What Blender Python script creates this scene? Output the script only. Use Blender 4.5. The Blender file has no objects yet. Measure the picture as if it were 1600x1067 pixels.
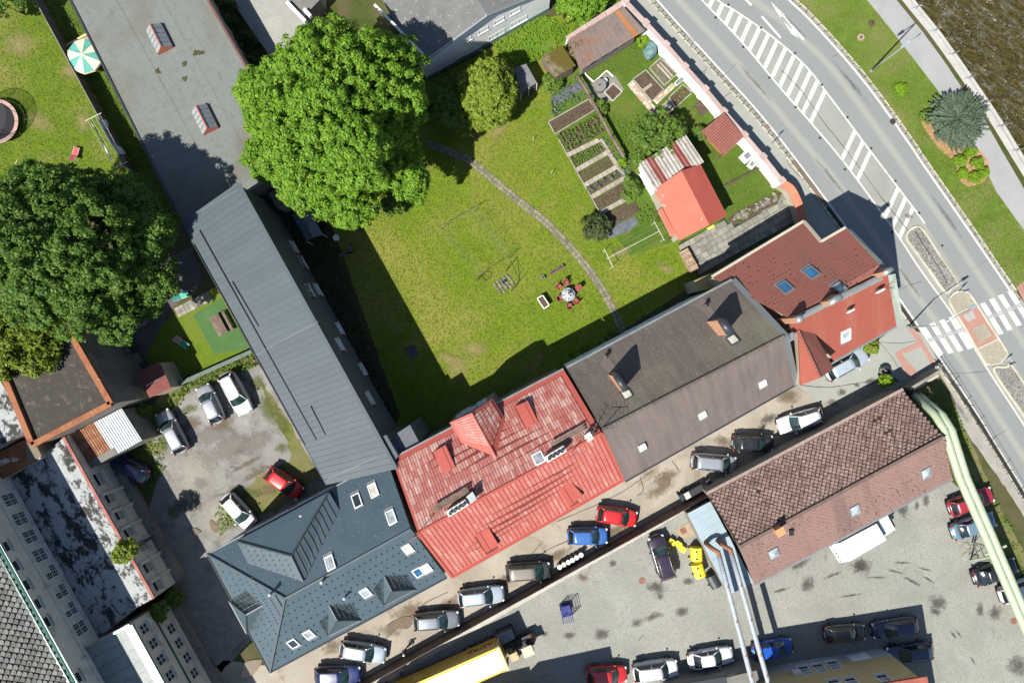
import bpy, bmesh, math, random
import numpy as np
from mathutils import Vector, Matrix, noise as mnoise
random.seed(7); RNG = np.random.default_rng(11)
sc = bpy.context.scene
COL = sc.collection
R = math.radians

# ------------------------------------------------------------------ camera
H = 71.1                      # camera height (m); 15 photo pixels per metre on the ground
CX, CY, PPM = 800.0, 533.5, 15.0
cam_d = bpy.data.cameras.new('camera'); cam = bpy.data.objects.new('camera', cam_d); COL.objects.link(cam)
cam_d.sensor_width = 36.0; cam_d.lens = 24.0; cam_d.clip_start = 1.0; cam_d.clip_end = 2000.0
cam.location = (0, 0, H); cam.rotation_euler = (0, 0, 0)
sc.camera = cam

# ------------------------------------------------------------------ light
SUN_EL = 52.0
SUN_DIR = Vector((0.683, 0.731, 0)).normalized()      # the way shadows fall on the ground (world x, y)
w = bpy.data.worlds.new('World'); sc.world = w; w.use_nodes = True
nt = w.node_tree; nt.nodes.clear()
sky = nt.nodes.new('ShaderNodeTexSky'); sky.sky_type = 'NISHITA'; sky.sun_disc = False
sky.sun_elevation = R(SUN_EL); sky.sun_rotation = math.atan2(-SUN_DIR.x, -SUN_DIR.y)
sky.altitude = 400; sky.air_density = 1.0; sky.dust_density = 0.6
bg = nt.nodes.new('ShaderNodeBackground'); bg.inputs['Strength'].default_value = 0.066
wo = nt.nodes.new('ShaderNodeOutputWorld')
nt.links.new(sky.outputs[0], bg.inputs[0]); nt.links.new(bg.outputs[0], wo.inputs[0])
sun_d = bpy.data.lights.new('sun', 'SUN'); sun = bpy.data.objects.new('sun', sun_d); COL.objects.link(sun)
sun_d.energy = 4.3; sun_d.angle = R(0.5); sun_d.color = (1.0, 0.95, 0.87)
ld = Vector((SUN_DIR.x*math.cos(R(SUN_EL)), SUN_DIR.y*math.cos(R(SUN_EL)), -math.sin(R(SUN_EL))))
sun.rotation_euler = ld.to_track_quat('-Z', 'Y').to_euler()
sun.location = (-60, -60, 120)
sc.view_settings.view_transform = 'Standard'; sc.view_settings.look = 'None'
sc.view_settings.exposure = 1.30; sc.view_settings.gamma = 1.0
sc.view_settings.use_curve_mapping = False
sc.cycles.max_bounces = 6; sc.cycles.transparent_max_bounces = 12

# ------------------------------------------------------------------ helpers
def P(px, py, z=0.0):
    """the place of a point of height z that the photo shows at (px, py)"""
    k = (1 - z/H)/PPM
    return Vector(((px-CX)*k, (CY-py)*k, z))
def PL(pts, z=0.0): return [P(a, b, z) for a, b in pts]
U = Vector((0.872, 0.489, 0)).normalized(); V = Vector((-U.y, U.x, 0))     # along / across the terrace

class MB:
    def __init__(s): s.v = []; s.f = []
    def add(s, vs, fs):
        o = len(s.v); s.v += [tuple(v) for v in vs]; s.f += [tuple(i+o for i in f) for f in fs]; return s
    def prism(s, top, bot):
        n = len(top)
        s.add(list(top)+list(bot), [tuple(range(n)), tuple(range(2*n-1, n-1, -1))] + [(i, n+i, n+(i+1) % n, (i+1) % n) for i in range(n)]); return s
    def slab(s, pts, t): return s.prism(pts, [Vector(p)-Vector((0, 0, t)) for p in pts])
    def ext(s, pts, z0, z1): return s.prism([Vector((p[0], p[1], z1)) for p in pts], [Vector((p[0], p[1], z0)) for p in pts])
    def box(s, c, sx, sy, sz, rot=0.0, up=True):
        c = Vector(c); ca, sa = math.cos(rot), math.sin(rot); vs = []
        z0 = 0 if up else -sz/2
        for dz in (z0, z0+sz):
            for dx, dy in ((-1, -1), (1, -1), (1, 1), (-1, 1)):
                x, y = dx*sx/2, dy*sy/2; vs.append(c+Vector((x*ca-y*sa, x*sa+y*ca, dz)))
        s.add(vs, [(3, 2, 1, 0), (4, 5, 6, 7), (0, 1, 5, 4), (1, 2, 6, 5), (2, 3, 7, 6), (3, 0, 4, 7)]); return s
    def bar(s, a, b, w, h=None):
        """square bar from a to b; w across, h up"""
        a = Vector(a); b = Vector(b); d = (b-a).normalized(); h = h or w
        side = d.cross(Vector((0, 0, 1)))
        side = side.normalized() if side.length > 1e-4 else Vector((1, 0, 0))
        up = side.cross(d).normalized(); vs = []
        for p in (a, b):
            for i, j in ((-1, -1), (1, -1), (1, 1), (-1, 1)): vs.append(p+side*(i*w/2)+up*(j*h/2))
        s.add(vs, [(3, 2, 1, 0), (4, 5, 6, 7), (0, 1, 5, 4), (1, 2, 6, 5), (2, 3, 7, 6), (3, 0, 4, 7)]); return s
    def tube(s, path, r, n=8, cap=True):
        path = [Vector(p) for p in path]; m = len(path); rs = r if isinstance(r, (list, tuple)) else [r]*m
        vs = []
        for i, p in enumerate(path):
            d = (path[min(i+1, m-1)]-path[max(i-1, 0)]).normalized()
            a = d.cross(Vector((0, 0, 1))); a = a.normalized() if a.length > 1e-3 else Vector((1, 0, 0))
            b = d.cross(a).normalized()
            for k in range(n):
                t = 2*math.pi*k/n; vs.append(p+(a*math.cos(t)+b*math.sin(t))*rs[i])
        fs = [(i*n+k, i*n+(k+1) % n, (i+1)*n+(k+1) % n, (i+1)*n+k) for i in range(m-1) for k in range(n)]
        if cap: fs += [tuple(range(n-1, -1, -1)), tuple((m-1)*n+k for k in range(n))]
        s.add(vs, fs); return s
    def lathe(s, c, prof, n=16):
        c = Vector(c); m = len(prof)
        vs = [c+Vector((r*math.cos(2*math.pi*k/n), r*math.sin(2*math.pi*k/n), z)) for r, z in prof for k in range(n)]
        fs = [(i*n+k, i*n+(k+1) % n, (i+1)*n+(k+1) % n, (i+1)*n+k) for i in range(m-1) for k in range(n)]
        fs += [tuple(range(n-1, -1, -1)), tuple((m-1)*n+k for k in range(n))]
        s.add(vs, fs); return s
    def blob(s, c, rx, ry, rz, seed=0, amp=0.25, nu=10, nv=6, rot=0.0, freq=1.5):
        c = Vector(c); vs = []; ca, sa = math.cos(rot), math.sin(rot)
        for j in range(nv+1):
            ph = -math.pi/2+math.pi*j/nv
            for i in range(nu):
                t = 2*math.pi*i/nu
                d = Vector((math.cos(ph)*math.cos(t), math.cos(ph)*math.sin(t), math.sin(ph)))
                k = 1+amp*mnoise.noise(d*freq+Vector((seed*3.7, seed*1.3, seed*.7)))
                x, y, z = d.x*rx*k, d.y*ry*k, d.z*rz*k
                vs.append(c+Vector((x*ca-y*sa, x*sa+y*ca, z)))
        fs = [(j*nu+i, j*nu+(i+1) % nu, (j+1)*nu+(i+1) % nu, (j+1)*nu+i) for j in range(nv) for i in range(nu)]
        s.add(vs, fs); return s
    def build(s, name, mat, parent=None, smooth=False, **k): return build(name, s.v, s.f, mat, parent, smooth, **k)

def root_loc(o):
    while o.parent: o = o.parent
    return o.location
def build(name, vs, fs, mat, parent=None, smooth=False, normals=True, **k):
    me = bpy.data.meshes.new(name)
    if parent is not None:
        L = root_loc(parent); vs = [(v[0]-L.x, v[1]-L.y, v[2]-L.z) for v in vs]
    me.from_pydata([tuple(v) for v in vs], [], fs)
    if normals:
        bm = bmesh.new(); bm.from_mesh(me); bmesh.ops.recalc_face_normals(bm, faces=bm.faces); bm.to_mesh(me); bm.free()
    if smooth: me.polygons.foreach_set('use_smooth', [True]*len(me.polygons))
    for m in (mat if isinstance(mat, (list, tuple)) else [mat]): me.materials.append(m)
    o = bpy.data.objects.new(name, me); COL.objects.link(o)
    if parent is not None: o.parent = parent
    tag(o, **k); return o
def tag(o, label=None, cat=None, group=None, kind=None):
    if label: o['label'] = label
    if cat: o['category'] = cat
    if group: o['group'] = group
    if kind: o['kind'] = kind
    return o
def thing(name, label, cat, loc, group=None, rz=0.0):
    o = bpy.data.objects.new(name, None); COL.objects.link(o); o.location = Vector(loc); o.rotation_euler = (0, 0, rz)
    o.empty_display_size = 0.3
    return tag(o, label, cat, group)
def inst(name, me, parent, loc, rot=(0, 0, 0), scale=(1, 1, 1), mat=None, world=True, **k):
    o = bpy.data.objects.new(name, me); COL.objects.link(o)
    loc = Vector(loc)
    if parent is not None:
        o.parent = parent
        if world: loc = loc-root_loc(parent)
    o.location = loc; o.rotation_euler = rot; o.scale = scale
    if mat is not None:
        for i, sl in enumerate(o.material_slots): sl.link = 'OBJECT'; sl.material = mat
    return tag(o, **k)
def mesh_of(mb, name, mat, smooth=False):
    o = mb.build(name, mat, None, smooth); me = o.data; bpy.data.objects.remove(o); return me
def cat(pts, n=6, closed=True):
    """Catmull-Rom through the pixel points"""
    m = len(pts); out = []
    rng = range(m) if closed else range(m-1)
    for i in rng:
        if closed: a, b, c, d = (pts[(i+k-1) % m] for k in range(4))
        else: a, b, c, d = pts[max(i-1, 0)], pts[i], pts[i+1], pts[min(i+2, m-1)]
        for k in range(n):
            t = k/n
            out.append(tuple(.5*((2*b[j])+(-a[j]+c[j])*t+(2*a[j]-5*b[j]+4*c[j]-d[j])*t*t+(-a[j]+3*b[j]-3*c[j]+d[j])*t**3) for j in (0, 1)))
    if not closed: out.append(tuple(pts[-1]))
    return out
def rough_edge(pts, amp=2.5, step=7.0, seed=0):
    """walk a pixel outline and jitter it so the edge is not ruled"""
    out = []; m = len(pts)
    for i in range(m):
        a, b = pts[i], pts[(i+1) % m]; d = math.hypot(b[0]-a[0], b[1]-a[1]); n = max(1, int(d/step))
        for k in range(n):
            x = a[0]+(b[0]-a[0])*k/n; y = a[1]+(b[1]-a[1])*k/n
            out.append((x+amp*mnoise.noise(Vector((x*.13, y*.13, seed))), y+amp*mnoise.noise(Vector((x*.13, y*.13, seed+9)))))
    return out
def lerp(a, b, t): return a+(b-a)*t
def sheet(name, pts, z, mat, parent=None, **k):
    """flat ground polygon given in pixels"""
    q = PL(pts, z); return build(name, q, [tuple(range(len(q)))], mat, parent, normals=False if False else True, **k)
def up_sheet(o):
    me = o.data
    if me.polygons and me.polygons[0].normal.z < 0: me.flip_normals()
    return o

# ------------------------------------------------------------------ materials
MATS = {}
def lin(r, g, b):
    f = lambda c: (c/255/12.92) if c/255 <= .04045 else ((c/255+.055)/1.055)**2.4
    return (f(r), f(g), f(b))
class NG:
    def __init__(s, name):
        s.m = bpy.data.materials.new(name); s.m.use_nodes = True; s.t = s.m.node_tree; s.t.nodes.clear()
        s.out = s.n('ShaderNodeOutputMaterial'); s.pos = s.n('ShaderNodeNewGeometry').outputs['Position']; s.geo = s.pos.node
    def n(s, t, **k):
        x = s.t.nodes.new(t)
        for a, b in k.items(): setattr(x, a, b)
        return x
    def L(s, a, b): s.t.links.new(a, b)
    def val(s, sock, v):
        if hasattr(v, 'is_linked') or isinstance(v, bpy.types.NodeSocket): s.L(v, sock)
        else: sock.default_value = v
    def noise(s, scale, detail=4, rough=.6, dist=0.0, vec=None, dim='3D'):
        x = s.n('ShaderNodeTexNoise'); s.L(vec or s.pos, x.inputs['Vector'])
        x.inputs['Scale'].default_value = scale; x.inputs['Detail'].default_value = detail; x.inputs['Roughness'].default_value = rough; x.inputs['Distortion'].default_value = dist
        return x.outputs['Fac']
    def voro(s, scale, feat='F1', out='Distance', vec=None, rnd=1.0):
        x = s.n('ShaderNodeTexVoronoi', feature=feat); s.L(vec or s.pos, x.inputs['Vector']); x.inputs['Scale'].default_value = scale
        x.inputs['Randomness'].default_value = rnd
        return x.outputs[out]
    def ramp(s, fac, stops, interp='LINEAR'):
        x = s.n('ShaderNodeValToRGB'); x.color_ramp.interpolation = interp; e = x.color_ramp.elements
        while len(e) < len(stops): e.new(0.5)
        for i, (p, c) in enumerate(stops):
            e[i].position = p; e[i].color = (*c, 1) if isinstance(c, tuple) else (c, c, c, 1)
        s.L(fac, x.inputs['Fac']); return x.outputs['Color']
    def mix(s, fac, a, b, mode='MIX'):
        x = s.n('ShaderNodeMix', data_type='RGBA', blend_type=mode)
        s.val(x.inputs['Factor'], fac)
        for sock, v in ((x.inputs[6], a), (x.inputs[7], b)):
            if isinstance(v, tuple): sock.default_value = (*v, 1) if len(v) == 3 else v
            elif isinstance(v, (int, float)): sock.default_value = (v, v, v, 1)
            else: s.L(v, sock)
        return x.outputs[2]
    def math(s, op, a, b=0.0, c=0.0):
        x = s.n('ShaderNodeMath', operation=op)
        for i, v in enumerate((a, b, c)): s.val(x.inputs[i], v)
        return x.outputs[0]
    def rnd(s):
        return s.math('FRACT', s.math('ADD', s.geo.outputs['Random Per Island'], s.n('ShaderNodeObjectInfo').outputs['Random']))
    def rot(s, ang, vec=None, scale=(1, 1, 1)):
        x = s.n('ShaderNodeMapping'); s.L(vec or s.pos, x.inputs['Vector']); x.inputs['Rotation'].default_value = (0, 0, ang)
        if scale == (1, 1, 1): return x.outputs[0]
        y = s.n('ShaderNodeMapping'); s.L(x.outputs[0], y.inputs['Vector']); y.inputs['Scale'].default_value = scale
        return y.outputs[0]
    def sep(s, vec):
        x = s.n('ShaderNodeSeparateXYZ'); s.L(vec, x.inputs[0]); return x.outputs
    def bump(s, h, strength=.5, dist=.05, nrm=None):
        x = s.n('ShaderNodeBump'); x.inputs['Strength'].default_value = strength; x.inputs['Distance'].default_value = dist; s.L(h, x.inputs['Height'])
        if nrm is not None: s.L(nrm, x.inputs['Normal'])
        return x.outputs[0]
    def bsdf(s, col, rough=.8, metal=0.0, nrm=None, spec=.4, coat=0.0, alpha=None, trans=None):
        b = s.n('ShaderNodeBsdfPrincipled'); 
        if isinstance(col, tuple): b.inputs['Base Color'].default_value = (*col, 1)
        else: s.L(col, b.inputs['Base Color'])
        s.val(b.inputs['Roughness'], rough); s.val(b.inputs['Metallic'], metal); b.inputs['Specular IOR Level'].default_value = spec
        b.inputs['Coat Weight'].default_value = coat; b.inputs['Coat Roughness'].default_value = .05
        if nrm is not None: s.L(nrm, b.inputs['Normal'])
        if alpha is not None: s.val(b.inputs['Alpha'], alpha)
        s.L(b.outputs[0], s.out.inputs[0]); s.b = b; return s.m
def M(name, cols, scale=.6, rough=.85, fine=18.0, fvar=.25, bump=.3, bdist=.03, bscale=None, island=0.0, metal=0.0, spec=.3, coat=0.0, dirt=None, detail=5, lo=.3, hi=.7):
    """worn surface: large tone drift + fine grain + relief (+ tone by piece)"""
    if name in MATS: return MATS[name]
    g = NG(name); n1 = g.noise(scale, detail, .6, .4)
    st = [(lo+(hi-lo)*i/max(1, len(cols)-1), c) for i, c in enumerate(cols)]
    c = g.ramp(n1, st) if len(cols) > 1 else g.mix(0.0, cols[0], cols[0])
    n2 = g.noise(fine, 4, .7)
    v = g.math('MULTIPLY_ADD', n2, fvar*2, 1-fvar)
    c = g.mix(1.0, c, v, 'MULTIPLY')
    if dirt:
        col, dscale, t0, t1 = dirt
        d = g.ramp(g.noise(dscale, 6, .65, .6), [(t0, 0.0), (t1, 1.0)]); c = g.mix(d, c, col)
    if island:
        r = g.rnd(); c = g.mix(1.0, c, g.math('MULTIPLY_ADD', r, island*2, 1-island), 'MULTIPLY')
    nb = g.bump(g.noise(bscale or fine*1.3, 4, .7), bump, bdist) if bump else None
    MATS[name] = g.bsdf(c, rough, metal, nb, spec, coat); return MATS[name]
def plain(name, col, rough=.6, metal=0.0, spec=.4, coat=0.0, var=.12): return M(name, [col], fine=9, fvar=var, rough=rough, metal=metal, spec=spec, coat=coat, bump=.05, bdist=.01)

def grass_mat(name, base, dry, dark, dryness=.55, patch=.12, soil=None):
    if name in MATS: return MATS[name]
    g = NG(name)
    big = g.noise(patch, 5, .6, .6); mid = g.noise(.9, 5, .65, .3); fine = g.noise(13, 4, .75); tiny = g.noise(26, 3, .8)
    c = g.mix(g.ramp(mid, [(.38, 0.0), (.66, 1.0)]), base, dark)
    c = g.mix(g.ramp(g.math('ADD', big, g.math('MULTIPLY', mid, .35)), [(dryness, 0.0), (dryness+.22, .8)]), c, dry)
    if soil: c = g.mix(g.ramp(g.noise(.5, 7, .7, 1.0), [(.58, 0.0), (.68, 1.0)]), c, soil)
    c = g.mix(1.0, c, g.math('MULTIPLY_ADD', fine, 1.0, .5), 'MULTIPLY')
    c = g.mix(1.0, c, g.math('MULTIPLY_ADD', tiny, 1.1, .45), 'MULTIPLY')
    # clover flowers / straw specks
    sp = g.ramp(g.voro(5.5), [(.045, 1.0), (.07, 0.0)]); c = g.mix(g.math('MULTIPLY', sp, .35), c, (.3, .3, .12))
    nb = g.bump(g.math('ADD', g.math('MULTIPLY', fine, .7), g.math('MULTIPLY', tiny, .5)), .9, .10)
    MATS[name] = g.bsdf(c, .9, 0, nb, .15); return MATS[name]
def leaf_mat(name, c1, c2, c3, trans=.35):
    if name in MATS: return MATS[name]
    g = NG(name); r = g.geo.outputs['Random Per Island']
    n = g.noise(.55, 3, .5); c = g.ramp(g.math('ADD', g.math('MULTIPLY', r, .6), g.math('MULTIPLY', n, .5)), [(.2, c1), (.55, c2), (.9, c3)])
    d = g.n('ShaderNodeBsdfPrincipled'); g.L(c, d.inputs['Base Color']); d.inputs['Roughness'].default_value = .55; d.inputs['Specular IOR Level'].default_value = .25
    t = g.n('ShaderNodeBsdfTranslucent'); g.L(g.mix(1.0, c, (1.25, 1.15, .6), 'MULTIPLY'), t.inputs[0])
    x = g.n('ShaderNodeMixShader'); x.inputs[0].default_value = trans; g.L(d.outputs[0], x.inputs[1]); g.L(t.outputs[0], x.inputs[2]); g.L(x.outputs[0], g.out.inputs[0])
    MATS[name] = g.m; return g.m
def glass_mat(name, tint=(.02, .03, .035), rough=.06, spec=.8):
    if name in MATS: return MATS[name]
    g = NG(name); n = g.noise(1.2, 3, .5); c = g.mix(g.ramp(n, [(.35, 0.0), (.7, 1.0)]), tint, tuple(x*2.2 for x in tint))
    MATS[name] = g.bsdf(c, rough, 0, None, spec); return MATS[name]
# ------------------------------------------------------------------ setting: ground, roads, water
TH = math.atan2(U.y, U.x)
m_lawn = grass_mat('lawn', (.118, .170, .011), (.205, .185, .042), (.086, .138, .010), .60, .10)
m_lawn2 = grass_mat('lawn_yellow', (.108, .156, .012), (.20, .18, .055), (.082, .130, .011), .66, .16)
m_rich = grass_mat('grass_rich', (.075, .125, .014), (.13, .13, .03), (.05, .10, .012), .68, .3)
m_verge = grass_mat('verge_grass', (.105, .160, .022), (.19, .17, .07), (.07, .115, .012), .66, .12)
m_weed = grass_mat('weedy_grass', (.085, .115, .018), (.17, .145, .07), (.06, .10, .012), .52, .4)
m_dark = grass_mat('rough_ground', (.05, .07, .014), (.09, .075, .04), (.035, .05, .01), .55, .3)
m_soil = M('garden_soil', [(.045, .030, .020), (.085, .060, .042)], 2.5, .95, 14, .45, .9, .06)
m_dirt = M('lot_dirt', [(.105, .102, .094), (.155, .15, .138), (.205, .20, .185)], .35, .92, 8, .4, .7, .05, dirt=((.07, .066, .054), .5, .53, .68))
m_lotgrass = m_weed
m_conc = M('lane_concrete', [(.18, .16, .128), (.225, .20, .162), (.265, .24, .20)], .25, .9, 9, .16, .25, .02, dirt=((.14, .11, .075), .28, .58, .70))
m_side = M('pavement_asphalt', [(.19, .197, .175), (.22, .227, .203)], .35, .92, 22, .16, .3, .012)
m_path = M('footpath', [(.195, .20, .195), (.235, .24, .235)], .4, .92, 24, .12, .25, .01)
m_kerb = M('kerb_concrete', [(.27, .255, .20), (.34, .325, .265)], 1.5, .9, 16, .18, .3, .02, island=.14)
m_slab = M('paving_slab', [(.14, .138, .115), (.20, .195, .165)], 1.3, .92, 15, .25, .4, .02, island=.22, dirt=((.07, .065, .04), 1.2, .58, .72))
m_paint = M('road_paint', [(.37, .365, .33), (.45, .44, .405)], 1.5, .75, 20, .14, .2, .006, dirt=((.20, .20, .19), 3.0, .55, .70))
m_gravel = M('gravel', [(.13, .125, .115), (.21, .20, .185)], 1.5, .95, 9, .5, 1.0, .08)
m_crack = plain('crack', (.045, .042, .036), .95)
m_gap = plain('dark_joint', (.022, .02, .016), .95)
m_brick_red = M('red_pavers', [(.24, .125, .098), (.28, .155, .125)], 1.5, .9, 14, .2, .3, .015)

def m_cobble(name, c1, c2, sc, mort, ang=0.5):
    g = NG(name); v = g.rot(ang, None, (1, 1, 1))
    d = g.voro(sc, 'DISTANCE_TO_EDGE', 'Distance', v, .55); cc = g.voro(sc, 'F1', 'Color', v, .55)
    x = g.sep(cc)[0]
    c = g.mix(x, c1, c2); big = g.noise(.22, 6, .65, .5)
    c = g.mix(1.0, c, g.math('MULTIPLY_ADD', big, .9, .55), 'MULTIPLY')
    c = g.mix(g.ramp(d, [(.03, 1.0), (.11, 0.0)]), c, mort)
    c = g.mix(g.ramp(g.noise(.35, 7, .7, .8), [(.62, 0.0), (.72, .7)]), c, (.06, .055, .04))
    nb = g.bump(g.ramp(d, [(.0, 0.0), (.18, 1.0)]), .6, .03)
    MATS[name] = g.bsdf(c, .85, 0, nb, .3); return MATS[name]
m_cob = m_cobble('yard_cobbles', (.195, .20, .177), (.225, .229, .205), 6.5, (.15, .148, .125))
m_cob2 = m_cobble('island_cobbles', (.14, .14, .125), (.22, .217, .195), 4.6, (.075, .075, .062), TH)
m_pavet = m_cobble('buff_pavers', (.24, .22, .165), (.275, .255, .20), 8.0, (.17, .155, .115), TH)

def asphalt():
    g = NG('asphalt_lane'); uv = g.n('ShaderNodeUVMap').outputs[0]; u = g.sep(uv)[0]
    wob = g.math('MULTIPLY_ADD', g.noise(.08, 2), .12, -.06); d = g.math('ABSOLUTE', g.math('SUBTRACT', g.math('ADD', u, wob), .5))
    band = g.ramp(d, [(.02, 1.0), (.16, 0.0)], 'EASE')
    base = g.mix(g.noise(.25, 5, .6), (.140, .150, .149), (.168, .176, .172))
    c = g.mix(g.math('MULTIPLY', band, .6), base, (.24, .232, .20))
    edge = g.ramp(d, [(.40, 0.0), (.50, 1.0)]); c = g.mix(g.math('MULTIPLY', edge, .4), c, (.17, .17, .155))
    c = g.mix(1.0, c, g.math('MULTIPLY_ADD', g.noise(30, 3, .8), .5, .75), 'MULTIPLY')
    return g.bsdf(c, .88, 0, g.bump(g.noise(40, 3, .8), .3, .008), .25)
m_asph = asphalt()
m_asph2 = M('asphalt_median', [(.175, .177, .163), (.21, .21, .193)], .4, .9, 26, .16, .3, .008)

# far-reaching base sheet, left of the river bank; the river bed lies lower beyond it
RAIL = [(1330, -130), (1385, -52), (1420.6, 0), (1462.7, 51.7), (1490.7, 90.5), (1517.6, 129), (1543.5, 167), (1568, 205), (1583, 230), (1620, 290), (1700, 420), (1790, 570)]
bank = [P(x+9, y, 0) for x, y in RAIL]
far = [Vector((-400, 400, 0)), Vector((bank[0].x-180, 400, 0))]+bank+[Vector((bank[-1].x+120, -400, 0)), Vector((-400, -400, 0))]
up_sheet(build('ground', far, [tuple(range(len(far)))], m_dark, kind='structure'))

# river
def river():
    g = NG('river_bed'); n = g.noise(.35, 6, .7, .8); f = g.noise(2.2, 6, .75, .6)
    c = g.ramp(f, [(.3, (.042, .037, .012)), (.5, (.088, .076, .022)), (.62, (.135, .115, .036)), (.75, (.21, .185, .08))])
    c = g.mix(g.ramp(n, [(.4, 0.0), (.65, .55)]), c, (.05, .038, .008))
    bedm = g.bsdf(c, .7, 0, g.bump(g.noise(4.5, 5, .7), 1.0, .15), .3)
    nx, ny = 70, 150
    x0, x1, y0, y1 = P(1310, 0).x, 150.0, -70.0, 75.0
    vs, fs = [], []
    for j in range(ny+1):
        for i in range(nx+1):
            x = x0+(x1-x0)*(i/nx)**1.6; y = y0+(y1-y0)*j/ny
            z = -2.9+.28*mnoise.fractal(Vector((x*.35, y*.35, 1.0)), 1.0, 2.0, 4)
            vs.append((x, y, z))
    for j in range(ny):
        for i in range(nx):
            a = j*(nx+1)+i; fs.append((a, a+1, a+nx+2, a+nx+1))
    bed = build('river_bed', vs, fs, bedm, None, True, kind='structure')
    far_bed = [(20, -400, -3.4), (600, -400, -3.4), (600, 400, -3.4), (20, 400, -3.4)]
    up_sheet(build('river_bed_far', far_bed, [(0, 1, 2, 3)], bedm, kind='structure'))
    # stones of the bed
    ms = M('river_stone', [(.06, .046, .014), (.10, .075, .022), (.15, .125, .05)], .8, .6, 6, .35, .5, .05, island=.45)
    mb = MB()
    for i in range(2200):
        x = random.uniform(P(1400, 0).x, 66); y = random.uniform(-6, 42)
        r = random.uniform(.07, .22)*(1.6 if random.random() < .08 else 1)
        mb.blob((x, y, -2.85+random.uniform(-.1, .12)), r, r*random.uniform(.6, 1), r*.5, i, .5, 7, 4, random.uniform(0, 3))
    mb.build('bed_stones', ms, None, True, kind='stuff')
    tag(bpy.data.objects['bed_stones'], 'brown and yellow stones lying on the shallow river bed', 'stones')
    # water sheet
    g = NG('river_water'); fr = g.n('ShaderNodeFresnel'); fr.inputs[0].default_value = 1.33
    h = g.noise(1.1, 5, .65, 1.2, g.rot(-.95, None, (1, .45, 1))); nb = g.bump(h, 1.0, .35); g.L(nb, fr.inputs['Normal'])
    tr = g.n('ShaderNodeBsdfTransparent'); tr.inputs[0].default_value = (.80, .76, .55, 1)
    gl = g.n('ShaderNodeBsdfGlossy'); gl.inputs['Roughness'].default_value = .12; g.L(nb, gl.inputs['Normal'])
    mx = g.n('ShaderNodeMixShader'); g.L(fr.outputs[0], mx.inputs[0]); g.L(tr.outputs[0], mx.inputs[1]); g.L(gl.outputs[0], mx.inputs[2])
    glint = g.n('ShaderNodeBsdfDiffuse'); glint.inputs[0].default_value = (.35, .36, .33, 1)  # sun glints on the water, painted as pale diffuse flecks
    fm = g.math('MULTIPLY', g.ramp(g.noise(.5, 4, .6, .8), [(.52, 0.0), (.64, 1.0)]), g.ramp(g.noise(3.2, 6, .75, 1.5), [(.54, 0.0), (.66, .8)]))
    m2 = g.n('ShaderNodeMixShader'); g.L(fm, m2.inputs[0]); g.L(mx.outputs[0], m2.inputs[1]); g.L(glint.outputs[0], m2.inputs[2]); g.L(m2.outputs[0], g.out.inputs[0])
    q = [(P(1300, 0).x, -400, -2.45), (600, -400, -2.45), (600, 400, -2.45), (P(1300, 0).x, 400, -2.45)]
    up_sheet(build('river_water', q, [(0, 1, 2, 3)], g.m, kind='structure'))
    # bank wall
    m_bank = M('bank_wall_stone', [(.09, .085, .07), (.16, .15, .125)], .8, .9, 8, .3, .7, .05)
    mb = MB()
    for i in range(len(RAIL)-1):
        a, b = P(RAIL[i][0]+9, RAIL[i][1]), P(RAIL[i+1][0]+9, RAIL[i+1][1])
        c, d = P(RAIL[i+1][0]-3, RAIL[i+1][1]), P(RAIL[i][0]-3, RAIL[i][1])
        mb.ext([a, b, c, d], -3.6, -.02)
    mb.build('river_wall', m_bank, label='stone retaining wall dropping to the river below the railing', cat='wall')
river()

# lawns and other ground covers (pixel outlines)
SH = {}
def cover(name, pts, z, mat, amp=2.0, seed=1, parent=None, **k):
    k.setdefault('kind', 'structure')
    q = rough_edge(pts, amp, 7, seed) if amp else pts
    o = up_sheet(sheet(name, q, z, mat, parent, **({} if parent else k))); SH[name] = o; return o
cover('garden_lawn', [(430, 330), (520, 240), (640, 140), (800, 60), (850, 30), (905, 20), (905, 80), (858, 120), (862, 170), (884, 235), (938, 340), (985, 400), (1062, 375), (1092, 440), (905, 560), (790, 620), (640, 700), (590, 690), (440, 380)], .010, m_lawn, 1.5)
cover('west_lawn', [(-60, 20), (-20, -40), (60, -40), (110, 60), (200, 262), (150, 330), (-60, 420)], .010, m_lawn2, 1.5)
cover('grass_strip', [(40, -40), (105, -40), (290, 345), (230, 400), (140, 330), (200, 262)], .006, m_rich, 1)
cover('allotment_grass', [(905, 20), (975, -10), (1010, 60), (1225, 290), (1235, 320), (1130, 370), (1062, 375), (985, 400), (938, 340), (860, 150), (880, 90)], .014, m_rich, 2)
cover('meadow_grass', [(768, 66), (846, 22), (888, 42), (884, 66), (850, 92), (820, 108), (790, 100)], .018, grass_mat('meadow', (.085, .16, .012), (.13, .17, .03), (.055, .125, .01), .6, .3), 3, 4)
cover('verge_grass', [(1180, -60), (1246, 0), (1276, 30), (1370, 140), (1436, 234), (1450, 254), (1588, 450), (1640, 520), (1640, 420), (1600, 360), (1557, 300), (1520, 222), (1467, 144), (1398, 54), (1354, 0), (1310, -60)], .012, m_verge, 1.2)
cover('yard_grass', [(1420, 612), (1466, 590), (1500, 650), (1530, 720), (1560, 790), (1640, 930), (1640, 1000), (1595, 930), (1540, 800), (1500, 740)], .020, m_weed, 2.5)
cover('footpath', [(1318, -50), (1354, 0), (1398, 54), (1467, 144), (1520, 222), (1557, 300), (1600, 360), (1660, 450), (1690, 410), (1600, 295), (1562, 230), (1538, 187), (1503, 138), (1480, 103), (1439, 47), (1400, 0), (1360, -50)], .016, m_path, .6)
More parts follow.
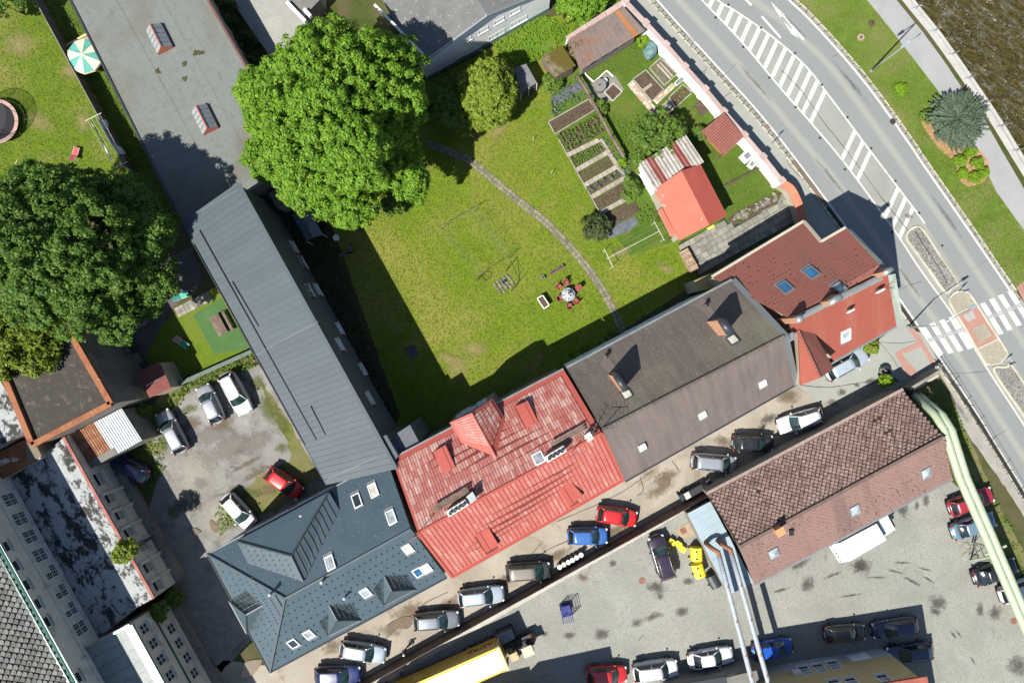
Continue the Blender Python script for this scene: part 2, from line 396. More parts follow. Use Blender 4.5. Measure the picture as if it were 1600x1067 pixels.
cover('pavement', [(960, -40), (1000, -10), (1016, 0), (1056, 45), (1122, 117), (1177, 178), (1232, 247), (1285, 318), (1337, 388), (1400, 469), (1434, 520), (1464, 565), (1440, 580), (1400, 520), (1300, 430), (1255, 345), (1225, 288), (985, 15)], .012, m_side, .5)
cover('corner_pavement', [(1245, 600), (1300, 580), (1402, 510), (1440, 520), (1468, 566), (1425, 600), (1412, 600), (1390, 585), (1290, 640)], .016, m_side, .5)
cover('lane', [(300, 1090), (345, 1030), (420, 1040), (700, 890), (975, 740), (1100, 668), (1245, 590), (1330, 600), (1412, 596), (1440, 590), (1108, 771), (1010, 816), (883, 886), (757, 955), (560, 1064), (500, 1100)], .008, m_conc, .8)
cover('yard', [(540, 1090), (757, 955), (1010, 816), (1103, 760), (1150, 800), (1300, 780), (1430, 700), (1482, 745), (1530, 800), (1590, 930), (1640, 1010), (1640, 1100)], .004, m_cob, 1.5)
cover('car_park', [(200, 720), (236, 668), (262, 620), (330, 590), (395, 560), (430, 600), (480, 690), (512, 758), (420, 830), (325, 868), (392, 1000), (345, 1050), (300, 990), (262, 880), (235, 800)], .008, m_dirt, 3)
cover('lot_verge', [(232, 640), (262, 606), (392, 552), (402, 572), (300, 606), (270, 640), (236, 690), (262, 700), (250, 712), (225, 700)], .012, m_weed, 4, 3)
cover('lot_edge_grass', [(402, 585), (440, 640), (500, 745), (430, 800), (360, 812), (340, 800), (345, 780), (378, 775), (400, 745), (455, 720), (450, 690), (425, 650)], .012, m_weed, 5, 5)
cover('gravel_strip', [(220, 812), (275, 845), (320, 905), (378, 1000), (340, 1040), (300, 990), (262, 900)], .014, m_gravel, 2)
cover('factory_yard', [(180, 690), (232, 690), (250, 740), (230, 800), (205, 790)], .011, m_dark, 3)
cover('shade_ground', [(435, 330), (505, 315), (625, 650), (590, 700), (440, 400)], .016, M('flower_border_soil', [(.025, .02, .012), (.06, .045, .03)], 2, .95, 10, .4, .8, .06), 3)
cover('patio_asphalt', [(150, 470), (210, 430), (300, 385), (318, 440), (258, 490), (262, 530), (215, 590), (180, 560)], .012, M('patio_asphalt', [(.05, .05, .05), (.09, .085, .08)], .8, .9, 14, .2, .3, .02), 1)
cover('courtyard_lawn', [(255, 505), (325, 455), (350, 440), (400, 555), (300, 585), (248, 600), (215, 580)], .016, m_lawn2, 1)
cover('west_gap', [(320, -20), (350, -20), (470, 235), (440, 275), (400, 140)], .008, m_dark, 2)

# concrete patches, kerbs and worn areas on the lane and the lot
m_wet = None
def stain_mat(name, col, rough=.8, soft=.35, amax=.85):
    if name in MATS: return MATS[name]
    g = NG(name); uv = g.n('ShaderNodeUVMap').outputs[0]; r = g.sep(uv)[0]
    a = g.math('ADD', r, g.math('MULTIPLY_ADD', g.noise(1.9, 7, .75, .8), 1.7, -.85))
    al = g.ramp(a, [(.50-soft, amax*.8), (.72, 0.0)])
    g.bsdf(col, rough, 0, None, .4, alpha=al); MATS[name] = g.m; return g.m
STZ = [0.030]
def stain(px, py, rx, ry, rot, mat, parent, name='stain'):
    STZ[0] += .0006; z = STZ[0]; n = 20; c = P(px, py, z); vs = [c]; uv = [0.0]
    for ring in (.5, 1.0):
        for i in range(n):
            t = 2*math.pi*i/n; x, y = rx*ring*math.cos(t), ry*ring*math.sin(t)
            vs.append(P(px+x*math.cos(rot)-y*math.sin(rot), py+x*math.sin(rot)+y*math.cos(rot), z)); uv.append(ring)
    fs = [(0, 1+i, 1+(i+1) % n) for i in range(n)]+[(1+i, 1+n+i, 1+n+(i+1) % n, 1+(i+1) % n) for i in range(n)]
    o = build(name, vs, fs, mat, parent); l = o.data.uv_layers.new(name='UVMap')
    for lp in o.data.loops: l.data[lp.index].uv = (uv[lp.vertex_index], 0)
    return o
st_dark = stain_mat('oil_stain', (.045, .042, .034), .8, .35, .8); st_wet = stain_mat('wet_stain', (.055, .052, .045), .5)
st_mud = stain_mat('mud_stain', (.10, .072, .04)); st_pale = stain_mat('pale_patch', (.27, .25, .205), .9, .3, .75)
st_green = stain_mat('moss_patch', (.07, .085, .018), .95, .4, .9); st_dry = stain_mat('dry_patch', (.24, .19, .09), .95, .5, .7)
m_puddle = M('puddle_mud', [(.10, .075, .045), (.13, .10, .065)], 2, .08, 5, .05, 0, spec=.6)
YD, LN, LOT, GL, WL = SH['yard'], SH['lane'], SH['car_park'], SH['garden_lawn'], SH['west_lawn']
for a in [(1025, 917, 26, 14, .1), (1030, 930, 12, 10, .3), (1075, 908, 14, 9, 0), (995, 973, 18, 10, -.4), (1020, 963, 26, 9, -.3), (1065, 955, 18, 12, -.2), (940, 990, 22, 14, -.1), (890, 992, 14, 9, 0), (958, 880, 10, 8, 0), (850, 990, 10, 7, 0), (1345, 884, 28, 20, .0), (1344, 883, 12, 15, 0), (1262, 912, 16, 22, .3), (1465, 942, 24, 18, .3), (1462, 955, 16, 9, .2), (1410, 795, 14, 22, -.2), (1432, 790, 6, 12, 0), (1447, 782, 9, 16, 0), (1532, 952, 9, 17, -.1), (1555, 957, 17, 20, .3), (1250, 880, 28, 10, -.5), (1500, 790, 14, 10, .2), (1590, 1040, 30, 24, .2), (760, 1020, 6, 8, 0), (628, 1052, 6, 6, 0)]: stain(*a, st_dark, YD)
for a in [(1410, 879, 22, 3, .02), (1400, 893, 22, 3.5, .25), (1372, 902, 24, 3, .0), (1425, 908, 26, 4, .5), (1450, 905, 18, 3, .55), (1445, 889, 20, 2.5, .3), (1300, 899, 24, 3, -.35), (1220, 922, 22, 4, -.25), (1490, 992, 14, 3, .9), (1498, 990, 14, 3, .9), (1520, 1032, 12, 2.5, 1.0), (1330, 930, 30, 2.5, -.15)]: stain(*a, st_dark, YD, 'tyre_mark')
for a in [(967, 893, 13, 9, 0), (1025, 930, 8, 8, 0), (910, 905, 18, 12, .3), (1000, 876, 8, 6, 0), (930, 911, 10, 7, 0), (1568, 960, 14, 14, 0)]: stain(*a, st_pale, YD)
stain(911, 903, 12, 8, .4, st_mud, YD)
st_grav = stain_mat('gravel_patch', (.15, .135, .12), .95, .2, .9)
for a in [(305, 745, 60, 70, 0), (340, 810, 50, 50, .3), (290, 850, 30, 40, .4)]: stain(*a, st_pale, LOT)
for a in [(360, 700, 60, 26, -.5), (400, 690, 40, 20, -.5), (330, 680, 40, 22, -.4)]: stain(*a, st_grav, LOT, 'gravel_patch')
for a in [(350, 660, 30, 16, -.5), (400, 740, 40, 8, -.5), (385, 725, 46, 6, -.5), (300, 660, 26, 18, 0), (420, 765, 22, 14, 0)]: stain(*a, st_mud, LOT)
for a in [(313, 755, 17, 16, 0), (306, 778, 15, 18, 0)]: stain(*a, st_wet, LOT, 'wet_patch')
for a in [(285, 790, 22, 24, .2)]: stain(*a, st_dark, LOT)
for a in [(420, 640, 22, 40, -.4), (330, 600, 50, 14, -.35), (255, 690, 18, 26, 0), (370, 770, 30, 22, 0), (362, 815, 24, 22, 0), (440, 700, 18, 12, 0), (245, 735, 24, 20, 0), (440, 660, 16, 30, -.4), (395, 770, 26, 12, 0), (295, 640, 26, 12, -.4), (400, 600, 22, 20, 0), (270, 800, 14, 20, 0), (425, 740, 24, 14, .3)]: stain(*a, st_green, LOT, 'moss_patch')
for a in [(640, 955, 40, 20, -.35), (520, 1010, 26, 18, -.4), (1040, 745, 38, 16, -.35), (1030, 765, 40, 16, -.5), (870, 868, 40, 12, -.5), (700, 945, 50, 14, -.5), (790, 905, 50, 12, -.5), (960, 830, 60, 12, -.5), (1230, 620, 28, 20, 0), (1130, 690, 24, 14, .2), (610, 985, 26, 16, 0)]: stain(*a, st_mud, LN)
for a in [(1315, 612, 12, 10, 0), (1338, 602, 8, 6, 0), (1200, 655, 22, 12, -.4), (1190, 668, 10, 10, 0), (1300, 630, 14, 10, 0), (1360, 596, 16, 8, -.4)]: stain(*a, st_wet, LN)
for a in [(1020, 760, 22, 10, -.3), (1005, 775, 18, 9, -.5), (1295, 640, 26, 20, .1), (560, 1000, 60, 14, -.5), (1090, 700, 60, 12, -.5), (990, 730, 50, 12, -.5), (640, 1040, 30, 8, -.5)]: stain(*a, st_pale, LN)
for a in [(30, 70, 40, 36, .3), (110, 110, 30, 26, 0), (60, 190, 40, 24, .5), (130, 190, 20, 30, 0)]: stain(*a, st_dry, WL, 'dry_patch')
for a in [(715, 575, 26, 30, 0), (590, 325, 18, 14, 0), (840, 560, 24, 14, -.4), (700, 560, 30, 16, .3), (970, 395, 28, 12, -.4), (735, 210, 30, 14, .4), (865, 118, 14, 18, 0), (1040, 420, 26, 12, .5), (780, 200, 18, 30, .5), (740, 545, 40, 20, 0)]: stain(*a, st_dry, GL, 'dry_patch')
def puddle(pts, z, parent): up_sheet(sheet('puddle', cat(pts, 5), z, m_puddle, parent))
STZ[0] += .004
puddle([(327, 815), (331, 812), (342, 823), (341, 831), (335, 831), (330, 826)], STZ[0], LOT)
puddle([(301, 786), (305, 785), (306, 794), (303, 800), (300, 796)], STZ[0], LOT)
puddle([(300, 826), (306, 825), (314, 831), (308, 834), (304, 838), (302, 832)], STZ[0], LOT)
puddle([(384, 1034), (408, 1030), (406, 1040), (392, 1056), (378, 1058), (378, 1050)], STZ[0], LN)
puddle([(606, 975), (628, 964), (644, 964), (644, 975), (636, 982), (622, 981), (608, 980)], STZ[0], LN)
puddle([(1028, 750), (1040, 746), (1048, 752), (1042, 762), (1030, 760)], STZ[0], LN)

def crack(path, parent, w=.035, z=.05, amp=1.2, name='crack', mat=None):
    q = []
    pts = cat(path, 6, False)
    for i, (x, y) in enumerate(pts): q.append(P(x+amp*mnoise.noise(Vector((x*.21, y*.21, 3))), y+amp*mnoise.noise(Vector((x*.21, y*.21, 8))), z))
    vs, fs = [], []
    for i, p in enumerate(q):
        d = (q[min(i+1, len(q)-1)]-q[max(i-1, 0)]).normalized(); nn = Vector((-d.y, d.x, 0))
        ww = w*(.6+.8*random.random()); vs += [p+nn*ww/2, p-nn*ww/2]
    fs = [(2*i, 2*i+1, 2*i+3, 2*i+2) for i in range(len(q)-1)]
    build(name, vs, fs, mat or m_crack, parent)
for pth in [[(742, 970), (790, 905), (850, 862), (905, 838)], [(1000, 745), (1005, 765), (995, 775)], [(870, 815), (960, 775), (1020, 735)], [(1240, 600), (1290, 605), (1345, 598), (1380, 590)], [(600, 1000), (660, 945), (700, 925)], [(1050, 720), (1060, 735)], [(560, 1010), (585, 995)], [(800, 900), (845, 850)]]: crack(pth, LN, .05)
PV = SH['pavement']
for pth in [[(1060, 95), (1085, 112), (1100, 112), (1105, 102)], [(1100, 112), (1104, 126), (1110, 134)], [(1128, 154), (1150, 142), (1156, 157)], [(1085, 65), (1062, 44)], [(1230, 250), (1236, 262), (1262, 288)], [(1215, 215), (1242, 262), (1262, 285), (1285, 318)], [(1060, 44), (1110, 100), (1170, 168)]]: crack(pth, PV, .05, .03, .8)
crack([(1375, 535), (1410, 536), (1440, 530)], SH['corner_pavement'], .04, .03, .3)
crack([(1370, 530), (1395, 560), (1408, 585)], SH['corner_pavement'], .04, .032, .3)

# ---- road
def poly_at(line, n):
    d = [0]
    for a, b in zip(line, line[1:]): d.append(d[-1]+math.hypot(b[0]-a[0], b[1]-a[1]))
    out = []
    for k in range(n):
        t = d[-1]*k/(n-1); i = 0
        while i < len(d)-2 and d[i+1] < t: i += 1
        f = (t-d[i])/(d[i+1]-d[i]); a, b = line[i], line[i+1]; out.append((a[0]+(b[0]-a[0])*f, a[1]+(b[1]-a[1])*f))
    return out
def offs(line, d):
    out = []
    for i, p in enumerate(line):
        a, b = line[max(i-1, 0)], line[min(i+1, len(line)-1)]; l = math.hypot(b[0]-a[0], b[1]-a[1])
        out.append((p[0]+d*(-(b[1]-a[1]))/l, p[1]+d*(b[0]-a[0])/l))
    return out
def ribbon(name, A, B, z, mat, parent=None, n=60, **k):
    a, b = poly_at(A, n), poly_at(B, n)
    vs = PL(a, z)+PL(b, z); fs = [(i, i+1, n+i+1, n+i) for i in range(n-1)]
    o = build(name, vs, fs, mat, parent, **k); l = o.data.uv_layers.new(name='UVMap')
    for lp in o.data.loops:
        vi = lp.vertex_index; l.data[lp.index].uv = (0.0 if vi < n else 1.0, (vi % n)/n)
    return up_sheet(o)
LE = cat([(975, -55), (1024, 0), (1064, 45), (1130, 117), (1185, 178), (1240, 247), (1293, 318), (1345, 388), (1405, 469), (1440, 520), (1470, 565), (1520, 638), (1565, 710), (1612, 787), (1660, 866)], 4, False)
RE = cat([(1180, -55), (1234, 0), (1260, 24), (1310, 78), (1363, 142), (1426, 230), (1437, 247), (1510, 352), (1577, 450), (1630, 528), (1700, 640)], 4, False)
LS = cat([(1045, -55), (1096, 0), (1158, 65), (1221, 140), (1266, 191), (1315, 249), (1380, 336), (1405, 371), (1437, 420), (1482, 482), (1520, 540), (1545, 580), (1600, 664), (1680, 790)], 4, False)
RS = cat([(1058, -55), (1120, 0), (1148, 17), (1207, 58), (1260, 105), (1299, 155), (1352, 226), (1418, 313), (1445, 350), (1500, 436), (1540, 498), (1580, 560), (1630, 640), (1700, 750)], 4, False)
road = ribbon('road', offs(LE, 6), offs(RE, -6), .006, m_asph2, kind='structure')
ribbon('lane_surface', LE, LS, .012, m_asph, road); ribbon('lane_surface', RS, RE, .012, m_asph, road)
def line_mark(line, w=.13, z=.018, name='edge_line'): ribbon(name, offs(line, -w*PPM/2), offs(line, w*PPM/2), z, m_paint, road)
line_mark(offs(LE, -1.5), .17); line_mark(offs(RE, 1.5), .2); line_mark(LS, .16, name='lane_line')
RSa = [p for p in RS if p[1] < 352]; line_mark(RSa, .16, name='lane_line')
line_mark([(1196, -24), (1190, 26), (1220, 60)][1:], .22, name='lane_dash'); line_mark([(1163, -2), (1174, 9)], .22, name='lane_dash')
def ray_hit(p, d, line):
    best = None
    for a, b in zip(line, line[1:]):
        ex, ey = b[0]-a[0], b[1]-a[1]; den = d[0]*ey-d[1]*ex
        if abs(den) < 1e-9: continue
        t = ((a[0]-p[0])*ey-(a[1]-p[1])*ex)/den; s = ((a[0]-p[0])*d[1]-(a[1]-p[1])*d[0])/den
        if t > 0 and 0 <= s <= 1 and (best is None or t < best): best = t
    return best
lsd = poly_at(LS, 1200)
def hatch(bx, by, name='hatch_stripe'):
    i = min(range(1200), key=lambda k: (lsd[k][0]-bx)**2+(lsd[k][1]-by)**2); q = []
    for j in (i, min(i+8, 1199)):
        p = lsd[j]
        t = ray_hit(p, (24, -52), RS)
        if t is None: return
        q.append((p, (p[0]+24*t, p[1]-52*t)))
    pts = [q[0][0], q[0][1], q[1][1], q[1][0]]
    up_sheet(build(name, PL(pts, .0165), [(0, 1, 2, 3)], m_paint, road))
for i in range(15): hatch(1262-i*11.8, 191-i*14.2-.05*i*i*0)
for b in [(1311, 249), (1323, 265), (1334, 281), (1380, 337), (1391, 353), (1402, 369)]: hatch(*b)
for a, b in [((1436.5, 511), (1467, 557)), ((1451.7, 506), (1482, 553)), ((1467, 501), (1497, 550)), ((1482, 496.5), (1512, 546)), ((1531, 475), (1560, 523.5)), ((1545, 468), (1574, 517)), ((1558.5, 462), (1588.5, 510)), ((1573.6, 456), (1603, 503))]:
    wv = (8.2, -2.6); pts = [a, b, (b[0]+wv[0], b[1]+wv[1]), (a[0]+wv[0], a[1]+wv[1])]
    up_sheet(build('zebra_stripe', PL(pts, .0185), [(0, 1, 2, 3)], m_paint, road))
m_guide = M('guide_strip', [(.20, .20, .21), (.25, .25, .26)], 2, .8, 16, .15, .2, .01)
for a, b in [((1450, 532), (1506, 514)), ((1540, 498), (1600, 474))]:
    for k in (-2.6, .6):
        q = [(a[0]+k*.3, a[1]+k), (b[0]+k*.3, b[1]+k), (b[0]+k*.3+.6, b[1]+k+2.2), (a[0]+k*.3+.6, a[1]+k+2.2)]
        MB().slab(PL(q, .030), .012).build('guide_strip', m_guide, road)
# turn arrow
for nm, pts in (('arrow_head', [(1204, 3.5), (1226, 23), (1219, 28), (1212, 17)]), ('arrow_shaft', [(1222, 25), (1225, 23), (1257, 61), (1256, 64), (1253, 63)]), ('arrow_barb', [(1224, 33), (1236, 46), (1239, 44), (1248, 60), (1236, 53)])):
    up_sheet(build(nm, PL(pts, .0185 if nm != 'arrow_shaft' else .0195), [tuple(range(len(pts)))], m_paint, road))
crack([(1221, 110), (1252, 142), (1290, 195), (1330, 245), (1380, 312), (1420, 362)], road, .06, .0215, .6, 'joint_crack')
for p in [(1118, 28), (1161, 74), (1202, 122), (1243, 168), (1281, 216), (1320, 265), (1358, 314), (1394, 363), (1138, 8), (1189, 44), (1242, 84), (1284, 133), (1324, 184), (1361, 232), (1399, 283), (1436, 333), (1472, 384)]:
    MB().box(P(p[0], p[1], .012), .22, .22, .03, TH).build('road_stud', m_gap, road)
stain(1420, 338, 10, 7, .3, st_dark, road)
STZ[0] += .001
for a in [(1180, 130, 60, 5, .85), (1300, 280, 60, 5, .9), (1420, 440, 50, 5, .95), (1330, 130, 70, 5, .87), (1480, 340, 60, 5, .95), (1500, 640, 40, 6, 1.0), (1240, 40, 60, 4, .8)]: stain(*a, stain_mat('tyre_wear', (.075, .078, .078), .9, .5, .6), road, 'tyre_wear')
for pth in [[(1470, 584), (1500, 583), (1545, 580)], [(1300, 90), (1318, 82)], [(1390, 460), (1420, 446), (1440, 440)], [(1130, 120), (1150, 100)], [(1540, 690), (1572, 672)], [(1545, 405), (1520, 420)]]: crack(pth, road, .035, .0225, .8)
for x, y in ((1395, 190),): MB().lathe(P(x, y, .012), [(.32, 0), (.32, .012)], 18).build('manhole_cover', m_gap, road)
# gutter slabs and kerb stones along both road edges
def stones(line, o0, o1, ln, z, h, mat, name, lim=None, gap=.03):
    d = 0; A, B = poly_at(offs(line, o0), 1600), poly_at(offs(line, o1), 1600); i = 0; out = []
    while i < 1590:
        j = i; L = 0
        while j < 1599 and L < ln*PPM: L += math.hypot(A[j+1][0]-A[j][0], A[j+1][1]-A[j][1]); j += 1
        a0, a1, b1, b0 = A[i], A[j-1 if j-1 > i else j], B[j-1 if j-1 > i else j], B[i]
        if -30 < a0[1] < 1100 and a0[0] < 1640 and (lim is None or lim(a0)): out.append((a0, a1, b1, b0))
        i = j
    return out
def place_stones(lst, z, h, mat, name, parent):
    for q in lst:
        c = [sum(p[0] for p in q)/4, sum(p[1] for p in q)/4]
        q2 = [(c[0]+(p[0]-c[0])*.95, c[1]+(p[1]-c[1])*.93) for p in q]
        MB().slab(PL(q2, z), h).build(name, mat, parent)
kz = lambda p: p[1] < 505 or p[1] > 560
place_stones(stones(LE, 1.0, 6.2, .55, .03, .05, m_slab, 'gutter_slab', lambda p: p[1] < 300), .034, .05, m_slab, 'gutter_slab', road)
place_stones(stones(LE, 6.4, 8.6, 1.0, .1, .15, m_kerb, 'kerb_stone', kz), .12, .14, m_kerb, 'kerb_stone', road)
place_stones(stones(RE, -6.0, -1.6, .9, .03, .05, m_slab, 'gutter_slab', lambda p: p[1] < 470), .034, .05, m_slab, 'gutter_slab', road)
place_stones(stones(RE, -8.0, -6.2, 1.0, .1, .15, m_kerb, 'kerb_stone', lambda p: p[1] < 450), .10, .12, m_kerb, 'kerb_stone', road)
ribbon('gutter_bed', offs(LE, .8), offs(LE, 8.8), .014, m_gap, road); ribbon('gutter_bed', offs(RE, -8), offs(RE, -1.4), .0145, m_gap, road)
# drain channel and gully
MB().slab(PL([(1236, 251), (1242, 250), (1296, 322), (1290, 326)], .055), .02).build('drain_channel', M('rusty_channel', [(.09, .065, .045), (.13, .10, .08)], 2, .9, 10, .3), road)
MB().slab(PL([(1195, 197), (1200, 194), (1204, 200), (1199, 203)], .050), .02).build('gully_grate', M('gully_iron', [(.11, .08, .065), (.15, .12, .10)], 2, .8, 12, .3), road)

# traffic island and pedestrian refuge
isl = tag(bpy.data.objects.new('traffic_island', None), 'kerbed traffic island of grey cobbles between the two lanes', 'traffic island'); COL.objects.link(isl); isl.location = P(1455, 405)
def kerbed(pts, z, mat, parent, nm, kw=.22):
    q = cat(pts, 5); MB().slab(PL(q, z-.02), z-.02).build(nm, mat, parent)
    c = (sum(p[0] for p in q)/len(q), sum(p[1] for p in q)/len(q)); n = len(q)
    ins = offs(q+[q[0]], kw*PPM)[:-1]; s0 = sum((ins[i][0]-c[0])**2+(ins[i][1]-c[1])**2 for i in range(n)); s1 = sum((q[i][0]-c[0])**2+(q[i][1]-c[1])**2 for i in range(n))
    if s0 > s1: ins = offs(q+[q[0]], -kw*PPM)[:-1]
    step = 5
    for i in range(0, n, step):
        idx = [(i+k) % n for k in range(min(step, n-i)+1)]
        A = [q[k] for k in idx]; B = [ins[k] for k in idx][::-1]
        MB().slab(PL(A+B, z), z).build('kerb_stone', m_kerb, parent)
kerbed([(1415, 372), (1419, 360), (1432, 353), (1444, 359), (1470, 398), (1498, 440), (1490, 450), (1477, 458), (1450, 422), (1425, 388)], .15, m_cob2, isl, 'cobble_surface')
crack([(1430, 362), (1448, 390), (1468, 420), (1478, 440), (1474, 448)], isl, .1, .137, 1.0)
ref = tag(bpy.data.objects.new('pedestrian_refuge', None), 'rounded pedestrian refuge with buff and red pavers at the zebra crossing', 'traffic island'); COL.objects.link(ref); ref.location = P(1528, 512)
kerbed([(1483, 474), (1487, 460), (1498, 454), (1512, 455), (1520, 463), (1548, 507), (1574, 548), (1572, 560), (1562, 569), (1546, 571), (1535, 564), (1508, 516)], .14, m_pavet, ref, 'paver_surface')
MB().slab(PL([(1496, 492), (1525, 477), (1558, 528), (1529, 543)], .135), .02).build('red_paving', m_brick_red, ref)
MB().slab(PL([(1519, 513), (1538, 506), (1550, 524), (1531, 536)], .14), .02).build('buff_panel', m_pavet, ref)
MB().slab(PL([(1505, 493), (1519, 485), (1525, 497), (1512, 503)], .14), .02).build('sign_footing', M('pale_stone', [(.2, .2, .18), (.28, .27, .25)], 3, .9, 12, .3), ref)
for a, b in [((1494, 491), (1526, 476)), ((1527, 545), (1560, 530))]: MB().bar(P(*a, .14), P(*b, .14), .14, .05).build('cross_kerb', m_kerb, ref)
i2 = tag(bpy.data.objects.new('traffic_island', None), 'cobbled island strip running off past the refuge at the right edge', 'traffic island'); COL.objects.link(i2); i2.location = P(1595, 625)
kerbed([(1552, 580), (1572, 572), (1582, 570), (1620, 628), (1660, 700), (1640, 715), (1600, 652)], .14, m_cob2, i2, 'cobble_surface')
# corner paving
CP = SH['corner_pavement']
for pts in ([(1399, 551), (1441, 531), (1463, 570), (1457, 573), (1439, 541), (1404, 556)], [(1399, 552), (1409, 554), (1434, 582), (1425, 590), (1414, 580)], [(1420, 515), (1427, 512), (1442, 532), (1436, 536)]):
    MB().slab(PL(pts, .045+.003*random.random()), .03).build('red_paving', m_brick_red, CP)
for pts in ([(1588, 448), (1600, 440), (1640, 500), (1620, 510)],): MB().slab(PL(pts, .05), .03).build('red_paving', m_brick_red, SH['verge_grass'])

# garden path of two rows of flat stones
pathpts = cat([(668, 224), (700, 236), (735, 252), (775, 285), (815, 318), (850, 345), (885, 380), (915, 415), (938, 448), (955, 478), (970, 510), (978, 530)], 8, False)
gp = tag(bpy.data.objects.new('garden_path', None), kind='structure'); COL.objects.link(gp); gp.location = P(820, 330)
ribbon('path_bed', offs(pathpts, -6), offs(pathpts, 6), .022, M('path_soil', [(.10, .085, .045), (.13, .12, .05)], 2, .95, 8, .4), gp)
mst = M('path_stone', [(.11, .10, .075), (.18, .165, .135)], 2.2, .9, 10, .3, .5, .03, island=.28)
pp = poly_at(pathpts, 62)
for i in range(61):
    a, b = pp[i], pp[i+1]; dx, dy = b[0]-a[0], b[1]-a[1]; l = math.hypot(dx, dy); nx, ny = -dy/l, dx/l
    for s0, s1 in ((-5.4, -.5), (.5, 5.4)):
        j = lambda: random.uniform(-.7, .7); k = random.uniform(-1, 1)
        f0, f1 = .08, .92
        q = [(a[0]+dx*f0+nx*(s0+j()), a[1]+dy*f0+ny*(s0+j())), (a[0]+dx*f1+nx*(s0+j()), a[1]+dy*f1+ny*(s0+j())), (a[0]+dx*f1+nx*(s1+j()), a[1]+dy*f1+ny*(s1+j())), (a[0]+dx*f0+nx*(s1+j()), a[1]+dy*f0+ny*(s1+j()))]
        MB().slab(PL(q, .05+random.uniform(0, .025)), .05).build('path_stone', mst, gp)
# ------------------------------------------------------------------ building tools
CAMP = Vector((0, 0, H))
def hit(px, py, pl):
    """where the sight line of a pixel meets the plane through three points"""
    a, b, c = [Vector(x) for x in pl[:3]]; n = (b-a).cross(c-a); g = P(px, py, 0)-CAMP
    t = n.dot(a-CAMP)/n.dot(g); return CAMP+g*t
def wall_hit(px, py, a, b):
    """where the sight line of a pixel meets the upright wall through ground points a, b"""
    return hit(px, py, (Vector((a.x, a.y, 0)), Vector((b.x, b.y, 0)), Vector((a.x, a.y, 5))))
def axes(pl):
    a, b, c = [Vector(x) for x in pl[:3]]; n = (b-a).cross(c-a).normalized()
    if n.z < 0: n = -n
    e2 = (Vector((0, 0, 1))-n*n.z)
    e2 = e2.normalized() if e2.length > 1e-3 else V.copy()
    return e2.cross(n).normalized(), e2, n          # along eave, up slope, normal
def lbox(mb, c, ex, ey, ez, sx, sy, sz):
    c = Vector(c); vs = []
    for k in (0, 1):
        for i, j in ((-1, -1), (1, -1), (1, 1), (-1, 1)): vs.append(c+ex*(i*sx/2)+ey*(j*sy/2)+ez*(k*sz))
    mb.add(vs, [(3, 2, 1, 0), (4, 5, 6, 7), (0, 1, 5, 4), (1, 2, 6, 5), (2, 3, 7, 6), (3, 0, 4, 7)]); return mb
def inset(p, c, d):
    v = Vector((p.x-c.x, p.y-c.y, 0)); l = v.length
    return Vector((p.x, p.y, p.z))-v*(min(d, l*.4)/l if l > 1e-6 else 0)
def walls(parent, planes, mat, ins=.3, drop=.24, z0=0.0, name='wall'):
    pts = [p for pl in planes for p in pl]; c = sum(pts, Vector())/len(pts); mb = MB()
    for pl in planes:
        top = [inset(p, c, ins)-Vector((0, 0, drop)) for p in pl]
        mb.prism(top, [Vector((p.x, p.y, z0)) for p in top])
    return mb.build(name, mat, parent)
def house(name, label, cat, planes, wallmat, ins=.3, t=.2, z0=0.0, rname='roof_slope'):
    pts = [p for pl, m in planes for p in pl]; c = sum(pts, Vector())/len(pts); c.z = 0
    h = thing(name, label, cat, c); walls(h, [pl for pl, m in planes], wallmat, ins, t+.04, z0)
    out = [MB().slab(pl, t).build(rname, m, h) for pl, m in planes]
    return h, out
m_frame_w = plain('white_frame', (.55, .55, .53), .5); m_frame_d = plain('dark_frame', (.05, .055, .06), .5)
m_pane = glass_mat('window_glass', (.012, .014, .016)); m_pane_b = glass_mat('blue_glass', (.01, .05, .11), .08)
m_pane_l = glass_mat('pale_blind', (.28, .27, .23), .35, .5); m_pane_s = glass_mat('sky_glass', (.16, .18, .19), .15, .7)
def skylight(par, px, py, pl, w=.78, l=1.15, glass=None, frame=None, raise_=.12, wide=.1):
    c = hit(px, py, pl); e1, e2, n = axes(pl); mb = MB()
    for s in (-1, 1):
        lbox(mb, c+e1*(s*(w/2-wide/2)), e1, e2, n, wide, l, raise_); lbox(mb, c+e2*(s*(l/2-wide/2)), e1, e2, n, w-2*wide, wide, raise_)
    f = mb.build('skylight', frame or m_frame_w, par)
    lbox(MB(), c, e1, e2, n, w-2*wide, l-2*wide, raise_*.7).build('pane', glass or m_pane, f)
    lbox(MB(), c-e2*(l/2+.16), e1, e2, n, w+.1, .3, .03).build('flashing', M('lead_flashing', [(.10, .11, .12), (.15, .16, .17)], 2, .6), f)
    return f
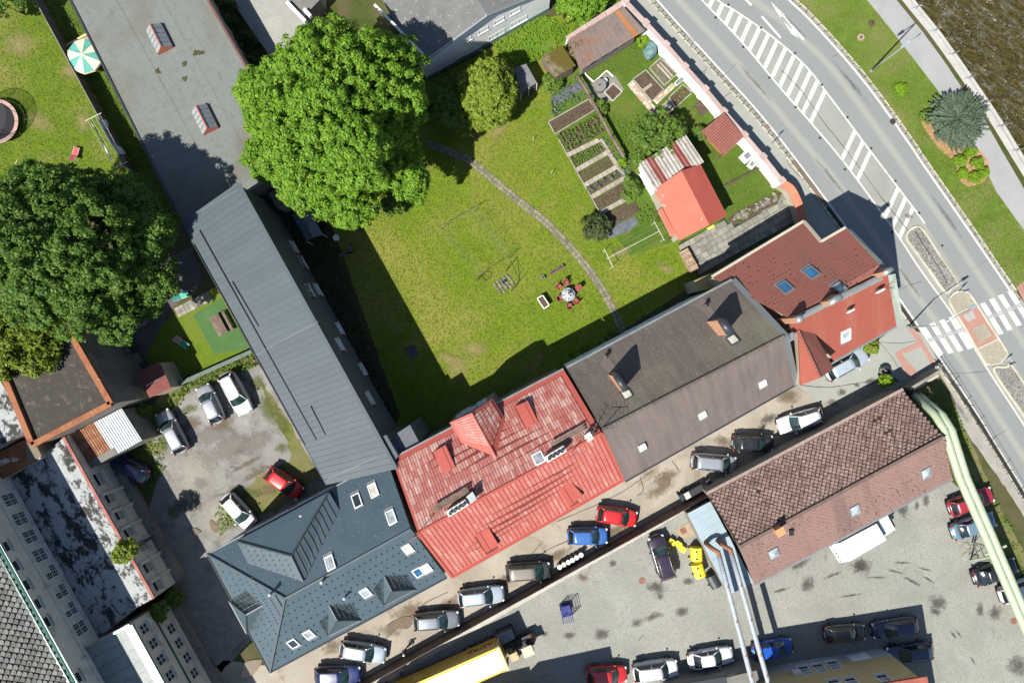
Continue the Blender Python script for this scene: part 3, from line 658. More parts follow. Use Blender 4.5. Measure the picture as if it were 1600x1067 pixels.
def window(par, c, d, w, h, cols=2, rows=2, frame=None, glass=None, sill=None, out=None, fw=.07, depth=.08, bars=0, sillmat=None):
    """upright window centred at c; d along the wall, out = wall normal"""
    up = Vector((0, 0, 1)); c = Vector(c); mb = MB(); fr = frame or m_frame_w
    def b(x, z, sx, sz, dep, m=mb): lbox(m, c+d*x+up*z-out*.02, d, up, out, sx, sz, dep)
    for s in (-1, 1): b(s*(w/2-fw/2), 0, fw, h, depth); b(0, s*(h/2-fw/2), w-2*fw, fw, depth)
    for i in range(1, cols): b(-w/2+w*i/cols, 0, fw*.8, h-2*fw, depth*.95)
    for j in range(1, rows): b(0, -h/2+h*j/rows, w-2*fw, fw*.8, depth*.9)
    f = mb.build('window', fr, par)
    cw, ch = w/cols, h/rows
    for i in range(cols):
        for j in range(rows):
            x, z = -w/2+cw*(i+.5), -h/2+ch*(j+.5)
            m = MB(); b(x, z, cw-fw*.9, ch-fw*.9, depth*.35, m); m.build('pane', glass[(i*rows+j) % len(glass)] if isinstance(glass, list) else (glass or m_pane), f)
            if bars:
                m = MB()
                for k in range(1, bars+1): b(x, z-ch/2+ch*k/(bars+1), cw-fw*1.2, .03, depth*.5, m)
                b(x, z, .03, ch-fw*1.2, depth*.52, m); m.build('glazing_bar', fr, f)
    if sill: m = MB(); lbox(m, c-up*(h/2+.05)-out*.01, d, up, out, w+.2, .08, sill); m.build('sill', sillmat or m_frame_w, f)
    return f
def panels(par, A, B, C, D, n, mat, name='roof_panel', t=.06, lift=.02, seam=.05, rows=1, gap=.012):
    """strips across a roof quad from edge A-B to edge D-C, each a sheet with a standing seam"""
    nn = axes((A, B, C))[2]
    for i in range(n):
        for r in range(rows):
            f0, f1 = i/n+gap/n, (i+1)/n-gap/n; r0, r1 = r/rows+.0015, (r+1)/rows-.0015
            q = [lerp(lerp(A, B, f), lerp(D, C, f), g) for f, g in ((f0, r0), (f1, r0), (f1, r1), (f0, r1))]
            q = [p+nn*(lift+t+.012*(r % 2)) for p in q]
            mb = MB().prism(q, [p-nn*t for p in q])
            if seam: mb.bar(q[0]+nn*seam*.4, q[3]+nn*seam*.4, .035, seam)
            mb.build(name, mat, par)
def corrugated(par, A, B, C, D, sheets, waves, amp, mats, name='corrugated_sheet', rows=1, lift=.0, kinds=None, t=.012):
    """sheets along A-B; ridges run from A to D"""
    nn = axes((A, B, C))[2]; out = []
    for s in range(sheets):
        for r in range(rows):
            N = waves*6; vs = []; f0, f1 = s/sheets, (s+1)/sheets+.004; r0, r1 = r/rows, min(1.0, (r+1)/rows+.02)
            jit = random.uniform(-.008, .008)
            for i in range(N+1):
                f = lerp(f0, f1, i/N); off = amp*math.sin(2*math.pi*i/6)+lift+.006*((s+r) % 2)+.03*(rows-1-r if False else 0)
                for g in (r0+jit, r1+jit): vs.append(lerp(lerp(A, B, f), lerp(D, C, f), g)+nn*(off+(.02 if g == r0+jit and r else 0)))
            top = len(vs); vs2 = vs+[v-nn*t for v in vs]
            fs = [(2*i, 2*i+2, 2*i+3, 2*i+1) for i in range(N)]+[(top+2*i+1, top+2*i+3, top+2*i+2, top+2*i) for i in range(N)]
            m = mats[(kinds[s] if kinds else 0)]
            out.append(build(name, vs2, fs, m, par, normals=False))
    return out
def diamond(par, A, B, C, D, size, mat, name='roof_tiles', t=.035, lift=.03, gap=.86, jit=.02, miss=0.0):
    e1 = (B-A); L = e1.length; e1 = e1/L; e2v = (D-A); e2 = (e2v-e1*e2v.dot(e1)); W = e2.length; e2 = e2/W; nn = e1.cross(e2); nn = nn if nn.z > 0 else -nn
    mb = MB(); h = size/2; row = 0; y = h*.7
    while y < W+h:
        x = (row % 2)*h*1.0
        while x < L+h:
            if h*.5 < x < L-h*.5 and y < W+.02 and random.random() >= miss:
                sh = lerp(0, e2v.dot(e1), y/W)
                c = A+e1*(x+random.uniform(-.025, .025))+e2v*((y+random.uniform(-.025, .025))/W)
                g = gap*(1+random.uniform(-.04, .04)); k = lift+random.uniform(0, jit)
                pts = [c+e2*(-h*g)+nn*(k+t*1.3), c+e1*(h*g)+nn*(k+t*.6), c+e2*(h*g)+nn*k, c-e1*(h*g)+nn*(k+t*.6)]
                # cut the tile's lower corner, as laid
                lo = [c+e2*(-h*g*.62)+e1*(h*g*.36)+nn*(k+t*1.2), c+e2*(-h*g*.62)-e1*(h*g*.36)+nn*(k+t*1.2)]
                top = [lo[1], lo[0], pts[1], pts[2], pts[3]]
                mb.prism(top, [p-nn*t for p in top])
            x += size
        y += h; row += 1
    return mb.build(name, mat, par, normals=False, kind='stuff')
def ridge_cap(par, a, b, mat, r=.14, n=8, name='ridge_cap'): return MB().tube([a, b], r, 8).build(name, mat, par)
def eave_gutter(par, a, b, mat, r=.09): return MB().tube([a, b], r, 8).build('gutter', mat, par)

# ------------------------------------------------------------------ materials of the buildings
m_seam = M('grey_sheet_metal', [(.046, .061, .070), (.054, .070, .080)], .3, .6, 3, .06, .08, .01, island=.05, spec=.25)
m_wall_grey = M('dark_grey_render', [(.07, .08, .088), (.085, .095, .105)], .4, .9, 20, .08, .1, .01)
m_slate = M('slate_tiles', [(.036, .057, .069), (.046, .070, .084)], .5, .45, 6, .10, .1, .01, spec=.55)
m_black = plain('black_metal', (.012, .013, .014), .5); m_dark_metal = plain('dark_sheet_metal', (.035, .04, .045), .45, .3)
m_white_wall = M('white_render', [(.62, .63, .62), (.70, .71, .70)], .5, .9, 14, .06, .1, .01)
m_grey_wall = M('grey_plaster', [(.14, .13, .115), (.20, .185, .16)], .5, .9, 10, .2, .3, .03, dirt=((.08, .075, .065), .8, .55, .72))
m_beige_wall = M('beige_plaster', [(.27, .24, .18), (.34, .31, .24)], .5, .9, 12, .14, .2, .02)
m_factory = M('factory_plaster', [(.44, .42, .36), (.54, .515, .445)], .45, .92, 9, .12, .3, .03, dirt=((.32, .305, .26), .6, .54, .70))
def red_tile(name, c1, c2, c3, p2, p3):
    g = NG(name); r = g.rnd(); st = g.noise(1.1, 5, .7, .4, g.rot(-TH, None, (1.6, .35, .35))); c = g.ramp(g.math('ADD', g.math('MULTIPLY', r, .28), g.math('MULTIPLY', st, .95)), [(.35, c1), (p2, c2), (p3, c3)])
    f = g.noise(5, 5, .75, .5); c = g.mix(g.ramp(f, [(.50, 0.0), (.75, .4)]), c, c3)
    c = g.mix(1.0, c, g.math('MULTIPLY_ADD', g.noise(16, 3, .7), .4, .8), 'MULTIPLY')
    c = g.mix(g.ramp(g.noise(.6, 6, .7, 1.0), [(.66, 0.0), (.76, .55)]), c, (.14, .055, .02))
    MATS[name] = g.bsdf(c, .55, 0, g.bump(g.noise(12, 3), .15, .01), .4); return MATS[name]
m_redtile = red_tile('faded_red_tile', (.29, .066, .050), (.315, .090, .070), (.38, .20, .17), .68, .95)
m_redtile_b = red_tile('worn_red_tile', (.24, .056, .044), (.29, .098, .080), (.39, .27, .235), .58, .86)
m_redsheet = M('red_painted_sheet', [(.27, .058, .042), (.30, .068, .050)], .6, .5, 6, .1, .1, .01, spec=.35)
def shingle(name, c1, c2, moss, mossy, speck, rowp=.33, ang=TH):
    g = NG(name); v = g.rot(-ang); sx = g.sep(v)
    n = g.noise(.5, 5, .65, .5); c = g.mix(n, c1, c2)
    c = g.mix(g.ramp(g.noise(.16, 4, .6, .4), [(.5-mossy, 0.0), (.75-mossy, .8)]), c, moss)
    st = g.noise(1.5, 4, .6, 0, g.rot(-ang, None, (1.2, .12, .12))); c = g.mix(1.0, c, g.math('MULTIPLY_ADD', st, .7, .65), 'MULTIPLY')
    c = g.mix(1.0, c, g.math('MULTIPLY_ADD', g.noise(7, 5, .8), .9, .55), 'MULTIPLY')
    if speck: c = g.mix(g.ramp(g.voro(2.6), [(.05, speck), (.13, 0.0)]), c, (.27, .26, .22)); c = g.mix(g.ramp(g.voro(4.1), [(.06, speck*.8), (.16, 0.0)]), c, (.24, .23, .19))
    row = g.math('FRACT', g.math('DIVIDE', sx[1], rowp)); h = g.math('ADD', row, g.math('MULTIPLY', g.noise(9, 4), .6))
    MATS[name] = g.bsdf(c, .9, 0, g.bump(h, .35, .03), .2); return MATS[name]
m_brown_f = shingle('brown_shingle', (.100, .080, .072), (.120, .097, .088), (.128, .104, .096), .02, 0)
m_brown_r = shingle('mossy_shingle', (.072, .060, .052), (.098, .083, .073), (.115, .112, .078), .05, .9)
def clay(name, c1, c2, black, dots, streak=(.13, .06, .05)):
    g = NG(name); v = g.rot(-TH); sx = g.sep(v)
    c = g.mix(g.noise(.4, 5, .65, .5), c1, c2)
    s = g.noise(.5, 4, .6, 0, g.rot(-TH, None, (.9, .10, .10))); c = g.mix(g.ramp(s, [(.52, 0.0), (.7, .75)]), c, streak)
    a = g.math('FRACT', g.math('DIVIDE', sx[0], .24)); b = g.math('FRACT', g.math('DIVIDE', sx[1], .30))
    c = g.mix(g.math('MULTIPLY', g.ramp(b, [(.0, .4), (.14, 0.0)]), 1.0), c, (.05, .018, .012))
    c = g.mix(1.0, c, g.math('MULTIPLY_ADD', g.noise(9, 4, .75), .5, .75), 'MULTIPLY')
    if dots:
        zone = g.ramp(g.noise(.16, 4, .6, .3), [(.44, 0.0), (.60, 1.0)])
        d = g.math('MULTIPLY', g.math('MULTIPLY', g.ramp(g.voro(2.6), [(.15, 1.0), (.27, 0.0)]), zone), dots)
        c = g.mix(d, c, black)
        c = g.mix(g.math('MULTIPLY', g.ramp(g.voro(2.2), [(.05, .7), (.1, 0.0)]), .5), c, (.35, .28, .24))
    h = g.math('ADD', b, g.math('MULTIPLY', g.math('ABSOLUTE', g.math('SUBTRACT', a, .5)), .8))
    MATS[name] = g.bsdf(c, .85, 0, g.bump(h, .35, .03), .25); return MATS[name]
m_clay_r = clay('mossy_clay_tile', (.150, .054, .042), (.185, .070, .054), (.022, .015, .01), 1.0)
m_clay_f = clay('clay_tile', (.20, .052, .035), (.235, .066, .045), (.06, .02, .015), .15, (.24, .09, .06))
m_dia = M('brown_diamond_tile', [(.13, .085, .074), (.17, .115, .10), (.22, .16, .145)], .5, .85, 7, .25, .3, .02, island=.25, dirt=((.05, .032, .02), .5, .58, .74))
m_dia2 = clay('pink_diamond_tile', (.150, .090, .077), (.20, .128, .112), (.03, .018, .014), 1.0, (.10, .068, .058))
m_moss_under = M('mossy_underlay', [(.022, .014, .008), (.045, .03, .018)], 2, .95, 8, .4)
m_gdia = M('grey_diamond_tile', [(.125, .13, .12), (.17, .175, .16)], .8, .85, 7, .2, .3, .02, island=.28, dirt=((.04, .03, .015), 1.0, .56, .68))
m_rust = M('rusty_sheet', [(.16, .055, .022), (.22, .085, .035), (.12, .04, .02)], .8, .8, 8, .25, .2, .02, dirt=((.45, .42, .38), .5, .60, .66))
m_rust2 = M('rusted_corrugated', [(.13, .052, .026), (.20, .085, .04), (.24, .15, .10)], 1.2, .8, 7, .3, .2, .02)
m_galv = M('galvanised_corrugated', [(.28, .31, .32), (.36, .39, .40)], .7, .5, 5, .08, .1, .01, spec=.5)
m_blue_corr = M('pale_blue_sheet', [(.20, .255, .285), (.24, .30, .33)], .5, .5, 5, .06, .1, .01, spec=.45)
m_oldcorr = M('weathered_tin', [(.105, .082, .072), (.145, .115, .10), (.17, .085, .055)], .45, .75, 6, .2, .2, .02, dirt=((.21, .075, .03), .35, .58, .70))
m_greycorr = M('asbestos_sheet', [(.20, .185, .165), (.30, .28, .255)], 1.4, .9, 6, .3, .3, .02, dirt=((.05, .045, .035), 2.0, .60, .70))
m_brick = M('chimney_brick', [(.30, .15, .09), (.36, .20, .125)], 1.5, .85, 10, .2, .3, .02)
m_zinc = M('zinc_sheet', [(.20, .22, .22), (.29, .31, .31)], 1, .35, 5, .08, .05, .01, metal=.5, spec=.5)
def bitumen(name, c1, c2, spec_c, band=1.0, ang=TH):
    g = NG(name); v = g.rot(-ang); sx = g.sep(v)
    c = g.mix(g.noise(.35, 6, .65, .6), c1, c2); b = g.math('FRACT', g.math('DIVIDE', sx[1], band))
    c = g.mix(g.ramp(b, [(.0, .55), (.05, .0)]), c, tuple(x*.55 for x in c1))
    c = g.mix(g.ramp(g.noise(1.6, 7, .75, .5), [(.53, 0.0), (.68, .75)]), c, spec_c); c = g.mix(g.ramp(g.noise(.10, 5, .65, .5), [(.52, 0.0), (.66, .6)]), c, spec_c)
    c = g.mix(1.0, c, g.math('MULTIPLY_ADD', g.noise(8, 4, .8), .6, .7), 'MULTIPLY')
    MATS[name] = g.bsdf(c, .9, 0, g.bump(g.noise(9, 4), .3, .02), .2); return MATS[name]
m_bit = bitumen('dark_bitumen', (.030, .027, .024), (.048, .042, .036), (.11, .098, .072), 1.0, TH)
m_flat = bitumen('grey_flat_roof', (.108, .122, .114), (.132, .144, .135), (.098, .085, .066), 1.02, TH+math.pi/2)
def peeling():
    g = NG('peeling_white_coat'); n = g.noise(.8, 8, .74, .15, g.rot(-TH, None, (1, .6, 1))); n2 = g.noise(.18, 4, .6, .2)
    c = g.mix(g.noise(1.5, 4), (.21, .225, .225), (.31, .325, .315)); n3 = g.noise(3.0, 5, .75); m = g.ramp(g.math('ADD', g.math('ADD', g.math('MULTIPLY', n, .8), g.math('MULTIPLY', n3, .25)), g.math('MULTIPLY', n2, .25)), [(.645, 0.0), (.70, 1.0)])
    c = g.mix(m, c, (.025, .025, .024)); c = g.mix(1.0, c, g.math('MULTIPLY_ADD', g.noise(6, 4, .8), .4, .8), 'MULTIPLY')
    return g.bsdf(c, .85, 0, g.bump(g.noise(6, 4), .2, .02), .3)
m_peel = peeling()

m_gut_ = plain('pale_wire', (.16, .17, .18), .5)
# ------------------------------------------------------------------ long grey building
A, B, C, D = P(286, 350, 8.3), P(511, 757, 8.3), P(620, 732, 9.1), P(374, 288, 9.1)
h1, _ = house('grey_workshop', 'long building with pale grey standing seam roof beside the big lawn', 'building', [([A, D, C, B], m_dark_metal)], m_wall_grey, .12, .16)
panels(h1, A, B, C, D, 50, m_seam, seam=.045)
e1, e2, nn = axes((A, B, C))
for a, b in [((313, 360), (495, 687)), ((304, 382), (477, 695)), ((486, 634), (509, 679)), ((364, 440), (405, 510))]:
    pa, pb = hit(*a, (A, B, C)), hit(*b, (A, B, C)); MB().bar(pa+nn*.16, pb+nn*.13, .05, .09).build('snow_guard', m_black, h1)
for a, b in [((316, 330), (373, 297)), ((400, 555), (498, 502)), ((515, 747), (590, 712))]: MB().bar(hit(*a, (A, B, C))+nn*.13, hit(*b, (A, B, C))+nn*.12, .025, .02).build('lightning_rod_wire', m_gut_, h1)
eave_gutter(h1, A+Vector((-.05, 0, -.05)), B+Vector((-.05, 0, -.05)), m_dark_metal)
MB().bar(D+nn*.08, C+nn*.08, .3, .1).build('verge_trim', m_seam, h1); MB().bar(A+nn*.08, D+nn*.08, .3, .1).build('verge_trim', m_seam, h1)
cc = (A+B+C+D)/4; wa, wb = inset(D, cc, .12), inset(C, cc, .12); wd = (wb-wa); wd.z = 0; wd.normalize(); wn = Vector((wd.y, -wd.x, 0)); wn = wn if wn.x > 0 else -wn
m_pane_w = glass_mat('white_blind', (.30, .32, .36), .4, .4); m_redtrim = plain('red_trim', (.25, .02, .018), .6)
for px, py, dark in [(458.5, 386, 0), (472.5, 410, 1), (483.5, 454, 1), (496, 453, 0), (530, 513, 0), (530, 538, 0), (566, 577, 0), (577, 622, 0)]:
    c = wall_hit(px, py, wa, wb)
    f = window(h1, c, wd, 1.45, 1.25, 2, 1, m_frame_w, m_pane if dark else m_pane_w, .16, wn, .07, .06, 0, m_frame_w)
    for s in (-1, 1): lbox(MB(), c+wd*(s*.78), wd, Vector((0, 0, 1)), wn, .12, 1.45, .12).build('red_reveal', m_redtrim, f)
# stair tower at its end
T = [P(586, 688, 8.9), P(604, 679, 8.9), P(623, 712, 8.9), P(604, 735, 8.9)]
h1b, _ = house('stair_tower', 'small grey stair tower where grey workshop meets red roofed house', 'building', [(T, m_dark_metal)], m_wall_grey, .06, .15)
panels(h1b, T[0], T[3], T[2], T[1], 4, m_seam, seam=.045)
cw = [P(604, 676, 0), P(664, 655, 0)]
MB().ext([P(600, 690, 8.2), P(640, 664, 8.2), P(655, 692, 8.2), P(625, 712, 8.2)], 0, 8.0).build('wall', m_wall_grey, h1b)

# ------------------------------------------------------------------ slate house
ze, zr = 8.3, 11.8
sA, sD, sE, sF = P(324, 865, ze), P(422, 1050, ze), P(698, 902, ze), P(604, 717, ze); s0, s1 = P(446, 934, zr), P(642, 826, zr)
pf, pr, ph = (sD, sE, s1), (sA, sF, s1), (sA, sD, s0)
w0, w1, w2 = P(370, 845, ze+.8), P(514, 768, ze+.8), P(455, 868, 11.4)
w3 = hit(474, 908, pr); w4, w5 = hit(388, 880, pr), hit(531, 797, pr)
h2, sl = house('slate_house', 'house with dark blue slate hip roof and small dormers', 'house',
    [([sD, sE, s1, s0], m_slate), ([sA, s0, s1, sF], m_slate), ([sA, sD, s0], m_slate)], m_grey_wall, .3, .18)
wing = MB().prism([w0, w2, w1], [w0-Vector((0, 0, .9)), w2-Vector((0, 0, 1.6)), w1-Vector((0, 0, .9))]).build('wing_roof', m_slate, h2)
up = Vector((0, 0, .03))
MB().add([w0+up, w4+up, w3+up, w2+up], [(0, 1, 2), (0, 2, 3)]).build('wing_roof', m_slate, h2)
MB().add([w1+up, w2+up, w3+up, w5+up], [(0, 1, 2), (0, 2, 3)]).build('wing_roof', m_slate, h2)
for a, b in ((w0, w2), (w1, w2), (w2, w3)): MB().bar(a+up*3, b+up*3, .13, .09).build('ridge_cap', m_dark_metal, h2)
for a, b in ((s0, s1), (s0, sA), (s0, sD)): MB().bar(a+up*3, b+up*3, .16, .10).build('ridge_cap', m_seam, h2)
# course lines on the wing's right slope
for k in range(1, 10):
    f = k/10; MB().bar(lerp(w1, w2, f)*1.0+up*2+Vector((0, 0, .01)), lerp(w5, w3, f)+up*2+Vector((0, 0, .01)), .045, .03).build('tile_course', m_black, h2)
def dormer(par, pl, back, front, l1, l2, r1, r2, mat, rows=5, dz=0.0):
    b = hit(*back, pl); f = P(*front, b.z+dz)
    q = [hit(*p, pl) for p in (l1, l2, r1, r2)]
    d = MB().add([b, f, q[0], q[1], q[2], q[3]], [(0, 2, 3, 1), (0, 1, 5, 4), (1, 3, 5)]).build('dormer', mat, par)
    for a, c in ((b, f), (f, q[1]), (f, q[3]), (q[1], q[3])): MB().bar(a+up, c+up, .09, .07).build('trim', m_dark_metal, d)
    for k in range(1, rows): MB().bar(lerp(b, q[2], k/rows)+up*.6, lerp(f, q[3], k/rows)+up*.6, .04, .025).build('tile_course', m_black, d)
    for k in range(1, rows+2): MB().bar(lerp(b, f, k/(rows+2))+up*.6, lerp(q[2], q[3], k/(rows+2))+up*.6, .025, .02).build('tile_joint', m_black, d)
    return d
dormer(h2, pf, (600, 899), (612, 923), (583, 920), (600, 947), (637, 896), (650, 920), m_slate)
dormer(h2, pf, (514, 945), (526.5, 969), (497.5, 969), (512.5, 994), (552, 941), (564.5, 968), m_slate)
dormer(h2, ph, (411, 945), (384.7, 960), (413, 975), (386, 990), (385, 922), (357.5, 938), m_slate, 4)
for a in [(583.6, 766, pr, m_pane_l), (558, 782, pr, m_pane), (611.5, 808, pr, m_pane_s), (516, 879, pr, m_pane_s), (637, 856.6, pf, m_pane_l), (653, 893, pf, m_pane_b), (666, 887, pf, m_pane_l), (571, 925, pf, m_pane_s), (458, 1004, pf, m_pane), (482.5, 990, pf, m_pane_s)]:
    skylight(h2, a[0], a[1], a[2], .82, 1.05 if a[2] is pf else 1.3, a[3])
def snow_hooks(par, quad, nu, nv, mat, skip=.0):
    A, B, C, D = quad; nn = axes((A, B, C))[2]; mb = MB(); e1 = (B-A).normalized(); e2 = nn.cross(e1)
    for j in range(1, nv):
        for i in range(nu):
            f, g = (i+.3+.5*(j % 2))/nu, j/nv
            if f >= 1: continue
            lbox(mb, lerp(lerp(A, B, f), lerp(D, C, f), g), e1, e2, nn, .07, .10, .07)
    return mb.build('snow_hooks', mat, par, kind='stuff')
snow_hooks(h2, (sD, sE, s1, s0), 24, 8, m_black); snow_hooks(h2, (sA, sF, s1, s0), 20, 7, m_zinc); snow_hooks(h2, (sA, sD, s0, lerp(s0, sD, .02)), 15, 8, m_black)
snow_hooks(h2, (w0, w4, w3, w2), 5, 7, m_black)
for px, py, pl in [(474, 803, pr), (426, 924, pr), (506, 905, pf), (541, 930, pf)]:
    c = hit(px, py, pl); v = MB().lathe(c-Vector((0, 0, .1)), [(.11, 0), (.11, .75), (.17, .78), (.17, .9), (.05, .95)], 10).build('vent_pipe', m_zinc, h2)
eave_gutter(h2, sD, sE, m_dark_metal, .1); eave_gutter(h2, sA, sD, m_dark_metal, .1); eave_gutter(h2, sA, sF, m_zinc, .08)
MB().ext([P(389, 990, 0)+Vector((.5, 0, 0)), P(424, 1052, 0), P(440, 1040, 0), P(402, 985, 0)], 0, .35).build('plinth', m_beige_wall, h2)
rw = [inset(sA, (sA+sE)/2, .32), inset(sF, (sA+sE)/2, .32)]; rd = (rw[1]-rw[0]); rd.z = 0; rd.normalize(); rn = Vector((-rd.y, rd.x, 0))
for i, f in enumerate((.36, .5, .62)):
    window(h2, lerp(rw[0], rw[1], f)-Vector((0, 0, 1.6)), rd, 1.3, 1.5, 2, 1, m_frame_w, m_pane_l if i == 1 else m_pane, .2, rn)

# ------------------------------------------------------------------ red roofed house
ze, zr = 8.5, 12.3
a0, a1, a2, a3 = P(707, 902, ze), P(975, 750, ze), P(880, 576, ze), P(612, 716, ze); k0, k1 = P(653, 832, zr), P(940, 676, zr)
h3, _ = house('red_house', 'terraced house with faded red tiled roof and long white chimneys', 'house', [([a0, a1, k1, k0], m_redsheet), ([a3, k0, k1, a2], m_redsheet)], m_grey_wall, .35, .2)
plf, plr = (a0, a1, k1), (a3, a2, k1)
def tile_grid(par, A, B, C, D, nu, nv, mat, first=0, t=.04, blocks=(), name='roof_tile', gp=.08):
    """rows of sheet tiles; A-B eave, D-C ridge. The first `first` are parts, the rest one joined part"""
    e1, e2, nn = axes((A, B, C)); mb = MB(); cnt = 0
    cellu = (B-A).length/nu; cellv = ((D-A).length+(C-B).length)/2/nv
    MB().prism([p+nn*.03 for p in (A, B, C, D)], [p+nn*.005 for p in (A, B, C, D)]).build('underlay', M('red_tile_gap', [(.10, .024, .018), (.14, .036, .028)], 2, .9), par)
    for j in range(nv):
        for i in range(nu):
            fs = [(i+gp)/nu, (i+1-gp)/nu]; gs = [(j+.012)/nv, (j+.985)/nv]
            q = [lerp(lerp(A, B, f), lerp(D, C, f), g) for f, g in ((fs[0], gs[0]), (fs[1], gs[0]), (fs[1], gs[1]), (fs[0], gs[1]))]
            c = sum(q, Vector())/4
            if any(b(c) for b in blocks): continue
            o = [t+.045, t+.045, t, t]; q = [p+nn*(d+random.uniform(0, .008)) for p, d in zip(q, o)]
            r0 = (q[0]+q[1])/2+nn*.012
            top = [q[0], q[1], q[2], q[3]]
            if cnt < first: MB().prism(top, [p-nn*t for p in top]).build(name, mat, par)
            else: mb.prism(top, [p-nn*t for p in top])
            cnt += 1
    if mb.v: mb.build(name+'s', mat, par, normals=False, kind='stuff')
def shrink(A, B, C, D, l, r, b, t):
    f = lambda u, v: lerp(lerp(A, B, u), lerp(D, C, u), v); return f(l, b), f(1-r, b), f(1-r, 1-t), f(l, 1-t)
def in_quad(px_quad, z=10.6):
    q = px_quad
    def g(c):
        k = 1/(1-c.z/H); x, y = c.x*PPM*k+CX, CY-c.y*PPM*k; s = 0
        for i in range(len(q)):
            a, b = q[i], q[(i+1) % len(q)]; cr = (b[0]-a[0])*(y-a[1])-(b[1]-a[1])*(x-a[0])
            if cr == 0: continue
            if s == 0: s = 1 if cr > 0 else -1
            elif (cr > 0) != (s > 0): return False
        return True
    return g
hq = [[(743, 835), (763, 823), (779, 851), (760, 863)], [(873, 763), (893, 753), (911, 774), (889, 792)], [(677, 706), (696, 695), (712, 730), (692, 740)], [(805, 635), (824.5, 626), (841, 659), (823, 670)]]
tile_grid(h3, *shrink(a0, a1, k1, k0, .012, .012, .06, .02), 44, 9, m_redtile, 300, blocks=[in_quad(hq[0]), in_quad(hq[1])])
tile_grid(h3, *shrink(a3, a2, k1, k0, .012, .03, .085, .02), 64, 9, m_redtile_b, 0, blocks=[in_quad(hq[2]), in_quad(hq[3]), in_quad([(702, 660), (769, 623), (789, 654), (775, 715), (722, 695)])])
ridge_cap(h3, k0, k1, m_redsheet, .13)
for i, q in enumerate(hq):
    pl = plf if i < 2 else plr
    up2 = q[:2] if i < 2 else q[2:]; lo = q[2:] if i < 2 else q[:2]
    A_, B_ = hit(*up2[0], pl), hit(*up2[1], pl); zz = (hit(*lo[0], pl).z+hit(*lo[1], pl).z)/2+.75
    C_, D_ = P(*lo[0], zz), P(*lo[1], zz)
    d = MB().prism([A_+Vector((0, 0, .07)), B_+Vector((0, 0, .07)), C_, D_], [A_-Vector((0, 0, .2)), B_-Vector((0, 0, .2)), C_-Vector((0, 0, 1.1)), D_-Vector((0, 0, 1.1))]).build('shed_dormer', m_redsheet, h3)
    MB().bar(lerp(A_, B_, .3)+Vector((0, 0, .09)), lerp(D_, C_, .3)+Vector((0, 0, .03)), .05, .05).build('seam', m_redsheet, d)
# rear bay
zb = hit(775, 714, plr).z; bz = 9.5
B0, B1, BL0, BL1, BR0, BR1 = hit(775, 714, plr), P(737, 645, zb), P(722, 695, bz), P(702.5, 660, bz), P(789, 654, bz), P(769, 623, bz)
dn = Vector((0, 0, .2))
bay = MB().prism([B0, B1, BL1, BL0], [p-dn for p in (B0, B1, BL1, BL0)]).build('bay_roof', m_redsheet, h3)
MB().prism([B0, BR0, BR1, B1], [p-dn for p in (B0, BR0, BR1, B1)]).build('bay_roof', m_redsheet, h3)
tile_grid(bay, *shrink(BL1, BL0, B0, B1, .04, .25, .16, .03), 10, 5, m_redtile, 40)
tile_grid(bay, *shrink(BR0, BR1, B1, B0, .2, .06, .12, .03), 10, 5, m_redtile_b, 40)
ridge_cap(bay, B0, B1, m_redsheet, .1)
MB().prism([BL0-dn, BL1-dn, B1-dn, BR1-dn, BR0-dn], [Vector((p.x, p.y, 0)) for p in (BL0, BL1, B1, BR1, BR0)]).build('bay_wall', m_grey_wall, h3)
bd = (BR1-BL1); bd.z = 0; bd.normalize(); bn = Vector((-bd.y, bd.x, 0))
for f, zz in ((.25, 8.3), (.5, 8.3), (.75, 8.3), (.3, 5.2), (.7, 5.2)): window(h3, lerp(BL1, BR1, f).xy.to_3d()+Vector((0, 0, zz)), bd, .85, 1.2, 1, 1, m_frame_w, m_pane, .12, bn)
# chimneys, boxes, walkways
def chimney(par, q, ztop, zbase, mat, capmat, pots=0, cap='flat'):
    top = [P(x, y, ztop) for x, y in q]
    ch = MB().ext(top, zbase, ztop).build('chimney', mat, par)
    c = sum(top, Vector())/4; L = [(top[1]-top[0]), (top[2]-top[1])]; ln = L[0] if L[0].length > L[1].length else L[1]; sh = L[1] if L[0].length > L[1].length else L[0]
    if cap == 'flat': MB().slab([p+(p-c).normalized()*.1+Vector((0, 0, .12)) for p in top], .12).build('cap', capmat, ch)
    if cap == 'round':
        n = 10; mb = MB(); r = sh.length/2+.06; a = c-ln*.5; b = c+ln*.5; sd = sh.normalized(); vs = []
        for p in (a, b):
            for k in range(n+1):
                t = math.pi*k/n; vs.append(p+sd*(r*math.cos(t))+Vector((0, 0, .16+r*math.sin(t)*.8)))
        mb.add(vs, [(k, k+1, n+2+k, n+1+k) for k in range(n)]+[tuple(range(n, -1, -1)), tuple(range(n+1, 2*n+2))])
        mb.build('cap', capmat, ch, True)
    for k in range(pots):
        p = lerp(c-ln*.5, c+ln*.5, (k+.6)/(pots+.2))+Vector((0, 0, .12))
        pt = MB().lathe(p, [(.17, 0), (.15, .28), (.17, .3), (.11, .3), (.11, .22)], 10).build('chimney_pot', m_dark_metal, ch)
    return ch
m_white_conc = M('white_chimney_cap', [(.42, .40, .36), (.5, .48, .44)], 2, .9, 10, .12)
chimney(h3, [(698, 798.5), (726, 781), (731, 789), (703, 806)], 13.1, 10.5, m_brick, m_white_conc, 4)
chimney(h3, [(852, 713), (879, 697), (884, 705), (857, 721)], 13.1, 10.5, m_brick, m_white_conc, 4)
chimney(h3, [(730, 776), (738, 769), (744, 779), (735, 785)], 12.9, 10.5, m_dark_metal, m_zinc)
chimney(h3, [(914, 681), (921, 676), (926, 684), (919, 689)], 13.0, 10.5, m_white_conc, m_white_conc)
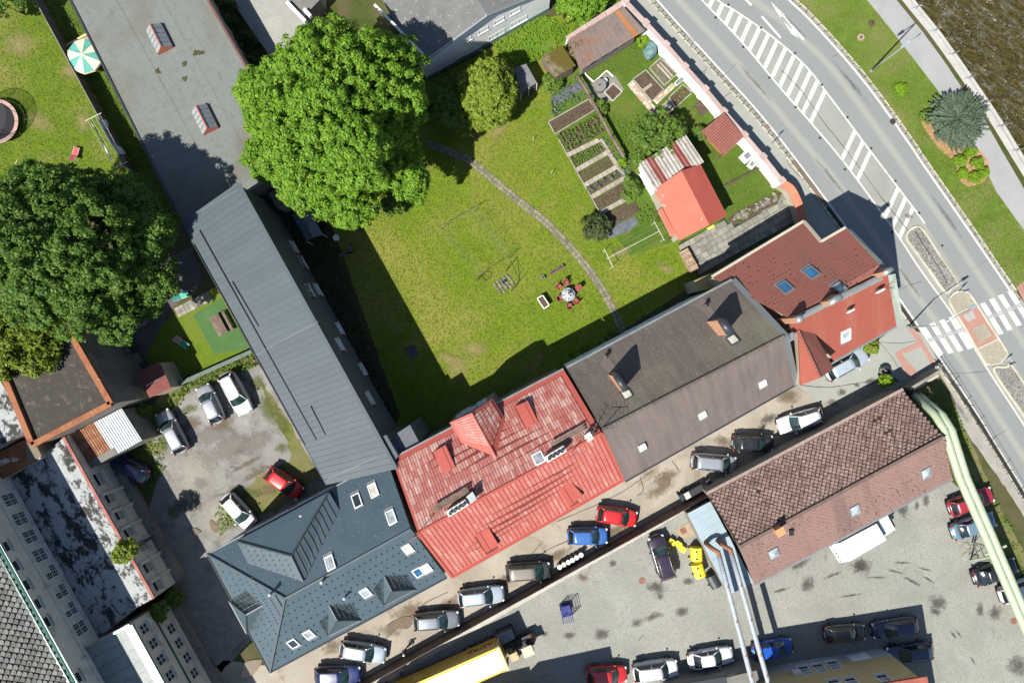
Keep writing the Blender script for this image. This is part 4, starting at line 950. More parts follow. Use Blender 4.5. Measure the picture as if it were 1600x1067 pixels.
skylight(h3, 842, 716, plr, .95, 1.1, m_pane_s)
m_plank = M('weathered_plank', [(.09, .06, .045), (.16, .12, .095)], 2, .9, 9, .3, .4, .02, island=.2)
for a, b in [((678, 795), (732, 763)), ((862, 694), (912, 666))]:
    pa, pb = hit(*a, plr)+Vector((0, 0, .45)), hit(*b, plr)+Vector((0, 0, .45)); s = axes(plr)[1].cross(Vector((0, 0, 1)))
    hv = Vector((-(pb-pa).y, (pb-pa).x, 0)).normalized()
    wk = MB().bar(pa+hv*.18, pb+hv*.18, .16, .05).bar(pa-hv*.02, pb-hv*.02, .16, .05).bar(pa-hv*.22, pb-hv*.22, .16, .05).build('roof_walkway', m_plank, h3)
    for k in range(4): p = lerp(pa, pb, (k+.5)/4); MB().bar(p-Vector((0, 0, .5)), p, .06).build('bracket', m_black, wk)
def antenna(par, base, h, mat, n=5, ang=0.3):
    d = Vector((math.cos(ang), math.sin(ang), 0)); s = Vector((-d.y, d.x, 0)); m = MB().tube([base, base+Vector((0, 0, h))], .03, 6)
    t = base+Vector((0, 0, h*.95)); m.bar(t-d*.8, t+d*.8, .03)
    for k in range(n): p = t+d*(-.75+1.5*k/(n-1)); m.bar(p-s*.35, p+s*.35, .02)
    return m.build('antenna', mat, par)
antenna(h3, hit(896, 702, plr), 2.2, m_black, 6, .5); antenna(h3, hit(925, 665, plr), 2.0, m_plank, 5, 1.2); antenna(h3, hit(658, 826, plr), 2.2, m_redsheet, 3, .6)
eave_gutter(h3, a0, a1, m_redsheet, .11); eave_gutter(h3, a3, a2, m_zinc, .1)
MB().bar(a0, k0, .25, .12).build('verge_trim', m_redsheet, h3); MB().bar(a1, k1, .25, .12).build('verge_trim', m_redsheet, h3)

# ------------------------------------------------------------------ brown roofed house
ze, zr = 8.5, 13.0
b0, b1, b2, b3 = P(977, 752, ze), P(1242, 602, ze), P(1143, 437, ze), P(885, 574, ze); r0, r1 = P(941, 671, zr), P(1225, 525, zr)
h4, _ = house('brown_house', 'terraced house with mossy brown shingle roof and two brick chimneys', 'house', [([b0, b1, r1, r0], m_brown_f), ([b3, r0, r1, b2], m_brown_r)], m_white_wall, .35, .2)
plf, plr = (b0, b1, r1), (b3, b2, r1)
n = 28
for k in range(n): MB().tube([lerp(r0, r1, k/n)+Vector((0, 0, .03)), lerp(r0, r1, (k+.97)/n)+Vector((0, 0, .05))], .15, 7).build('ridge_tile', m_brown_r, h4)
for q in ([(958, 588), (966, 584), (982, 608), (974, 613)], [(1121, 501), (1133, 497), (1147, 519), (1135, 524)]): chimney(h4, q, 13.4, 9, m_brick, m_dark_metal, 0, 'round')
for px, py, pl in [(979.5, 617, plr), (1145, 532, plr), (1003, 698, plf), (1097, 648, plf), (1191, 599, plf)]: skylight(h4, px, py, pl, .72 if pl is plf else .9, .7 if pl is plf else .95, m_pane_l, m_frame_d if pl is plr else m_frame_w, .16)
for px, py in [(946, 556), (1101, 477)]: MB().lathe(hit(px, py, plr), [(.12, -.1), (.12, .5), (.2, .52), (.2, .62), (.02, .7)], 10).build('vent_pipe', m_black, h4)
for (a, b) in (([(939, 570), (945, 551), (965, 575), (958, 590)], 0), ([(1083, 475), (1098, 465), (1128, 500), (1120, 505)], 0)):
    e = axes(plr)[2]; MB().prism([hit(*p, plr)+e*.03 for p in a], [hit(*p, plr)-e*.02 for p in a]).build('repair_strip', M('repair_felt', [(.10, .082, .072), (.125, .10, .09)], 1, .9), h4)
m_gut = plain('grey_gutter', (.14, .15, .155), .4, .3)
for a, b in ((b2, r1), (r1, b1)): MB().bar(a+Vector((.15, 0, .0)), b+Vector((.15, 0, 0)), .5, .14).build('verge_flashing', m_gut, h4)
eave_gutter(h4, b0, b1, m_dark_metal, .1); eave_gutter(h4, b3, b2, m_zinc, .12)
antenna(h4, hit(944, 664, plr), 2.4, m_black, 5, .2)
wv0, wv1 = inset(b3, (b0+b2)/2, .37), inset(b2, (b0+b2)/2, .37); wd4 = (wv1-wv0); wd4.z = 0; wd4.normalize(); wn4 = Vector((-wd4.y, wd4.x, 0))
for f in (.12, .28, .44, .6, .76):
    for zz in (6.6, 3.4): window(h4, lerp(wv0, wv1, f).xy.to_3d()+Vector((0, 0, zz)), wd4, 1.1, 1.4, 2, 1, m_frame_w, m_pane, .2, wn4)

# ------------------------------------------------------------------ corner house
ze, zr = 7.2, 12.8
c0, c1, c5, c6 = P(1112, 433, ze), P(1256, 346, ze), P(1371, 430, zr), P(1234, 497, zr); pl_r = (c0, c1, c6)
c2, c3, c4 = hit(1283, 378, pl_r), hit(1321, 356, pl_r), hit(1374, 413, pl_r)
c7, c8 = P(1388, 432, 12.6), P(1401, 510, ze); pl_f = (c6, c5, P(1352, 537, ze))
f8, f9, f10 = hit(1401, 510, pl_f), hit(1304, 564, pl_f), hit(1236, 520, pl_f)
f7 = hit(1387, 430, pl_f)
h5, _ = house('corner_house', 'red clay tiled corner house beside the road and zebra crossing', 'house', [([c0, c6, c5, c4, c3, c2, c1], m_clay_r), ([c6, f10, hit(1273, 521, pl_f), f9, f8, f7, c5], m_clay_f)], m_beige_wall, .3, .2)
wz = hit(1247, 515, pl_f).z
g0, g1, g2, g3 = hit(1247, 515, pl_f), P(1282, 590, wz), hit(1273, 521, pl_f), None
g3 = P(1303, 576, g2.z); g4 = P(1237, 512, wz-1.6); g5 = P(1251, 602, wz-1.6)
MB().prism([g0, g1, g3, g2], [p-dn for p in (g0, g1, g3, g2)]).build('wing_roof', m_clay_r, h5)
MB().prism([g0, g4, g5, g1], [p-dn for p in (g0, g4, g5, g1)]).build('wing_roof', m_clay_f, h5)
ins5 = lambda p, d: p+Vector((d[0], d[1], 0))
MB().prism([p-dn*1.3 for p in (g0, g4, g5, g1, g3, g2)], [Vector((p.x, p.y, 0)) for p in (g0, g4, g5, g1, g3, g2)]).build('wing_wall', m_beige_wall, h5)
for k in range(14): MB().tube([lerp(g0, g1, k/14), lerp(g0, g1, (k+.96)/14)], .12, 7).build('ridge_tile', m_clay_r, h5)
# parapet wall along the ridge
MB().prism([c6+Vector((0, 0, .5)), c5+Vector((0, 0, .5)), c5+Vector((0, 0, .5))-V*.5, c6+Vector((0, 0, .5))-V*.5], [c6-dn*2, c5-dn*2, c5-dn*2-V*.5, c6-dn*2-V*.5]).build('ridge_parapet', m_grey_wall, h5)
MB().bar(lerp(c6, c5, .02)-V*.25+Vector((0, 0, .55)), lerp(c6, c5, .98)-V*.25+Vector((0, 0, .55)), .3, .08).build('parapet_coping', m_zinc, h5)
m_greenm = M('pale_green_sheet', [(.20, .235, .195), (.25, .28, .24)], .8, .5, 5, .12)
MB().prism([f7+Vector((.0, 0, .05)), P(1399, 428, 12.6), P(1412, 507, ze), f8+Vector((0, 0, .05))], [p-dn for p in (f7, P(1399, 428, 12.6), P(1412, 507, ze), f8)]).build('verge_flashing', m_greenm, h5)
MB().prism([c3+up, P(1331, 359, c3.z-.1), P(1383, 413, c4.z-.1), c4+up], [p-dn for p in (c3, P(1331, 359, c3.z), P(1383, 413, c4.z), c4)]).build('verge_flashing', m_greenm, h5)
for a, b in ((c0, c1), (c1, c2), (c2, c3)): MB().bar(a+up, b+up, .3, .1).build('verge_flashing', m_beige_wall, h5)
eave_gutter(h5, f9, f8, m_zinc, .11)
for q in ([(1377, 426), (1390, 417), (1394, 422), (1381, 432)], [(1292, 471), (1311, 459), (1315, 466), (1296, 478)], [(1241, 497), (1250, 492), (1254, 500), (1245, 505)]): chimney(h5, q, 14.3, 10, m_brick, m_zinc, 0, 'round')
chimney(h5, [(1227, 526), (1237, 520), (1241, 529), (1231, 534)], 12.5, 8, m_beige_wall, m_zinc)
for px, py, pl, g, w_, l_ in [(1227, 450, pl_r, m_pane_b, 1.0, 1.3), (1268, 427, pl_r, m_pane_b, 1.0, 1.3), (1312, 450, pl_r, m_pane_s, .8, 1.1), (1321, 524, pl_f, m_pane_s, .95, 1.5)]: skylight(h5, px, py, pl, w_, l_, g, m_gut if pl is pl_r else m_frame_w, .14, .12)
def dish(par, base, r, mat, mast=1.0):
    t = base+Vector((0, 0, mast)); d = MB().tube([base, t], .035, 6).build('dish_mast', mat, par); mb = MB()
    dv = Vector((.35, -.9, .35)).normalized(); a = dv.cross(Vector((0, 0, 1))).normalized(); b = dv.cross(a); vs = []
    for j in range(4):
        for k in range(14):
            t2 = 2*math.pi*k/14; rr = r*j/3; vs.append(t+(a*math.cos(t2)+b*math.sin(t2))*rr+dv*(.18*(j/3)**2))
    mb.add(vs, [(j*14+k, j*14+(k+1) % 14, (j+1)*14+(k+1) % 14, (j+1)*14+k) for j in range(3) for k in range(14)]); mb.build('satellite_dish', mat, d, True)
    MB().bar(t, t+dv*.55, .03).build('feed_arm', m_zinc, d)
dish(h5, hit(1322, 484, pl_f), .4, m_frame_w, .6); dish(h5, hit(1368, 453, pl_f), .45, m_frame_w, .6); antenna(h5, hit(1380, 452, pl_f), 1.6, m_gut, 3, 1.3)

# ------------------------------------------------------------------ diamond tiled store
ze, zr = 3.4, 6.2
d0, d1, d2, d3 = P(1103, 771, ze), P(1410, 608, ze), P(1488, 748, ze), P(1179, 914, ze); q0, q1 = P(1156, 853, zr), P(1470, 684, zr)
h6, _ = house('tiled_store', 'long low store with brown diamond tiled roof beside the yard', 'building', [([d0, q0, q1, d1], m_moss_under), ([d3, d2, q1, q0], m_dia2)], m_grey_wall, .25, .14)
diamond(h6, d0, d1, q1, q0, .49, m_dia, jit=.035, miss=.005, gap=.83)
diamond(h6, d3, d2, q1, q0, .5, m_dia2, lift=.0, t=.03, gap=.97, jit=.008)
MB().bar(q0+up*4, q1+up*4, .3, .1).build('ridge_cap', M('ridge_mortar', [(.08, .055, .045), (.12, .085, .07)], 2, .9), h6)
MB().bar(d0+Vector((0, 0, .08)), d1+Vector((0, 0, .08)), .32, .12).build('eave_board', M('eave_board', [(.17, .13, .11), (.24, .19, .165)], 2, .9), h6)
MB().bar(d3+Vector((0, 0, .02)), d2+Vector((0, 0, .02)), .22, .1).build('gutter', m_zinc, h6)
pl6 = (d3, d2, q1)
for px, py in [(1208, 863), (1335, 796), (1446, 738)]:
    f = skylight(h6, px, py, pl6, 1.05, 1.25, m_pane_s, m_zinc, .16, .07)
    c = hit(px, py, pl6); e1, e2, nn = axes(pl6); apex = c+nn*.34
    q = [c+e1*(i*.48)+e2*(j*.58)+nn*.15 for i, j in ((-1, -1), (1, -1), (1, 1), (-1, 1))]; MB().add(q+[apex], [(0, 1, 4), (1, 2, 4), (2, 3, 4), (3, 0, 4)]).build('glass_dome', m_pane_s, f)
chimney(h6, [(1212, 829), (1222, 823), (1226, 832), (1216, 838)], 7.2, 4.5, m_brick, M('orange_cap', [(.35, .17, .08), (.4, .22, .12)], 2, .9))
chimney(h6, [(1233, 829), (1238, 828), (1239, 834), (1234, 835)], 5.8, 4.5, m_white_conc, m_black)

# corrugated lean-to at its end
e_ = [P(1074, 802, 3.0), P(1110, 783, 3.3), P(1177, 909, 3.3), P(1138, 929, 3.0)]
h7 = thing('lean_to', 'pale blue corrugated lean-to roof against the brown tiled store', 'shed', P(1125, 856))
walls(h7, [e_], m_grey_wall, .25, .08); corrugated(h7, e_[0], e_[3], e_[2], e_[1], 12, 3, .028, [m_blue_corr])
# ------------------------------------------------------------------ factory on the left
FN = Vector((.874, .486, 0)).normalized(); FD = Vector((FN.y, -FN.x, 0))      # facade normal (towards the yard) and its run (towards lower right)
zw, zg = 5.0, 10.5
fb = P(100.5, 900, zw); f_a = fb-FD*22; f_b = fb+FD*26
hF = thing('factory_block', 'tall grey factory block with rows of barred white windows and grey diamond tiles', 'factory', Vector((fb.x-6, fb.y, 0)))
top = [f_a, f_b, f_b-FN*14, f_a-FN*14]
MB().ext(top, 0, zg-.25).build('wall', m_factory, hF)
ga, gb = Vector((f_a.x, f_a.y, zg))+FN*.25, Vector((f_b.x, f_b.y, zg))+FN*.25
ra, rb = ga-FN*7.4+Vector((0, 0, 3.6)), gb-FN*7.4+Vector((0, 0, 3.6)); la, lb = ga-FN*14.8, gb-FN*14.8
MB().slab([ga, gb, rb, ra], .15).build('roof_slope', m_moss_under, hF); MB().slab([la, lb, rb, ra], .15).build('roof_slope', m_moss_under, hF)
diamond(hF, ga, gb, rb, ra, .62, m_gdia, jit=.03)
m_green = plain('green_gutter', (.02, .10, .075), .4, 0, .5)
MB().tube([ga+FN*.1, gb+FN*.1], .16, 8).build('gutter', m_green, hF); MB().bar(ga-FN*.3+Vector((0, 0, .16)), gb-FN*.3+Vector((0, 0, .16)), .25, .1).build('snow_rail', m_green, hF)
MB().bar(ga+FN*.28+Vector((0, 0, .05)), gb+FN*.28+Vector((0, 0, .05)), .05, .06).build('gutter_rim', m_zinc, hF)
wf = fb
def fwin(par, px, py, n0, w_, h_, **k):
    c = wall_hit(px, py, n0, n0+FD); return window(par, c, FD, w_, h_, out=FN, **k)
for i, (px, py) in enumerate([(15, 780.5), (31, 810), (46.5, 838), (62, 867), (79, 893), (94, 923.5), (109, 951.6), (125, 980.6)]):
    fwin(hF, px, py, wf, 1.35, 1.75, cols=2, rows=2, bars=2, glass=[m_pane, m_pane_l, m_pane, m_pane] if i in (4, 5, 6) else m_pane, sill=.35, sillmat=m_factory, fw=.09)
for px, py in [(6, 855), (21, 885.5), (37.5, 915.6), (55, 945), (69.6, 973.5), (119, 1060)]: fwin(hF, px, py, wf, 1.1, 1.3, cols=1, rows=2, sill=.3, sillmat=m_factory, fw=.09)
for i in range(9):
    c = wf+FD*(-20+5*i); MB().bar(Vector((c.x, c.y, 7.6))+FN*.05, Vector((c.x, c.y, 7.6))+FN*.05+FD*4.9, .14, .16).build('string_course', m_factory, hF)
# flat wing
hW = thing('factory_wing', 'flat roofed factory wing with peeling white roof coating', 'factory', P(150, 850))
wp = [P(18, 752, zw), P(100, 683, zw), P(241, 934, zw), P(215, 948, zw), P(128, 1016, zw), P(146, 984, zw)]
MB().ext(wp, 0, zw-.3).build('wall', m_factory, hW); MB().slab(wp, .28).build('flat_roof', m_peel, hW)
MB().bar(wp[1]+Vector((0, 0, .05)), wp[2]+Vector((0, 0, .05)), .28, .14).build('roof_flashing', M('red_oxide_trim', [(.20, .06, .05), (.28, .12, .10)], 1, .8, 8, .3), hW)
wq = Vector((wp[1].x, wp[1].y, 0)); wd_ = (wp[2]-wp[1]); wd_.z = 0; wd_.normalize(); wn_ = Vector((-wd_.y, wd_.x, 0)); wn_ = wn_ if wn_.x > 0 else -wn_
m_board = M('grey_shutter', [(.20, .195, .17), (.26, .25, .22)], 1, .85)
for i, (px, py) in enumerate([(150, 751), (165, 778), (180, 804), (194, 831), (218, 853), (224.6, 886), (240, 914)]):
    c = wall_hit(px+4, py-2, wq, wq+wd_)
    f = window(hW, c, wd_, 1.5, 1.5, 1, 2, m_factory, m_board if i == 4 else m_pane, .35, wn_, .12, .1, 0, m_factory)
    lbox(MB(), c-Vector((0, 0, .35)), wd_, Vector((0, 0, 1)), wn_, 1.2, .65, .09).build('shutter', m_board, f)
    if i < 6: p = c+wd_*1.5; MB().bar(Vector((p.x, p.y, .1)), Vector((p.x, p.y, zw-.4)), .45, .3).build('pilaster', m_factory, hW)
MB().bar(Vector((wq.x, wq.y, .4))+wn_*.5, Vector((wp[2].x, wp[2].y, .4))+wn_*.5, .9, .8).build('plinth', m_grey_wall, hW)
# annex with pale sheet roof
za = 7.0
hA = thing('factory_annex', 'factory annex with pale green sheet roof and two rows of windows', 'factory', P(230, 1040))
r1_, r2_ = P(204, 975, za), P(262, 1080, za); l1_ = P(127, 1016, za); l2_ = l1_+(r2_-r1_)*1.4; r2_ = r1_+(r2_-r1_)*1.4
ap = [l1_, r1_, r2_, l2_]
MB().ext(ap, 0, za-.2).build('wall', m_factory, hA)
m_palesheet = M('pale_green_roof', [(.17, .195, .18), (.23, .255, .24)], .7, .6, 4, .2, .2, .02, dirt=((.12, .14, .135), 1.2, .60, .70))
MB().slab(ap, .18).build('flat_roof', m_palesheet, hA)
panels(hA, l1_, l2_, r2_, r1_, 9, m_palesheet, 'roof_sheet', seam=.05, rows=3)
MB().bar(r1_+Vector((.1, 0, .1)), r2_+Vector((.1, 0, .1)), .35, .22).build('gutter', m_green, hA)
MB().bar(r1_+Vector((-.4, -.05, .12)), r2_+Vector((-.4, -.05, .12)), .4, .06).build('roof_trim', m_frame_w, hA)
MB().bar(l1_+Vector((0, 0, .1)), r1_+Vector((0, 0, .1)), .2, .2).build('verge_trim', m_zinc, hA)
aq = Vector((r1_.x, r1_.y, 0)); ad = (r2_-r1_); ad.z = 0; ad.normalize(); an = Vector((-ad.y, ad.x, 0)); an = an if an.x > 0 else -an
for px, py in [(225, 982), (239, 1005), (251, 1030), (265, 1055), (267, 982), (279, 1004.5), (292, 1027), (303, 1051)]:
    window(hA, wall_hit(px, py, aq, aq+ad), ad, 1.0, 1.25, 2, 2, m_frame_w, m_pane, .3, an, .06, .1, 0, m_factory)
for zz in (3.6,): MB().bar(aq+an*.06+Vector((0, 0, zz)), aq+ad*18+an*.06+Vector((0, 0, zz)), .12, .14).build('string_course', m_green, hA)
MB().bar(aq+an*.35+Vector((0, 0, .3)), aq+ad*18+an*.35+Vector((0, 0, .3)), .7, .6).build('plinth', m_grey_wall, hA)

# dark bitumen roofed block
zb4 = 7.5
hB = thing('bitumen_block', 'flat dark bitumen roof framed by rusty flashing', 'building', P(95, 610))
bp = [P(6, 578, zb4), P(112, 520, zb4), P(176, 630, zb4), P(54, 694, zb4)]
MB().ext(bp, 0, zb4-.2).build('wall', m_grey_wall, hB); MB().slab(bp, .18).build('flat_roof', m_bit, hB)
panels(hB, bp[0], bp[3], bp[2], bp[1], 9, m_bit, 'roofing_felt', t=.02, seam=0, gap=.02)
for a, b in ((0, 3), (3, 2), (2, 1)): MB().bar(bp[a]+Vector((0, 0, .2)), bp[b]+Vector((0, 0, .2)), .55, .35).build('rusty_flashing', m_rust, hB)
# peeling white roof at the picture edge
hK = thing('white_roof_block', 'peeling white flat roof at the left edge beside rusty flashing', 'building', P(5, 650))
kp = [P(-90, 640, 7.2), P(-5, 585, 7.2), P(44, 672, 7.2), P(-60, 730, 7.2)]
MB().ext(kp, 0, 7.0).build('wall', m_beige_wall, hK); MB().slab(kp, .2).build('flat_roof', m_peel, hK)
hK2 = thing('rusty_roof_block', 'brown rusted flat roof below the peeling white one', 'building', P(20, 715))
kp = [P(-60, 735, 6.0), P(36, 688, 6.0), P(64, 716, 6.0), P(10, 745, 6.0), P(-60, 775, 6.0)]
MB().ext(kp, 0, 5.8).build('wall', m_beige_wall, hK2); MB().slab(kp, .2).build('flat_roof', m_rust, hK2)
MB().slab(PL([(38, 692), (54, 690), (65, 712), (44, 724)], 6.12), .1).build('roof_sheet', M('brown_sheet', [(.12, .10, .07), (.15, .13, .09)], 1, .8), hK2)
m_grc = M('concrete_roof', [(.10, .10, .09), (.15, .145, .13)], .3, .85, 5, .12, .2, .02, dirt=((.26, .25, .22), .4, .62, .68))
bq0, bq1 = Vector((bp[1].x, bp[1].y, 0)), Vector((bp[2].x, bp[2].y, 0)); bd_ = (bq1-bq0).normalized(); bo_ = Vector((-bd_.y, bd_.x, 0)); bo_ = bo_ if bo_.x > 0 else -bo_
for px, py in ((150, 548), (188, 548), (172, 588), (205, 592)):
    lbox(MB(), wall_hit(px, py, bq0, bq1), bd_, Vector((0, 0, 1)), bo_, 1.6, 1.5, .03).build('bricked_window', m_grc, hB)
MB().bar(bq0+bo_*.4+Vector((0, 0, .35)), bq1+bo_*.4+Vector((0, 0, .35)), .8, .7).build('plinth', m_grey_wall, hB)
hH = thing('red_tin_shed', 'small dark red corrugated shed roof by the car park corner', 'shed', P(240, 593))
hp = [P(212, 582, 3.0), P(249, 565, 3.0), P(268, 606, 3.2), P(234, 621, 3.2)]
walls(hH, [hp], m_beige_wall, .1, .08); m_dkred = M('dark_red_tin', [(.11, .03, .025), (.17, .055, .045)], 1, .7, 6, .25)
corrugated(hH, hp[0], hp[3], hp[2], hp[1], 6, 3, .025, [m_dkred])
MB().bar(P(228, 603, 3.2), P(254, 588, 3.2), .05).build('roof_batten', m_frame_w, hH)
# shelter with rust and white corrugated sheets
hI = thing('corrugated_shelter', 'lean-to shelter with rusty and white corrugated sheets', 'shed', P(165, 690))
ip = [P(104, 682, 3.9), P(190, 638, 3.9), P(222, 688, 3.6), P(138, 734, 3.6)]
walls(hI, [ip], m_grey_wall, .12, .1)
corrugated(hI, ip[0], ip[1], ip[2], ip[3], 8, 3, .035, [m_rust2, m_galv], kinds=[0, 0, 0, 0, 1, 1, 1, 1], lift=.05)
MB().slab([lerp(ip[3], ip[0], .18)+Vector((0, 0, .13)), lerp(lerp(ip[3], ip[0], .18), lerp(ip[2], ip[1], .18), .55)+Vector((0, 0, .13)), lerp(ip[3], ip[2], .55)+Vector((0, 0, .13)), ip[3]+Vector((0, 0, .13))], .04).build('cement_board', m_grc, hI)

# big flat grey roof with lanterns
zl = 4.6
hL = thing('flat_hall', 'large flat grey roofed hall with two ridged skylights', 'building', P(270, 150))
lp = [P(92, -36, zl), P(306, -36, zl), P(324.7, 0, zl), P(400, 133, zl), P(470, 255, zl), P(391, 299, zl), P(290, 352, zl), P(275, 330, zl)]
MB().ext(lp, 0, zl-.3).build('wall', m_grey_wall, hL); MB().slab(lp, .28).build('flat_roof', m_flat, hL)
ll, lr = lp[0], lp[1]; dl = (lp[7]-lp[0]).normalized(); dr = (lp[4]-lp[2]).normalized()
for k in range(16):
    a, b = lerp(P(92, -36, zl), P(300, 350, zl), k/16), lerp(P(306, -36, zl), P(470, 255, zl), k/16)
    a2, b2 = lerp(P(92, -36, zl), P(300, 350, zl), (k+.985)/16), lerp(P(306, -36, zl), P(470, 255, zl), (k+.985)/16)
    if k < 13:
        for j in range(3): MB().slab([lerp(x, y, t)+Vector((0, 0, .018+.004*((j+k) % 2))) for x, y, t in ((a, b, j/3+.004), (a, b, (j+1)/3-.003), (a2, b2, (j+1)/3-.003), (a2, b2, j/3+.004))], .012).build('roofing_felt', m_flat, hL)
MB().bar(lp[2]+Vector((0, 0, .06)), lp[4]+Vector((0, 0, .06)), .22, .14).build('roof_edge', M('red_brown_edge', [(.09, .035, .03), (.13, .06, .05)], 2, .7), hL)
MB().bar(lp[0]+Vector((0, 0, .05)), lp[7]+Vector((0, 0, .05)), .18, .12).build('roof_edge', m_dark_metal, hL)
m_lant = plain('terracotta_paint', (.30, .095, .06), .7); m_lglass = M('lantern_glass', [(.15, .17, .18), (.23, .25, .255)], 3, .25, 6, .2, .1, .01, spec=.6)
for cx, cy in ((249, 61), (320, 187)):
    c = P(cx, cy, zl+.3); d = (lp[7]-lp[0]).normalized(); s = Vector((-d.y, d.x, 0)); L_, W_, hh = 1.25, .82, .75
    b4 = [c+d*(i*L_)+s*(j*W_) for i, j in ((-1, -1), (1, -1), (1, 1), (-1, 1))]
    ln = MB().ext(b4, zl-.1, zl+.3).build('roof_lantern', m_lant, hL); r_a, r_b = c-d*(L_*.98)+Vector((0, 0, hh)), c+d*(L_*.98)+Vector((0, 0, hh))
    for tri in ((b4[0], b4[3], r_a), (b4[1], b4[2], r_b)): MB().prism(list(tri), [p-d*.05*(1 if tri[2] is r_b else -1) for p in tri]).build('gable', m_lant, ln)
    MB().bar(r_a, r_b, .12, .1).build('ridge_cap', m_lant, ln)
    for j, (e0, e1_) in enumerate(((b4[0], b4[1]), (b4[3], b4[2]))):
        for k in range(5):
            q = [lerp(e0, e1_, (k+.06)/5), lerp(e0, e1_, (k+.94)/5), lerp(r_a, r_b, (k+.94)/5), lerp(r_a, r_b, (k+.06)/5)]
            MB().prism([p+Vector((0, 0, .03)) for p in q], [p-Vector((0, 0, .02)) for p in q]).build('pane', m_lglass, ln)
m_mossp = M('roof_moss', [(.035, .035, .012), (.06, .055, .02)], 3, .95, 8, .4, .6, .05)
for i, (px, py) in enumerate([(312, 83), (288, 100), (246, 112), (288, 123), (305, 84)]):
    MB().blob(P(px, py, zl+.03), .3, .22, .06, i+3, 1.2, 12, 4, i).build('moss_tuft', m_mossp, hL)
# corrugated roof beyond
hM = thing('corrugated_garage', 'low ribbed pale roof deck behind the big bright maple', 'building', P(420, 40))
mp = [P(330, -45, .6), P(424, 92, .6), P(500, 70, .6), P(420, -45, .6)]
walls(hM, [mp], m_grey_wall, .1, .1); m_rib = M('ribbed_pale_sheet', [(.19, .195, .18), (.24, .24, .22)], .6, .7, 5, .1, .1, .01)
corrugated(hM, mp[0], mp[1], mp[2], mp[3], 12, 6, .022, [m_rib], rows=1)
hM2 = thing('concrete_terrace', 'concrete terrace roof with white parapet between ribbed and grey roofs', 'building', P(470, 15))
mp2 = [P(440, -45, 2.4), P(448, 4, 2.4), P(474, 27, 2.4), P(500, 0, 2.4), P(500, -45, 2.4)]
MB().ext(mp2, 0, 2.4).build('slab', m_grc, hM2); MB().bar(P(449, 5, 2.6), P(478, 35, 2.6), .3, .5).build('parapet', m_white_wall, hM2); MB().bar(P(476, 16, 2.6), P(486, 27, 2.6), .3, .5).build('parapet', m_white_wall, hM2)

# white gabled hall at the top
hWh = thing('white_hall', 'white rendered hall with grey gabled roof and gable windows', 'building', P(740, 30))
ga0, ga1 = P(668, 124.6), P(857.4, 17); gd = (ga1-ga0); gl = gd.length; gd = gd/gl; gb_ = Vector((-gd.y, gd.x, 0))
apx = ga0+gd*(gl*.5); ze, zp = 4.9, 6.9; Lh = 26
pts = [ga0+Vector((0, 0, ze)), ga1+Vector((0, 0, ze)), apx+Vector((0, 0, zp))]
MB().add([ga0, ga1, pts[1], pts[2], pts[0]]+[p+gb_*Lh for p in (ga0, ga1, pts[1], pts[2], pts[0])], [(0, 1, 2, 3, 4), (9, 8, 7, 6, 5), (0, 4, 9, 5), (1, 6, 7, 2), (2, 7, 8, 3), (3, 8, 9, 4)]).build('wall', m_white_wall, hWh)
m_rooff = M('grey_roof_felt', [(.085, .088, .088), (.12, .122, .118)], .5, .9, 9, .3, .3, .02, dirt=((.20, .20, .185), 2.5, .60, .66))
o_ = -gb_*.35
for s, e in ((pts[0]-gd*.4-Vector((0, 0, .12)), pts[2]), (pts[2], pts[1]+gd*.4-Vector((0, 0, .12)))):
    q = [s+o_+Vector((0, 0, .16)), e+o_+Vector((0, 0, .16)), e+gb_*Lh+Vector((0, 0, .16)), s+gb_*Lh+Vector((0, 0, .16))]; MB().slab(q, .16).build('roof_slope', m_rooff, hWh)
    MB().bar(s+o_+Vector((0, 0, .12)), e+o_+Vector((0, 0, .12)), .16, .22).build('verge_trim', m_zinc, hWh)
MB().bar(ga0-gb_*.02+Vector((0, 0, .35)), ga1-gb_*.02+Vector((0, 0, .35)), .12, .7).build('plinth', M('blue_grey_plinth', [(.08, .14, .16), (.11, .17, .19)], 1, .9), hWh)
cs = 0
for px, py, ww, hh in [(698, 99, 1.9, 1.0), (738, 76, 1.9, 1.0), (776, 55, 1.9, 1.0), (811, 34, 1.9, 1.0), (696, 81, 1.9, .5), (729, 63, 1.1, .8), (755, 48, 1.1, .8), (780, 33, 1.1, .8), (805, 18, 1.1, .8)]:
    window(hWh, wall_hit(px, py, ga0, ga1), gd, ww, hh, 2 if ww > 1.5 else 1, 1, m_frame_w, [m_pane_s, m_pane], .08, -gb_, .06, .05, 0, m_frame_w)
MB().bar(P(585, 8, 6.2), P(668, 92, 5.0), .22, .18).build('roof_edge', m_frame_w, hWh)

